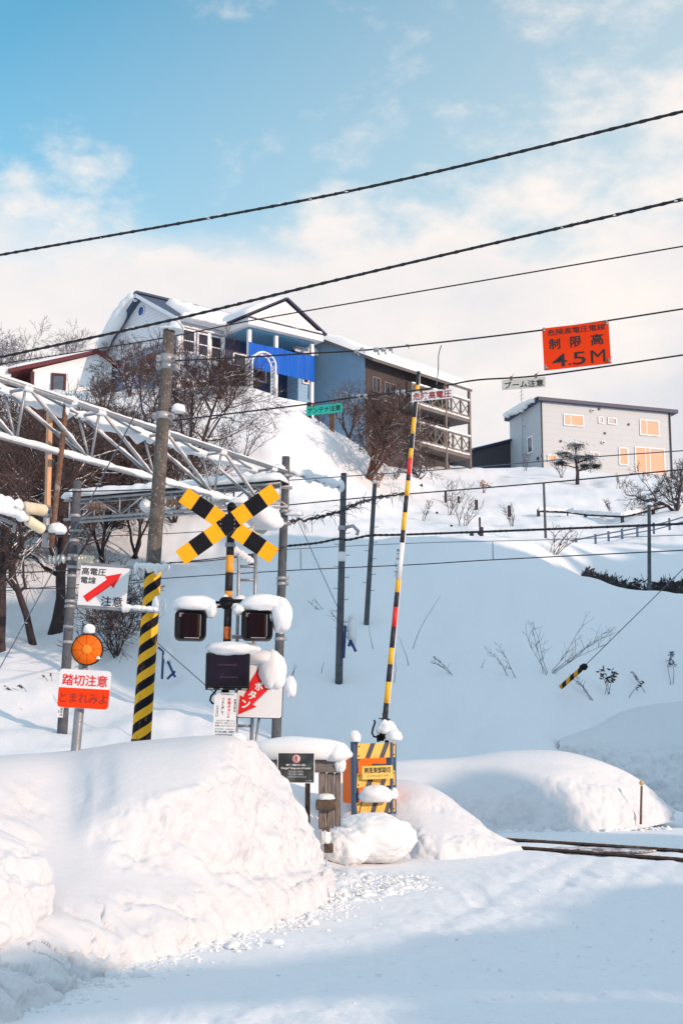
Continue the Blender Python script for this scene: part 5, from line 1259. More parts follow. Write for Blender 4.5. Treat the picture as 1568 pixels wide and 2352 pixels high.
# ------------------------------------------------------------------ catenary gantry
YL, YR = 24.5, 33.0
def gantry():
    A, B = P(0, 870, YL), P(*cA(1292, 838), YR); zt = (A.z + B.z) / 2; A.z = B.z = zt
    d = (B - A).normalized(); A0 = A - d * 3.5
    n = Vector((-d.y, d.x, 0)) * .55; dep = Vector((0, 0, -.98))
    mid = n * .5
    rt = thing('catenary_gantry', 'snow covered steel lattice gantry spanning the tracks at the left', 'gantry', (B.x, B.y, 1.8))
    L = (B - A0).length
    def pt(s, which):
        p = A0 + d * s
        return p if which == 'f' else p + n if which == 'r' else p + mid + dep
    for w in 'frb':
        mb = MB(); rr = .050 if w != 'b' else .045
        mb.tube([pt(0, w), pt(L, w)] if w != 'b' else [pt(0, 'b'), pt(L - 1.1, 'b'), pt(L - .1, 'b') + Vector((0, 0, .0))], rr, 8); ch = mb.build('chord', GALV, rt)
        s = MB(); 
        if w == 'f': s.ridge([pt(0, w) + Vector((0, 0, .04)), pt(L, w) + Vector((0, 0, .04))], .12, .05, 3, var=.6)
        if w == 'r': s.ridge([pt(0, w) + Vector((0, 0, .03)), pt(L, w) + Vector((0, 0, .0))], .19, .11, 5, var=.7, droop=1.0)
        if w == 'b': s.ridge([pt(0, w) + Vector((0, 0, .03)), pt(L - .3, w) + Vector((0, 0, .03))], .13, .075, 9, var=.7, droop=.5)
        s.build('snow', SNOW, ch)
    web = []
    sp_ = 2.12; k = 0; s0 = L - .55
    while s0 - k * sp_ > 0:
        s = s0 - k * sp_; k += 1
        bt = pt(s, 'b')
        web += [(pt(s - .1, 'f'), bt, .028), (pt(s - .1, 'r'), bt, .025), (pt(s, 'f'), pt(s, 'r'), .03)]
        if s - sp_ > 0: web += [(pt(s - sp_, 'f'), bt, .035), (pt(s - sp_, 'r'), bt, .030), (pt(s - sp_, 'f'), pt(s, 'r'), .022)]
    for a, b, rr in web:
        mb = MB(); mb.tube([a, b], rr, 6); mb.build('brace', GALV, rt)
    s = MB(); rnd = random.Random(4)
    for a, b, rr in web:
        if abs((b - a).normalized().z) < .75: s.ridge([a.lerp(b, .05) + Vector((0, 0, rr * .6)), a.lerp(b, .95) + Vector((0, 0, rr * .6))], .07, .04, rnd.random() * 9, 6, var=.8)
        s.lump(a + Vector((0, 0, -.02)), (.075, .08, .06), rnd.randint(0, 99), .8, .3, 2, 10, 7)
    s.build('joint_snow', SNOW, rt)
    # right-hand mast
    mb = MB(); bb = P(*cD(660, 1575), YR); tt = P(*cA(1287, 765), YR); ax = (tt - bb).normalized(); q = lerp_pole(bb - ax * .8, tt, 12); r = 10.5 * kpx(1400, YR); mb.tube(q, [r * (1.08 - .018 * i) for i in range(13)], 18); ms = mb.build('mast', CONC2, rt)
    H = (tt - bb).length
    for f_ in (.93, .885, .80, .755, .56, .54, .44, .43, .345):
        c = bb + ax * H * f_; m = MB(); m.tube([c - ax * .04, c + ax * .04], r * 1.12, 16); m.box((c.x + r * 1.2, c.y - .05, c.z), (.10, .08, .07), bev=.01); m.build('clamp', GALVD, ms)
    m = MB(); c = bb + ax * H * .20; m.tube([c - ax * .45, c + ax * .45], r * 1.06, 18); m.build('red_band', mat('red_band', (.6, .03, .03), .6), ms)
    s = MB(); s.lump(bb + ax * 1.2 + Vector((.30, -.1, 0)), (.15, .14, .26), 5, .9, .2); s.lump(bb + ax * H * .79 + Vector((.28, -.1, .0)), (.22, .12, .08), 8, .6, .3); s.lump(bb + ax * H * .95 + Vector((-.15, -.05, .0)), (.16, .14, .14), 9, .6, .3); s.build('snow_cap', SNOW, ms)
    # snow-laden strut running on to the next pole
    m = MB(); e = P(*cA(1540, 905), 36.7); st = P(*cA(1300, 832), YR); m.tube([st, e], .05, 8); so = m.build('tie_strut', GALV, rt)
    s = MB(); s.ridge([st + Vector((0, 0, .03)), e + Vector((0, 0, .03))], .18, .14, 4, var=.5, droop=.6); s.build('snow', SNOW, so)
    return A0, d, n, pt, L
A0, GD, GN, gpt, GL = gantry()

def insulator(name, label, a, b, r, n, mt, capmt=GALVD, group=None, snow=False, parent=None):
    a, b = Vector(a), Vector(b); ax = (b - a).normalized(); L = (b - a).length; prof = [(r * .35, 0)]
    for i in range(n):
        z = L * (i + .5) / n; h = L / n
        prof += [(r * .42, z - h * .45), (r, z - h * .05), (r * .97, z + h * .08), (r * .42, z + h * .30)]
    prof += [(r * .35, L)]
    mb = MB(); mb.lathe(prof, a, ax, 18); 
    if parent is None:
        rt = thing(name, label, 'insulator', a, group)
    else: rt = parent
    o = mb.build('shed_stack' if parent is None else 'insulator', mt, rt)
    mb = MB(); mb.tube([a - ax * .12, a], r * .38, 8); mb.tube([b, b + ax * .12], r * .38, 8); mb.build('end_fitting', capmt, rt if parent is None else o)
    if snow:
        s = MB(); s.ridge([a.lerp(b, .02) + Vector((0, 0, r * .6)), a.lerp(b, .6) + Vector((0, 0, r * .6))], r * 1.7, r * .9, 3, var=.4, droop=.6); s.build('snow', SNOW, rt if parent is None else o)
    return rt
def drop_posts():
    Ya = 26.3
    rt = thing('drop_bracket', 'rusty pair of hanging drop posts with clamps below the gantry', 'catenary support', P(*cA(290, 520), Ya))
    mb = MB(); a, b = P(*k4(765, 345), Ya), P(*k4(590, 2040), Ya); r = 6.5 * kpx(1000, Ya); mb.tube(lerp_pole(a, b, 8), r, 12); mb.build('drop_post', RUST, rt)
    mb = MB(); c, d = P(*k4(572, 430), Ya + .5), P(*k4(545, 1570), Ya + .5); M = Matrix.Translation((c + d) / 2); mb.M = Matrix.Identity(4); ax = (d - c)
    mb.tube(lerp_pole(c, d, 4), r * 1.15, 4, 0, True, False); mb.build('tan_post', TANWOOD, rt)
    mb = MB(); e = P(*k4(515, 2040), Ya + .45); mb.tube([d, e], r * 1.2, 10); mb.tube([P(*k4(555, 1900), Ya + .2), P(*k4(545, 2050), Ya + .2)], r * .8, 8); mb.build('lower_tube', GALVD, rt)
    for y in (1620, 1680, 1830, 1900, 960):
        mb = MB(); q0, q1 = P(*k4(505 if y > 1000 else 520, y), Ya + .1), P(*k4(585 if y > 1000 else 665, y - (0 if y > 1000 else 25)), Ya + .1); mb.tube([q0, q1], .06, 8); mb.build('clamp', GALVD, rt)
    s = MB(); s.lump(P(*k4(665, 1850), Ya), (.17, .15, .14), 5, .4, .2); s.lump(P(*k4(815, 380), Ya), (.14, .16, .12), 7, .7, .3); s.lump(P(*k4(770, 460), Ya), (.05, .06, .14), 7, .9, .3); s.build('snow_cap', SNOW, rt)
    insulator('rod_insulator', 'upper ribbed cream rod insulator at the left with snow', P(*k4(505, 1625), Ya), P(*k4(280, 1590), Ya - .5), .115, 11, PORC, group='ribbed rod insulators')
    insulator('rod_insulator', 'lower slanting ribbed cream rod insulator at the left', P(*k4(478, 1840), Ya), P(*k4(320, 1740), Ya - .5), .105, 8, PORC, group='ribbed rod insulators')
    for i, (p0, p1, w, lab) in enumerate((((250, 1585), (-120, 1490), .2, 'upper snow laden bracket arm reaching in from the left'), ((310, 1735), (-120, 1545), .22, 'lower snow laden bracket arm reaching in from the left'))):
        a, b = P(*k4(*p0), Ya - .55), P(*k4(*p1), Ya - 1.6)
        r2 = thing('bracket_arm', lab, 'bracket', a, 'cantilever arms at the left'); mb = MB(); mb.tube([a, b], .045, 8); mb.build('arm', GALV, r2)
        s = MB(); s.ridge([a + Vector((0, 0, .0)), b + Vector((0, 0, .0))], w * .8, w * .5, i + 3, var=.8, droop=.6, fr=4); s.build('snow', SNOW, r2)
    a = P(*k4(175, 1790), Ya - .3); r2 = thing('bracket_arm', 'thin bent grey arm below the snow laden arms at the left', 'bracket', a, 'cantilever arms at the left')
    mb = MB(); mb.tube([P(*k4(150, 1880), Ya - .3), a, P(*k4(60, 1740), Ya - .7), P(*k4(-100, 1680), Ya - 1.2)], .035, 7); mb.build('arm', GALV, r2)
drop_posts()

def second_beam():
    Ya, Yb = 34.0, 31.8
    a, b = P(*k4(800, 1520), Ya), P(*cA(1262, 878), Yb); z = (a.z + b.z) / 2; a.z = b.z = z
    d = (b - a).normalized(); n = Vector((-d.y, d.x, 0)) * .45; h = Vector((0, 0, -.48)); L = (b - a).length
    rt = thing('lattice_beam', 'low horizontal lattice beam with a thick snow top behind the crossbuck', 'gantry', (a.x, a.y, 1.8))
    for o in (Vector(), n, h, n + h):
        mb = MB(); mb.tube([a + o - d * .15, b + o], .035, 6); mb.build('chord', GALVD, rt)
    m = 8; 
    for k in range(m + 1):
        for o in (Vector(), n):
            p = a + d * (L * k / m) + o; mb = MB(); mb.tube([p, p + h], .022, 5); mb.build('brace', GALVD, rt)
            if k < m: mb = MB(); q = a + d * (L * (k + 1) / m) + o; mb.tube([p, q + h] if k % 2 else [p + h, q], .022, 5); mb.build('brace', GALVD, rt)
    dk = MB(); dk.slab([a + n * 1.1 + Vector((0, 0, .05)), a - n * .1 + Vector((0, 0, .05)), b - n * .1 + Vector((0, 0, .05)), b + n * 1.1 + Vector((0, 0, .05))][::-1], .02); dk.build('top_plate', BLACK, rt)
    s = MB(); s.ridge([a + n * .5 - d * .25 + Vector((0, 0, .07)), b + n * .5 + Vector((0, 0, .07))], .75, .24, 6, var=.25, droop=.05); s.build('snow', SNOW, rt)
    for px, py, mt, lab in ((220, 1164, BROWNI, None), (335, 1162, WHITE, None), (402, 1154, BROWNI, None), (476, 1150, GLASSI, None), (505, 1150, GLASSI, None)):
        c = P(px, py, 31.6); mb = MB(); mb.lathe([(.04, -.2), (.13, -.18), (.05, -.1), (.14, -.08), (.05, 0), (.14, .02), (.05, .09), (.14, .11), (.04, .14), (.03, .25)], c, (1, .2, 0) if mt != WHITE else (0, -1, 0), 14); mb.build('pin_insulator', mt, rt)
    # its left mast
    bb, tt = P(*k7(565, 1850), 33.5), P(*k4(890, 1290), 33.5); ax = (tt - bb).normalized()
    mb = MB(); q = lerp_pole(bb - ax * .8, tt, 12); r = 11 * kpx(1400, 33.5); mb.tube(q, [r * (1.12 - .02 * i) for i in range(13)], 16); ms = mb.build('mast', CONC2, rt)
    H = (tt - bb).length
    for f_ in (.96, .86, .80, .76, .70, .655, .62, .52, .50, .42, .36): m = MB(); c = bb + ax * H * f_; m.tube([c - ax * .035, c + ax * .035], r * 1.1, 14); m.build('clamp', GALVD, ms)
    f = frame(*k7(550, 1632), 33.3, 3); pl = MB(f); pl.box((0, 0, 0), (13, 1, 26)); po = pl.build('number_plate', WHITE, ms)
    m = MB(f); m.vtext('電車線', 2.5, 9, 6.5, -.8); m.vtext('注意', -3.5, 5, 4, -.8); m.build('lettering', INK, po)
second_beam()
for p0, p1, n, mt, lab in ((k4(560, 2195), k4(755, 2180), 4, GLASSI, 'string of round pale glass insulators left of the grey gantry mast'), (k4(905, 2185), k4(1080, 2200), 5, PORC, 'string of cream insulators over the red arrow sign')):
    insulator('insulator_string', lab, P(*p0, 33.2), P(*p1, 33.1), .115, n, mt, group='insulator strings by the left mast')

# ------------------------------------------------------------------ overhead wires
def wire(label, pts, r, mt=WIRE, snow=0, group='overhead wires', twist=0, sag=0.0, seed=0):
    W = [P(*p) for p in pts]; q = []
    k = len(W)
    for i in range(k - 1):
        n = max(6, int(60 / (k - 1)))
        for j in range(n):
            t = j / n; a = np.array(W[max(i - 1, 0)]); b = np.array(W[i]); c = np.array(W[i + 1]); d = np.array(W[min(i + 2, k - 1)])
            v = Vector(catmull(a, b, c, d, t)) if k > 2 else W[i].lerp(W[i + 1], t) - Vector((0, 0, sag * 4 * t * (1 - t))); q.append(v)
    q.append(W[-1])
    mb = MB(); 
    if twist:
        fine = []
        for a, b in zip(q, q[1:]): fine += [a.lerp(b, j / 4) for j in range(4)]
        fine.append(q[-1]); mb.tube(fine, r, 8)
        for ph in (0, math.pi):
            sp2 = []; dist = 0
            for i, p in enumerate(fine):
                if i: dist += (p - fine[i - 1]).length
                w = dist * 2 * math.pi / .34 + ph; sp2.append(p + Vector((0, math.cos(w) * r * .8, math.sin(w) * r * .8)))
            mb.tube(sp2, r * .55, 5)
    else: mb.tube(q, r, 6)
    if snow:
        rt = mb.build('overhead_wire', mt, origin=q[0]); s = MB(); rnd = random.Random(seed)
        for i in range(snow):
            t = rnd.random() * (len(q) - 1.01); j = int(t); p = q[j].lerp(q[j + 1], t - j); s.lump(p + Vector((0, 0, r * .7 * rnd.choice((1, 1, -.6)))), (rnd.uniform(.02, .06), r * .7, r * .6), i, .6, .3, 2, 8, 6)
        s.build('snow_bead', SNOW, rt); o = rt
    else: o = mb.build('overhead_wire', mt, origin=q[0])
    return tag(o, label, 'wire', group)
wire('topmost thick twisted cable crossing the sky', [(-60, 597, 18.3), (0, 585, 18), (784, 442, 15.8), (1568, 255, 14), (1640, 236, 13.8)], .0165, WIRE, 26, twist=1, seed=1)
wire('second thick twisted cable passing over the blue house roof', [(-60, 833, 18.3), (0, 820, 18), (392, 735, 16.9), (784, 640, 15.8), (1568, 457, 14), (1640, 440, 13.8)], .0165, WIRE, 26, twist=1, seed=2)
wire('thin black wire between the thick cables and the sign wire', [(-60, 846, 20.3), (0, 836, 20), (352, 780, 18.5), (576, 736, 17.6), (800, 697, 16.9), (1568, 565, 15), (1640, 552, 14.8)], .0085)
wire('span wire from the concrete pole clamp holding the top of the height limit sign', [(402, 828, 16.9), (530, 822, 16.8), (700, 812, 16.4), (880, 800, 16.0), (1250, 757, 15.6), (1568, 709, 15.2), (1640, 697, 15.1)], .010)
wire('lower span wire carrying the hanging name plates', [(398, 966, 16.9), (560, 946, 16.8), (700, 929, 16.5), (790, 916, 16.3), (950, 897, 16.0), (1030, 884, 15.9), (1100, 872, 15.8), (1250, 861, 15.6), (1568, 815, 15.2), (1640, 804, 15.1)], .010)
wire('taut wire from the gantry mast top across the lit slope below the houses', [(665, 1103, 33), (1073, 1074, 30), (1341, 1051, 28), (1568, 1035, 26.5), (1680, 1027, 26)], .012, WIRE2)
wire('dark wire sloping up past the twisted tree base to the right edge', [(661, 1160, 33), (860, 1141, 31.5), (1249, 1109, 28.5), (1568, 1078, 26.5), (1680, 1066, 26)], .015)
wire('thick black feeder wire with a kink at the bare concrete pole', [(661, 1254, 33), (730, 1247, 32.3), (775, 1238, 32), (800, 1240, 31.8), (850, 1230, 31.4), (930, 1228, 30.8), (1249, 1216, 28.5), (1568, 1203, 26.5), (1680, 1198, 26)], .024, twist=1)
wire('thin wire just under the thick feeder wire', [(655, 1262, 33), (941, 1248, 30.8), (1249, 1240, 28.5), (1568, 1229, 26.5), (1680, 1226, 26)], .008, WIRE2)
wire('contact wire low over the shaded slope', [(-60, 1364, 35), (0, 1358, 34.6), (300, 1334, 34), (655, 1311, 33), (950, 1297, 30.8), (1131, 1286, 29.6), (1568, 1264, 26.5), (1680, 1258, 26)], .012)
for i, (p0, p1, lab) in enumerate((((-40, 1128, 27), (640, 1103, 33), 'faint wire behind the drop posts and the beam'), ((-40, 1232, 27), (655, 1205, 33), 'wire crossing the left mast below the lattice beam'),
    ((-40, 1318, 27), (655, 1262, 33), 'wire passing behind the red arrow sign'), ((-40, 1345, 27), (330, 1336, 30), 'lowest wire at the left behind the forked tree'), ((390, 1292, 30), (660, 1254, 33), 'short wire right of the striped pole'), ((-40, 1203, 28), (240, 1208, 30), 'wire just under the snow laden arms'))):
    wire(lab, [p0, p1], .010 if i % 2 else .014, sag=.10)
for i, (x, y0, y1, Y, lab) in enumerate(((1131, 1245, 1286, 29.6, 'dropper below the feeder wire in the middle of the slope'), (690, 1262, 1310, 32.7, 'dropper just right of the gantry mast'), (1476, 1107, 1084, 27.2, 'dropper near the right edge'), (1355, 1052, 1086, 27.9, 'dropper in front of the pale grey house door'))):
    wire(lab, [(x, y0, Y), (x + 1, y1, Y)], .010, WIRE2, group='droppers')
wire('guy wire slanting from the concrete pole clamp down to the left edge', [(364, 850, 16.9), (204, 1154, 21), (100, 1352, 24.5), (-10, 1552, 28)], .011, WIRE2, 8, group='guy wires')
wire('guy wire behind the striped pole running down to the signal', [(360, 1476, 34), (493, 1593, 31), (520, 1615, 30)], .012, WIRE2, group='guy wires')
wire('guy wire from the gantry mast to the foot of the bare concrete pole', [(673, 1172, 33), (775, 1395, 36.8)], .010, WIRE2, group='guy wires')
wire('thin stay wire in front of the white cottage gable up to the thick cable', [(242, 812, 84), (279, 752, 84)], .03, WIRE2, group='guy wires')
def vine():
    mb = MB(); rnd = random.Random(2); pts = [P(*cD(740, 295), 33), P(*cD(900, 275), 33.5), P(*cD(1040, 235), 34), P(*cD(1150, 185), 35.5), P(*cD(1240, 160), 41), P(*cD(1420, 130), 45)]
    for s in range(7):
        q = []
        for i in range(50):
            t = i / 49 * (len(pts) - 1.001); k = int(t); p = pts[k].lerp(pts[k + 1], t - k); a = .14; q.append(p + Vector((mnoise.noise((i * .4, s * 7, 0)) * .05, mnoise.noise((i * .5, s * 3, 4)) * .2, mnoise.noise((i * .45, s * 5, 9)) * a)))
        mb.tube(q, .012, 4, 0, False)
    for i in range(90):
        t = rnd.random() * (len(pts) - 1.001); k = int(t); p = pts[k].lerp(pts[k + 1], t - k); d = Vector((rnd.gauss(0, .15), 0, rnd.gauss(0, .12))); mb.tube([p, p + d, p + d * 1.4 + Vector((0, 0, -.08))], [.009, .007, .005], 3, 0, False)
    o = mb.build('creeper', TWIGD, origin=pts[0]); tag(o, 'dried creeper tangled round a wire between the mast and the bare pole', 'creeper')
vine()
def clip_set(px0, py0, px1, py1, Y, n, lab, r=.028):
    a, b = P(px0, py0, Y), P(px1, py1, Y); rt = thing('wire_clip', lab, 'wire clip', a, 'clips on the span wires'); rnd = random.Random(int(px0))
    for i in range(n):
        c = a.lerp(b, (i + .5) / n) + Vector((0, -.01, rnd.uniform(-.015, .015))); mb = MB(); d = (b - a).normalized(); s = r * rnd.uniform(.7, 1.3)
        mb.lathe([(.3 * s, -s), (s, -.5 * s), (s * .6, 0), (s, .5 * s), (.3 * s, s)], c, d, 10); mb.tube([c + Vector((0, 0, s * .4)), c + Vector((s, -.005, -s * 1.8))], s * .3, 5); mb.build('clip', GALV, rt)
clip_set(812, 806, 838, 803, 16.05, 2, 'pair of small clips on the upper span wire at the brown roof'); clip_set(855, 803, 905, 800, 16.0, 3, 'turnbuckle and clips in the middle of the upper span wire'); clip_set(925, 797, 945, 796, 15.95, 1, 'single clip right of the turnbuckle on the upper span wire')
clip_set(815, 912, 845, 908, 16.2, 2, 'snow covered clips on the lower span wire by the twisted tree'); clip_set(905, 902, 945, 897, 16.05, 3, 'cluster of clips on the lower span wire beside the barrier tip')
clip_set(440, 834, 545, 829, 16.85, 3, 'turnbuckle at the concrete pole clamp')
wire('thin hanging loop between the two span wires', [(1013, 793, 15.9), (1007, 815, 15.9), (1006, 850, 15.9), (1002, 884, 15.9)], .006, WIRE2, group='droppers')

# ------------------------------------------------------------------ signs hanging on the span wires
def hang_sign(label, px, py, Y, w, h, roll, mt, rows, ink, bolts, name='hanging_sign'):
    f = frame(px, py, Y, roll, -17) @ Matrix.Scale(1.045, 4, (1, 0, 0)); rt = thing(name, label, 'sign', f.translation)
    mb = MB(f); mb.prism(rrect(w, h, 1.2), -.8, .8); mb.build('plate', mt, rt)
    mb = MB(f)
    for s, x, z, ww, hh, bo in rows: mb.text(s, x, z, ww, hh, -1.3, 0, bo)
    mb.build('lettering', ink, rt)
    for x, z, kind in bolts:
        mb = MB(f)
        if kind == 'bolt': mb.lathe([(0, 0), (3.2, 0), (3.2, 1.5), (1.6, 1.7), (1.6, 3), (0, 3.2)], (x, -.7, z), 'Y', 10); mb.box((x, -1.2, z + 3), (4, 2, 8)); mb.build('corner_bolt', GALV, rt)
        else: mb.box((x, -1.0, z), (5, 3.5, 9), bev=.5); mb.tube([(x - 3, -1, z + 2), (x + 3, -1.5, z + 5)], 1.1, 5); mb.tube([(x, -1, z + 2), (x + 7, -1, z + 10)], .5, 4); mb.build('clip', RUST, rt)
    return rt
hang_sign('orange red height limit sign reading 4.5M hung on wires in the sky', 1323, 794, 15.4, 146, 101, -1.6, REDOR,
          [('危険高電圧電線', 2, 38, 126, 15, .006), ('制', -47, 10, 25, 26, .02), ('限', 0, 10, 25, 26, .02), ('高', 46, 10, 27, 27, .02), ('4', -38, -30, 32, 30, .004), ('.', -16, -42, 5, 5, 0), ('5', 5, -30, 28, 30, .004), ('M', 46, -30, 31, 30, 0)], INK,
          [(-69, 45, 'bolt'), (69, 45, 'bolt'), (-69, -45, 'bolt'), (69, -45, 'bolt')])
hang_sign('white plate with black boom warning letters under the lower span wire', 1202, 880.5, 15.6, 96, 24, -.1, mat('yellowed_plate', (.56, .55, .50), .6, 0, .06, 8, 0, 30, (.34, .28, .22), 9, .62, .8), [('ブーム注意', 1, -1.5, 86, 16.5, .018)], INK, [(-27, 14.5, 'clip'), (28, 15.5, 'clip')])
hang_sign('white plate with dark red danger letters behind the tip of the barrier arm', 992, 907, 15.95, 92, 23, -1.0, WHITE, [('危険高電圧', 0, -.5, 86, 18, .02)], DRED, [(-24, 13, 'clip'), (28, 14, 'clip')])
hang_sign('green plate with black antenna warning letters in front of the hill ridge', 744.5, 940, 16.4, 83, 21, -2.1, TEAL, [('アンテナ注意', 0, 0, 76, 13.5, .014)], INK, [(-24, 13, 'clip'), (24, 14, 'clip')])
for px, py, lab in ((710, 968, 'dark timber stump under the left end of the green plate'), (762, 985, 'reddish timber stump under the right end of the green plate')):
    b = G(px, 71.5); mb = MB(); mb.box((b.x, b.y, b.z + .1), (.26, .26, 1.7), bev=.03); o = mb.build('timber_stump', DARKPOST if px < 720 else RUST, origin=b); tag(o, lab, 'post', 'timber stumps on the ridge')

# ------------------------------------------------------------------ crossing signal
def crossing_signal():
    Y = 16.0; k = kpx(1400, Y); b = P(*cD(350, 1600), Y); t = P(*cD(398, 215), Y); ax = (t - b).normalized(); H = (t - b).length
    rt = thing('crossing_signal', 'railway crossing signal mast with yellow and black crossbuck and twin dark lamps', 'crossing signal', b - ax * .8)
    def at(dy): return b + ax * H * (1600 - dy) / (1600 - 215)
    r = 23 * .3902 * k
    def seg(name, d0, d1, mt, f=1.0):
        mb = MB(); mb.tube(lerp_pole(at(d0), at(d1), 3), r * f, 20); return mb.build(name, mt, rt)
    worn = mat('worn_mast_yellow', (.85, .36, .03), .55, 0, .1, 6, .3, 40, (.14, .05, .03), 9, .50, .66, stretch=(1, 1, .4))
    wornb = mat('worn_mast_black', (.012, .012, .016), .6, 0, .3, 8, .3, 40, (.35, .12, .04), 13, .64, .78)
    seg('mast', 1900, 1280, wornb); seg('mast_stripe', 1280, 1000, wornb); seg('mast_stripe', 1000, 928, mat('worn_mast_orange', (.7, .16, .02), .6, 0, .15, 7, .3, 40, (.12, .04, .03), 9, .5, .66)); seg('mast_stripe', 928, 812, wornb); seg('mast_stripe', 812, 716, worn)
    seg('mast_stripe', 716, 606, wornb); seg('mast_stripe', 606, 503, worn); seg('mast_stripe', 503, 210, wornb)
    seg('clamp', 452, 428, GALV, 1.35); seg('base_collar', 1600, 1545, GALVD, 1.25)
    mb = MB(); mb.lump(t, (r * 1.25, r * 1.25, r * 1.5), 3, .6, .02); mb.lathe([(0, 0), (.022, 0), (.022, .02), (.0, .02)], t + Vector((0, -r * 1.2, .0)), 'Y', 10); mb.build('bell', BLACK, rt)
    # crossbuck
    f = frame(*cD(377, 316), Y - .14, 0)
    U = .3902
    for nm, (x0, z0), (x1, z1), yo in (('crossbuck_board', (-267, 180), (273, -184), 0), ('crossbuck_board', (-277, -197), (280, 206), -1.6)):
        ang = math.degrees(math.atan2((z1 - z0), (x1 - x0))); L = math.hypot(x1 - x0, z1 - z0) * U; w = 39.5
        g = f @ Matrix.Translation(((x0 + x1) / 2 * U, yo, (z0 + z1) / 2 * U)) @ Matrix.Rotation(-R(ang), 4, 'Y')
        mb = MB(g); e = L / 2
        mb.box((0, .6, 0), (L, 1.0, w), 1)
        mb.build(nm, [YEL, BLACK], rt) if False else None
        bo = mb.build(nm, [YEL, GALVD], rt)
        cuts = [(-e, -e * .73, 0), (-e * .73, -e * .42, 1), (-e * .42, -e * .155, 0), (-e * .155, e * .155, 1), (e * .155, e * .42, 0), (e * .42, e * .73, 1), (e * .73, e, 0)]
        for a, c, blk in cuts:
            q = MB(g); q.box(((a + c) / 2, -.15, 0), (c - a - .5, .7, w - .4), 0); q.build('black_band' if blk else 'yellow_band', BLACK if blk else YEL, bo)
    bl = MB(f)
    for x in (-17, 15):
        for z in (11, 2, -8): bl.lathe([(0, 0), (1.7, 0), (1.7, .8), (.8, 1.4), (0, 1.4)], (x, -2.0, z), 'Y', 8)
    bl.build('bolts', GALV, rt)
    # loudspeaker with its snow
    f2 = frame(*cD(555, 290), Y + .25)
    mb = MB(f2); mb.lathe([(6, -18), (9, -8), (17, 6), (20, 9), (18, 8), (8, -6), (0, -6)], (2, 2, -12), (.35, -.75, -.55), 22); sp2 = mb.build('loudspeaker', mat('cream_horn', (.62, .60, .54), .5), rt)
    s = MB(f2); s.lump((13, 4, 4), (43, 30, 31), 12, .75, .17, shear=(-.25, 0)); s.build('snow_cap', SNOW, sp2)
    s = MB(f2); s.lump((-42, 2, 44), (24, 14, 12), 4, .4, .2, shear=(0, 0)); s.build('snow_cap', SNOW, sp2)
    s = MB(f2); s.ridge([(-62, 0, -62), (-10, 0, -98)], 9, 8, 3, fr=.15, droop=.9); s.build('snow', SNOW, rt)
    mb = MB(f2); mb.tube([(-62, 2, -64), (-8, 2, -100)], 2.4, 6); mb.build('stay_bar', GALV, rt)
    # lamp cross-arm and the two lamps
    f3 = frame(*cD(385, 775), Y)
    mb = MB(f3); mb.box((18, -3, 3), (46, 14, 9), bev=1); mb.lathe([(0, 0), (12, 0), (17, -5), (17, -9), (0, -10)], (-6, -2, 12), 'Z', 16); mb.lathe([(0, 0), (17, 0), (15, -10), (9, -16), (0, -16)], (-6, -2, 2), 'Z', 16); mb.box((-26, 2, 1), (10, 6, 6)); mb.tube([(-60, 8, -8), (70, 8, -8)], 3, 8); mb.build('lamp_arm', BLACK, rt)
    s = MB(f3); s.lump((-9, -2, 14), (8, 10, 5), 3); s.lump((28, 2, -9), (30, 12, 13), 9, .7, .25); s.build('snow_cap', SNOW, rt)
    for i, (cx, cy) in enumerate(((157, 909), (549, 909))):
        g = frame(*cD(cx, cy), Y - .10, .8, 8 if i == 0 else 4); mb = MB(g)
        out = rrect(72, 67, 13, 7); inn = rrect(46, 58, 5, 7); n = len(out)
        mb.prism(out, -4, 34, 0)
        lo = mb.build('warning_lamp', BLACKM, rt)
        h = MB(g); vs = [(x, -4.2, z) for x, z in out] + [(x - 1, -13, z + 1) for x, z in out] + [(x * .93 - 1, -13, z * .93 + 1) for x, z in out] + [(x * .90, -4.3, z * .90) for x, z in out]
        n = len(out); fs = []
        for r_ in range(3):
            for j in range(n): q = (j + 1) % n; fs.append((r_ * n + j, (r_ + 1) * n + j, (r_ + 1) * n + q, r_ * n + q)[::-1])
        h.add(vs, fs); h.build('hood', BLACKM, lo)
        q = MB(g); m_ = 14
        prof = []
        for j in range(m_ + 1):
            x = -21 + 42 * j / m_; prof.append((x, -5 - 6 * math.sqrt(max(0, 1 - (x / 23) ** 2))))
        vs = [(x, y, -28) for x, y in prof] + [(x, y, 26) for x, y in prof]
        q.add(vs, [(j, j + 1, j + m_ + 2, j + m_ + 1) for j in range(m_)], 0, None, True); q.build('lens', LENS, lo)
        w = MB(g); w.box((3, -11.6, -29), (34, .6, 1.2)); w.box((22, -7, 0), (.8, .6, 50)); w.build('lens_highlight', mat('pale_highlight', (.5, .48, .48), .4), lo)  # pale bars painted as highlights along the lens edges
        w = MB(g); w.box((-22, -5.2, 24), (10, .6, 9)); w.build('label_plate', mat('grey_label', (.22, .2, .22), .5, 0, .5, 2), lo)
        s = MB(g)
        if i == 0: s.lump((8, 12, 50), (53, 34, 21), 7, .65, .14, shear=(.15, 0)); s.lump((45, 2, 38), (15, 20, 22), 17, .8, .2)
        else: s.lump((14, 12, 50), (56, 34, 24), 21, .65, .12, shear=(.1, 0)); s.lump((54, 6, 26), (27, 30, 42), 5, .95, .14); s.lump((-42, 8, 36), (15, 16, 14), 8, .7, .2)
        s.build('snow_cap', SNOW, lo)
    # direction indicator
    g = frame(*cD(375, 1175), Y - .12, .6, 6); mb = MB(g); mb.box((0, 14, 0), (101, 36, 80), bev=2); ib = mb.build('direction_box', BLACKM, rt)
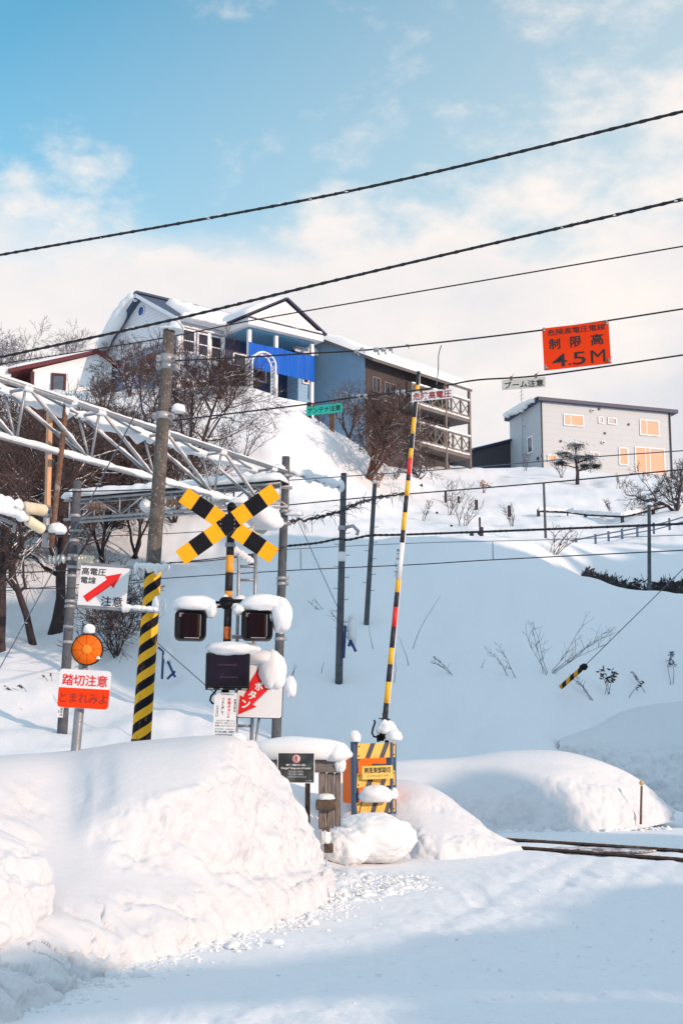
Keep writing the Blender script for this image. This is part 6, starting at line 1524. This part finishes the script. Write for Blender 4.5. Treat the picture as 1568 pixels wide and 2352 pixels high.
    mb = MB(g); mb.box((0, -4.4, 0), (92, 1, 68), bev=.3); mb.build('display_glass', mat('dark_display', (.012, .010, .02), .55, 0, .4, 3, spec=.08), ib)
    ar = MB(g)
    for s_, z in ((1, 13), (-1, -15)): ar.box((-2 * s_ , -5.1, z), (44, .4, 3)); ar.tube([(s_ * 18 - s_ * 10, -5.1, z + 9), (s_ * 20, -5.1, z), (s_ * 18 - s_ * 10, -5.1, z - 9)], .9, 4)
    ar.build('arrow', mat('unlit_arrow', (.035, .018, .03), .4), ib)
    fl = MB(g); fl.box((0, -5, -42.5), (100, 12, 4)); fl.build('lower_flange', BLACKM, ib)
    lg = MB(g)
    for x, w in ((-38, 12), (-14, 7), (20, 3), (39, 13)): lg.box((x, -11.4, -42), (w, .6, 3))
    lg.build('pale_tabs', GALV, ib)
    s = MB(g); s.lump((10, 12, 50), (62, 34, 18), 31, .8, .13); s.build('snow_cap', SNOW, ib)
    # notice plate below
    g = frame(*k5(350, 575), Y - .1, 1.8); mb = MB(g); mb.prism([(-26, -47), (26, -47), (26, 47), (-16, 47), (-26, 38)], -.7, .7); no = mb.build('notice_plate', WHITE, rt)
    mb = MB(g); mb.vtext('つよく押して', -6, 34.5, 6.4, -1.1, 0, .012); mb.vtext('ください', -18, 18, 6.8, -1.1, 0, .012); mb.vtext('非常の際は', 22, 33, 6.0, -1.1, 0, .014); mb.text('非常事故防止', 4, 43, 31, 3.6, -1.1)
    mb.text('次のときはすぐご連絡ください', 2, -17.2, 43, 3.8, -1.1); mb.text('非常ボタンを押したとき', 1, -23, 45, 4.4, -1.1); mb.text('故障におきづきのとき', 1, -29, 45, 4.4, -1.1); mb.vtext('を', 8, -5.5, 5.5, -1.1, 0, .012); mb.build('lettering', INK, no)
    mb = MB(g); mb.vtext('非常ボタン', 8.5, 35, 8.0, -1.1, 0, .03); mb.build('red_lettering', RED, no)
    mb = MB(g); mb.text('JR北海道', -12, -36.5, 20, 4, -1.1, 0, .02); mb.build('green_lettering', GINK, no)
    mb = MB(g); mb.text('札幌駅指令', 13, -36.5, 22, 3, -1.1); mb.build('small_red_lettering', DRED, no)
    mb = MB(g); mb.text('0120-88-1889', 1, -42.5, 44, 5, -1.1, 0, .02); mb.build('blue_lettering', BINK, no)
    mb = MB(g); mb.tube([(-18, 4, 60), (-27, 3, 46), (-34, 2, 38), (-36, 2, 28), (-31, 2, 22), (-24, 2, 20)], 2.3, 8); mb.build('cable_loop', BLACK, rt)
    mb = MB(g); mb.box((-1, 3, -51), (34, 10, 7), bev=1); mb.tube([(-21, 0, -51), (-14, 0, -51)], 2.4, 8); mb.tube([(14, -2, -52), (24, -2, -49)], 2.6, 8); mb.build('cable_gland', GALVD, rt)
    mb = MB(g); mb.box((38, 8, -72), (17, 14, 14), bev=1.5); jb = mb.build('junction_box', mat('cream_box', (.55, .42, .32), .6, 0, .2, 8), rt)
    s = MB(g); s.lump((32, 6, -57), (19, 16, 14), 5, .6, .2); s.build('snow_cap', SNOW, jb)
crossing_signal()

def ladder():
    Y = 16.45; rt = thing('ladder', 'thin grey service ladder standing behind the crossing signal', 'ladder', P(*cD(500, 1700), Y))
    for pts in ([(370, 452), (410, 455), (440, 480), (438, 740), (430, 1000), (425, 1400), (422, 1700)], [(540, 480), (535, 740), (530, 1010), (520, 1400), (512, 1700)]):
        mb = MB(); mb.tube([P(*cD(*p), Y) for p in pts], .022, 8); mb.build('rail', GALV, rt)
    for y in (560, 640, 800, 972, 1110, 1240, 1375, 1500, 1620):
        mb = MB(); f = (y - 480) / 1220; mb.tube([P(*cD(439 - 14 * f, y), Y), P(*cD(539 - 24 * f, y + 1), Y)], .017, 7); mb.build('rung', GALV, rt)
    for y in (975, 1022):
        mb = MB(); mb.tube([P(*cD(400, y), Y - .1), P(*cD(535, y + 3), Y)], .024, 8); mb.build('stand_off', GALVD, rt)
    s = MB(); s.ridge([P(*cD(410, 760), Y), P(*cD(485, 790), Y)], .12, .09, 5); s.build('snow', SNOW, rt)
    c = P(*cD(520, 545), Y + .2); mb = MB(); mb.lathe([(.01, 0), (.05, .01), (.055, .05), (.02, .06), (.06, .08), (.06, .11), (.02, .12), (.05, .15), (.01, .17)], c - Vector((0, 0, .05)), 'Z', 12); mb.build('pin_insulator', mat('dark_blue_insulator', (.03, .05, .10), .2), rt)
ladder()
def button_board():
    Y = 16.3; g = frame(*cD(566, 1285), Y, 1.6); rt = thing('button_board', 'white rounded board with a red arrow half hidden under snow by the signal', 'sign', g.translation)
    mb = MB(g); mb.prism(rrect(106, 132, 7), -.4, 1.2); mb.build('board_edge', BLACK, rt)
    mb = MB(g); mb.prism(rrect(102.5, 128.5, 6), -1.0, -.35); mb.build('board', WHITE, rt)
    def q(x, y):
        px, py = k5(x, y); f0 = g.inverted() @ P(px, py, Y); return f0.x, f0.z
    mb = MB(g); pts = [q(*p) for p in ((575, 605), (612, 262), (668, 298), (790, 20), (960, -260), (1250, -40), (1145, 125), (833, 425), (897, 465))]; mb.prism(pts, -1.8, -1.05); mb.build('arrow', RED, rt)
    mb = MB(g)
    for ch, (x, y), s in (('ン', (715, 415), 1), ('タ', (822, 258), 1), ('ボ', (940, 108), 1), ('常', (1075, -30), 1)):
        cx, cz = q(x, y); vs, fs = glyphs(ch, .035); w = 19.5
        mb.add([(cx + (a - .5) * w + (b - .5) * 0, -2.1, cz + (b - .5) * w) for a, b in vs], fs)
    mb.build('lettering', WINK, rt)
    s = MB(g); s.lump((-2, 8, 72), (50, 30, 18), 41, .8, .12); s.lump((26, 2, 46), (31, 22, 46), 44, .95, .13); s.lump((40, 1, 26), (17, 16, 26), 47, .9, .12); s.build('snow_cap', SNOW, rt)
    mb = MB(g); mb.box((0, 6, 0), (8, 8, 128)); mb.build('backing_bar', GALVD, rt)
    mb = MB(g); mb.tube([(0, 10, -60), (-18, 10, -230)], 3, 8); mb.build('post', GALV, rt)
button_board()

# ------------------------------------------------------------------ crossing barrier and its fence
def barrier():
    Y = 20.4; k = kpx(1600, Y); rt = thing('barrier_gate', 'raised crossing barrier arm striped yellow black and red beside the snow heap', 'crossing barrier', P(890, 1790, Y))
    a, b = P(884, 1650, Y), P(961, 853, Y)
    cuts = [(1650, 'K'), (1617, 'Y'), (1570, 'K'), (1531, 'Y'), (1494, 'K'), (1447, 'R'), (1402, 'K'), (1369, 'Y'), (1338, 'W'), (1256, 'K'), (1227, 'Y'), (1186, 'K'), (1147, 'Y'), (1112, 'K'), (1098, 'R'), (1059, 'Y'), (1036, 'K'), (1002, 'Y'), (963, 'K'), (925, 'Y'), (886, 'K'), (853, None)]
    by = mat('barrier_yellow', (.82, .44, .02), .5, 0, .12, 9, .1, 30, (.30, .16, .03), 14, .6, .8); bk = mat('barrier_grey_black', (.022, .024, .034), .6, 0, .3, 12, .1, 30, (.15, .15, .16), 20, .62, .8); br = mat('barrier_red', (.75, .03, .02), .5)
    for (y0, c), (y1, _) in zip(cuts, cuts[1:]):
        p, q = a.lerp(b, (1650 - y0) / 797), a.lerp(b, (1650 - y1) / 797); f = (1650 - (y0 + y1) / 2) / 797; r = (6.4 - 1.9 * f) * k
        mb = MB(); mb.tube([p, q], [r * (1.0 if c != 'W' else 1.18), r * (.985 if c != 'W' else 1.15)], 14); mb.build({'K': 'black_band', 'Y': 'yellow_band', 'R': 'red_band', 'W': 'white_sleeve'}[c], {'K': bk, 'Y': by, 'R': br, 'W': WHITE}[c], rt)
    f = frame(914, 1297, Y - .055, 5.4); mb = MB(f); mb.vtext('車で押して出て', -3, 38, 8, -.5, 0, .01, 1.25); mb.build('lettering', INK, rt)
    s = MB(); s.ridge([a.lerp(b, .02) + Vector((.045, .01, 0)), a.lerp(b, .35) + Vector((.04, .01, 0)), a.lerp(b, .75) + Vector((.035, .01, 0)), a.lerp(b, .99) + Vector((.03, .01, 0))], .03, .03, 2, 6); s.build('rime', SNOW, rt)
    f = frame(884, 1668, Y)
    mb = MB(f); mb.box((0, 0, 4), (12, 14, 52), bev=1); mb.tube([(-14, -7, 17), (12, -8, 15)], 1.6, 6); mb.box((5, -8, 10), (5, 3, 14)); mb.build('arm_root', bk, rt)
    mb = MB(f); mb.box((-8, 0, -24), (12, 14, 20), bev=2); mb.box((6, 2, -22), (20, 16, 14), bev=2); mb.box((4, 0, -42), (9, 10, 22), bev=1); mb.lathe([(0, -9), (8, -9), (8, 9), (0, 9)], (-4, -3, -20), 'Y', 14); mb.box((-16, -6, -28), (7, 8, 16), bev=1); mb.build('mechanism', BLACK, rt)
    mb = MB(f); mb.tube([(-25, -4, 14), (-23, -4, 8), (-28, -4, -6), (-30, -4, -16), (-26, -4, -24), (-16, -4, -26), (-11, -4, -24)], 2.2, 8); mb.build('cable_loop', BLACK, rt)
    s = MB(f); s.lump((2, 0, -6), (23, 20, 22), 51, .5, .22); s.lump((12, -4, -9), (16, 14, 15), 52, .8, .25); s.build('snow_cap', SNOW, rt)
    f = frame(859, 1770, Y + .45, 0, 20); mb = MB(f); mb.box((0, 30, -20), (112, 60, 108), bev=3); mb.build('machine_housing', ORANGE, rt)
    mb = MB(f); mb.box((20, -.8, -8), (50, 2, 46), bev=.5); mb.build('housing_door', mat('dark_housing', (.05, .045, .055), .6), rt)
barrier()
def barrier_fence():
    Y = 20.0; f = Matrix.Translation((0, 0, 0)); k = kpx(1790, Y)
    rt = thing('barrier_fence', 'steel guard fence with black and yellow striped plates and a yellow crossing name plate', 'fence', P(815, 1900, Y))
    Yr = 20.15
    def q(x, y, dy=0):
        u = (x - 850) / 295; return P(*cE(x, y), Y + .15 * u + dy)
    for x0, x1, y0, y1, lab in ((806, 848, 343, 1000, 0), (1082, 1140, 352, 900, 1)):
        mb = MB(); a, b = q((x0 + x1) / 2, y0, .05), q((x0 + x1) / 2 + (8 if not lab else 0), y1, .05); w = (x1 - x0) / 2 * .3001 * k
        mb.tube([a, b], w * 1.35, 4, 0, True, False); mb.tube([a + Vector((w, -.02, 0)), b + Vector((w, -.02, 0))], .018, 4, 0, True, False); mb.build('post', BLUEST, rt)
    def plate(c, segs, nm='striped_plate'):
        mb = MB(); P4 = [q(*p) for p in c]; mb.slab([P4[0], P4[1], P4[2], P4[3]], .012, 0); o = mb.build(nm, YELP, rt)
        A, B, C, D = P4      # bl br tr tl
        bm = MB()
        for u0, u1, sl in segs:
            def pt(u, v): return (A.lerp(B, u)).lerp(D.lerp(C, u), v) + Vector((0, -.004, 0))
            bm.poly3([pt(max(0, u0), 0), pt(u1, 0), pt(min(1, u1 + sl), 1), pt(min(1, max(0, u0 + sl)), 1)])
        bm.build('dark_stripe', GREYST, o)
        bo = MB()
        for u, v in ((.04, .82), (.04, .18), (.96, .82), (.96, .18)):
            p = A.lerp(B, u).lerp(D.lerp(C, u), v); bo.lathe([(0, 0), (.011, 0), (.011, .008), (0, .012)], p, 'Y', 8)
        bo.build('plate_bolts', RUST, o); return o
    plate([(850, 478), (1140, 465), (1146, 350), (856, 364)], [(.21, .335, .13), (.58, .705, .13)])
    plate([(848, 700), (1138, 678), (1142, 566), (852, 590)], [(.22, .36, .13), (.60, .72, .13)])
    plate([(856, 924), (1140, 880), (1143, 760), (845, 815)], [(.0, .03, .12), (.32, .45, .13), (.70, .82, .13)])
    g = frame(*k6(880, 918), Y - .04, -2.2); mb = MB(g); mb.prism(rrect(71, 30, 1), -.6, .6); no = mb.build('name_plate', mat('name_plate_yellow', (.88, .60, .15), .5, 0, .05, 5), rt)
    mb = MB(g); mb.text('朝里東部踏切', 0, 5, 60, 13.5, -1.0, 0, .016); mb.build('lettering', INK, no)
    mb = MB(g)
    for i, ch in enumerate('259K874M'): mb.text(ch, -22 + i * 6.3, -8, 3.2, 5, -1.0)
    mb.build('number', mat('brown_ink', (.20, .12, .03), .6), no)
    s = MB(); c = q(990, 760, -.06); s.lump(c, (.235, .16, .15), 61, .55, .14); s.lump(q(1130, 745, -.03), (.06, .07, .09), 3, .8); s.build('snow_clump', SNOW, rt)
    s = MB(); s.lump(q(832, 318), (.09, .09, .11), 5, .45, .12); s.build('snow_cap', SNOW, rt)
    s = MB(); s.lump(q(1132, 308, .05), (.125, .12, .095), 7, .5, .12); s.build('snow_cap', SNOW, rt)
barrier_fence()
def wooden_fence():
    Y = 18.75; rt = thing('wooden_fence', 'weathered old timber post and beam fence under a thick snow cushion', 'fence', P(*cE(640, 1150), Y))
    def q(x, y, dy=0): return P(*cE(x, y), Y + dy)
    def beam(nm, x0, x1, y0, y1, dep, mt, dy=0):
        a = q((x0 + x1) / 2, (y0 + y1) / 2, dy); kk = kpx(1760, Y) * .3001; mb = MB(); mb.box((a.x, a.y, a.z), ((x1 - x0) * kk, dep, (y1 - y0) * kk), bev=.012); return mb.build(nm, mt, rt)
    beam('beam', 160, 755, 470, 582, .16, WOODH)
    for x0, x1 in ((556, 616), (618, 678), (680, 726)): beam('post', x0, x1, 588, 1010 - (x0 - 556) * .15, .13 - (x0 - 556) * .0002, WOOD, .02 + (x0 - 556) * .0005)
    beam('cross_block', 535, 690, 792, 868, .20, WOODR, -.06); beam('post_foot', 585, 640, 1000, 1075, .12, WOODR, .01); beam('stub', 598, 668, 1128, 1196, .14, WOODR, -.08)
    beam('back_post', 452, 490, 640, 1150, .1, WOODR, .15)
    s = MB(); c = q(420, 418); s.lump(c, (.68, .24, .185), 71, .55, .10); s.lump(q(690, 440, -.02), (.17, .20, .13), 72, .7, .18); s.lump(q(720, 530, -.06), (.075, .07, .10), 73, .9, .25); s.build('snow_cap', SNOW, rt)
    s = MB(); s.lump(q(612, 778, -.08), (.115, .1, .06), 75, .3, .2); s.lump(q(605, 1090, -.08), (.08, .08, .10), 76, .7, .3); s.build('snow_cap', SNOW, rt)
    g = frame(*cE(383, 547), Y - .34, .4); sg = thing('warning_board', 'small black multilingual keep out notice fixed to the wooden fence', 'sign', g.translation)
    mb = MB(g); mb.prism(rrect(86, 69, 1), -.6, .6); mb.build('frame', WHITE, sg)
    mb = MB(g); mb.prism(rrect(82, 66, .8), -1.0, -.5); mb.build('panel', mat('black_panel', (.03, .035, .036), .35, 0, .5, 4, .1, 20, (.10, .12, .12), 5, .5, .7), sg)
    mb = MB(g); mb.lathe([(0, 0), (9.6, 0), (9.6, .3), (0, .3)], (0, -1.0, 20.5), 'Y', 32); mb.build('roundel', PINK, sg)
    mb = MB(g); mb.lathe([(0, 0), (1.5, 0), (0, .1)], (.6, -1.5, 26), 'Y', 12); mb.prism([(-2.2, 17), (-.4, 20.5), (-1.6, 23.6), (1.4, 24.6), (3.2, 21), (1.2, 20.2), (2.6, 15), (.8, 14.5), (-.3, 18.2)], -1.6, -1.4); mb.build('walking_figure', INK, sg)
    mb = MB(g); mb.text('危険！線路内立入禁止', 0, 6.5, 46, 5, -1.3, 0, .01); mb.text('Danger! Keep out of tracks!', 0, -1.2, 68, 6, -1.3, 0, .012); mb.build('lettering', WINK, sg)
    mb = MB(g); mb.text('禁止进入铁轨', 0, -8.5, 33, 4.4, -1.3); mb.text('禁止進入鐵軌', 0, -14.5, 33, 4.4, -1.3); mb.text('선로에 들어가지 마시오', 2, -20.5, 44, 4.2, -1.3); mb.text('JR北海道', 30, -29, 14, 2.4, -1.3); mb.build('small_lettering', mat('pale_ink', (.5, .54, .54), .6), sg)
wooden_fence()
def stake():
    Y = 25.6; a, b = P(1470, 1868, Y), P(1473, 1806, Y); rt = thing('reflector_stake', 'thin rusty stake with a round amber reflector by the rails', 'stake', a)
    mb = MB(); mb.tube(lerp_pole(a - Vector((0, 0, .2)), b, 4), .021, 8); mb.build('rod', RUST, rt)
    mb = MB(); c = P(1473, 1799, Y); mb.lathe([(0, -.012), (.042, -.012), (.046, .0), (.042, .012), (0, .016)], c, 'Y', 18); mb.build('reflector', mat('amber_reflector', (.50, .34, .14), .35), rt)
stake()
def guy_marker():
    a, b = P(1294, 1573, 37.2), P(1340, 1532, 36.8); rt = thing('guy_wire_anchor', 'black and orange striped guy guard slanting out of the shaded slope', 'guy marker', a)
    mb = MB(); mb.tube(lerp_pole(a + (a - b) * .15, b, 6), .062, 12, 0, True, True, True); mb.build('striped_guard', TIGER2, rt)
    mb = MB(); mb.tube([b, P(1568, 1307, 34), P(1700, 1172, 32)], .011, 5); mb.build('guy_wire', WIRE2, rt)
    mb = MB(); mb.lump(b, (.10, .1, .09), 3, .9, .3); mb.build('collar', BLACK, rt)
guy_marker()
def blue_stakes():
    for pts, lab in ((((363, 1487), (375, 1497), (372, 1560)), 'left leg of the dark blue steel brace behind the striped pole'), (((375, 1497), (402, 1556)), 'slanting snow topped blue steel brace behind the striped pole'), (((402, 1542), (384, 1560)), 'short blue steel stub crossing the slanting brace')):
        mb = MB(); w = [P(px, py, 37.2) for px, py in pts]; mb.tube([w[0]] + w[1:], .032, 4, 0, True, False); o = mb.build('steel_brace', NAVY, origin=w[0]); tag(o, lab, 'brace', 'blue steel braces on the slope')
    for pts, lab in ((((793, 1437), (789, 1512)), 'upright dark blue channel against the bare concrete pole'), (((806, 1470), (800, 1485)), 'little blue stub by the bare concrete pole'), (((805, 1472), (817, 1497)), 'slanting blue stub by the bare concrete pole')):
        mb = MB(); w = [P(px, py, 36.9) for px, py in pts]; mb.tube(w, .035, 4, 0, True, False); o = mb.build('steel_brace', NAVY, origin=w[0]); tag(o, lab, 'brace', 'blue steel braces on the slope')
    for c, r, lab, Y in ((P(809, 1452, 37.1), (.14, .14, .42), 'snow pillow against the bare concrete pole', 37), (P(385, 1508, 37.3), (.16, .14, .22), 'snow pillow on the blue brace', 37)):
        mb = MB(); mb.lump(c, r, 9, .9, .2); o = mb.build('snow_heap', SNOW, origin=c); struct(o, lab); o['category'] = 'snow heap'
blue_stakes()

# ------------------------------------------------------------------ fences on the slope
def slope_fences():
    U = [((280, 280), 38, 13, 'first'), ((382, 310), 58, 17, 'second'), ((571, 342), 56, 18, 'third'), ((738, 352), 34, 17, 'fourth'), ((905, 357), 10, 8, 'fifth'), ((1008, 372), 34, 17, 'sixth'), ((1220, 383), 44, 18, 'seventh'), ((1398, 343), 66, 19, 'eighth'), ((1527, 310), 80, 18, 'ninth')]
    tops = []
    for (cx, cy), h, w, o in U:
        px, py = cF(cx, cy + h / 2); Y = wz(px, py); b = P(px, py, Y); hh = h * .3998 * kpx(py, Y); ww = w * .3998 * kpx(py, Y)
        mb = MB(); mb.box((b.x, b.y, b.z + hh / 2 - .15), (ww, ww, hh + .3), bev=.02); ob = mb.build('fence_post', DARKPOST, origin=b); tag(ob, 'dark timber post, %s from the left in the upper fence on the lit slope' % o, 'fence post', 'posts of the upper slope fence'); tops.append(b + Vector((0, -.1, hh * .55)))
    mb = MB()
    sn = MB()
    mb.tube([tops[3] + Vector((.1, 0, 0)), tops[4], tops[5], tops[6], tops[7], tops[8], tops[8] + Vector((2.5, 0, .6))], .05, 5)
    ob = mb.build('fence_rail', DARKPOST, origin=tops[3]); tag(ob, 'snow capped rail joining the posts of the upper slope fence', 'fence rail')
    for a, b in zip(tops[3:], tops[4:]): sn.ridge([a + Vector((0, 0, .05)), b + Vector((0, 0, .05))], .22, .16, 3, var=.6)
    sn.build('snow', SNOW, ob)
    for (cx, cy), h, w, lab in (((155, 357), 14, 13, 'tiny dark post stub left of the tall brush on the lit slope'), ((205, 262), 60, 14, 'brown post standing in the tall brush'), ((238, 437), 24, 14, 'short dark post left of the double post'), ((67, 205), 30, 12, 'dark stub below the balcony building'), ((355, 497), 52, 22, 'left half of the dark double post on the rim'), ((410, 480), 84, 24, 'taller right half of the dark double post on the rim')):
        px, py = cF(cx, cy + h / 2); Y = wz(px, py) if cy < 460 else 50; b = P(px, py, Y); hh = h * .3998 * kpx(py, Y); ww = w * .3998 * kpx(py, Y)
        mb = MB(); mb.box((b.x, b.y, b.z + hh / 2 - .2), (ww, ww, hh + .4), bev=.02)
        if 'taller' in lab: mb.box((b.x - .05, b.y - .02, b.z + hh + .18), (ww * .45, ww * .5, .35)); mb.box((b.x - ww * .6, b.y, b.z + hh * .6), (ww * .6, ww * .5, .12))
        ob = mb.build('fence_post', DARKPOST, origin=b); tag(ob, lab, 'fence post', 'stubs on the slope')
    pts = [(690, 553), (712, 548), (773, 545), (897, 532), (955, 520), (1065, 497), (1140, 482), (1218, 468), (1305, 452), (1400, 436), (1490, 412), (1580, 385)]
    W = []
    for i, (x, y) in enumerate(pts):
        px, py = cF(x, y + 10); Y = 51 + i * .35; W.append(P(px, py, Y))
    rt = thing('guard_rail', 'low blue grey guard rail climbing along the path at the right', 'guard rail', W[0])
    for i, b in enumerate(W[1:]):
        mb = MB(); mb.box((b.x, b.y, b.z), (.08, .08, .3 + .02 * i), bev=.01); mb.build('post', BLUEST, rt)
    mb = MB(); mb.tube([w + Vector((0, 0, .12)) for w in W], .03, 5); mb.build('rail', BLUEST, rt)
    mb = MB(); mb.tube([w + Vector((0, 0, -.06)) for w in W[6:]], .025, 5); mb.build('rail', BLUEST, rt)
slope_fences()

# ------------------------------------------------------------------ unseen screen added behind the camera, outlined to cast the shade on the road
def unseen_shade_screen():
    def uw(u, w, z): return Vector((w * .643 - u * .766, w * .766 + u * .643, z))
    rt = thing('unseen_shade_screen', 'unseen shade screen added right of the road behind the viewer', 'shade screen', uw(-15, 8, 0)); rt['kind'] = 'structure'
    tn = math.tan(SUN_EL)
    def strip(nm, pts, th):
        vs = []
        for w, lo, hi in pts:
            for u in (-15 - th / 2, -15 + th / 2): vs += [uw(u, w, lo), uw(u, w, hi)]
        n = len(pts); fs = [(0, 2, 3, 1), (4 * n - 4, 4 * n - 3, 4 * n - 1, 4 * n - 2)]
        for i in range(n - 1):
            a, b = i * 4, i * 4 + 4; fs += [(a, a + 1, b + 1, b), (a + 2, b + 2, b + 3, a + 3), (a + 1, a + 3, b + 3, b + 1), (a, b, b + 2, a + 2)]
        m_ = MB(); m_.add(vs, fs); return m_.build(nm, SIDK, rt)
    def H(u): return (u + 15) * tn
    roof = [(-8, 7.6, 9.6), (5.0, 7.3, 8.9), (6.6, 6.9, 8.95), (7.5, 6.4, 8.2), (8.3, 5.75, 7.8), (9.3, 4.57, 7.65), (10.5, 4.2, 7.75), (12.2, 3.8, 7.4), (13.2, 3.2, 8.1), (15.2, 2.6, 8.7), (16.6, 2.2, 8.3), (18.6, 2, 8.2)]  # upper part of the added screen, given by where its shadow edges fall
    r_ = []
    for (w0, a0, b0), (w1, a1, b1) in zip(roof, roof[1:]):
        n = max(1, int((w1 - w0) / .25))
        for i in range(n):
            t = i / n; w = w0 + (w1 - w0) * t; r_.append((w, H(a0 + (a1 - a0) * t + .10 * mnoise.noise((w * 1.3, 0, 0))), H(b0 + (b1 - b0) * t + .22 * mnoise.noise((w * .9, 5, 0)) + .10 * mnoise.noise((w * 3, 9, 0)))))
    ro = strip('roof', r_, .3)  # upper part of the added shade screen, not a real roof
    wl = [(-8, 4.0), (5.0, 4.6), (6.6, 4.9), (7.4, 5.7), (7.8, 5.85), (8.3, 5.38), (9.3, 4.15), (10.0, 3.9), (10.6, 4.4), (18.6, 3.5)]  # lower part of the added screen, cut to leave a sunlit wedge
    strip('wall', [(w, -.3, H(h + .06 * mnoise.noise((w * 2, 1, 1)))) for w, h in wl], .2)
    for w in (-6, 0, 6, 12, 18):
        mb = MB(); mb.tube([uw(-15.4, w, -.2), uw(-15.4, w, H(4.5))], .07, 8); mb.build('post', GALV, rt)
unseen_shade_screen()
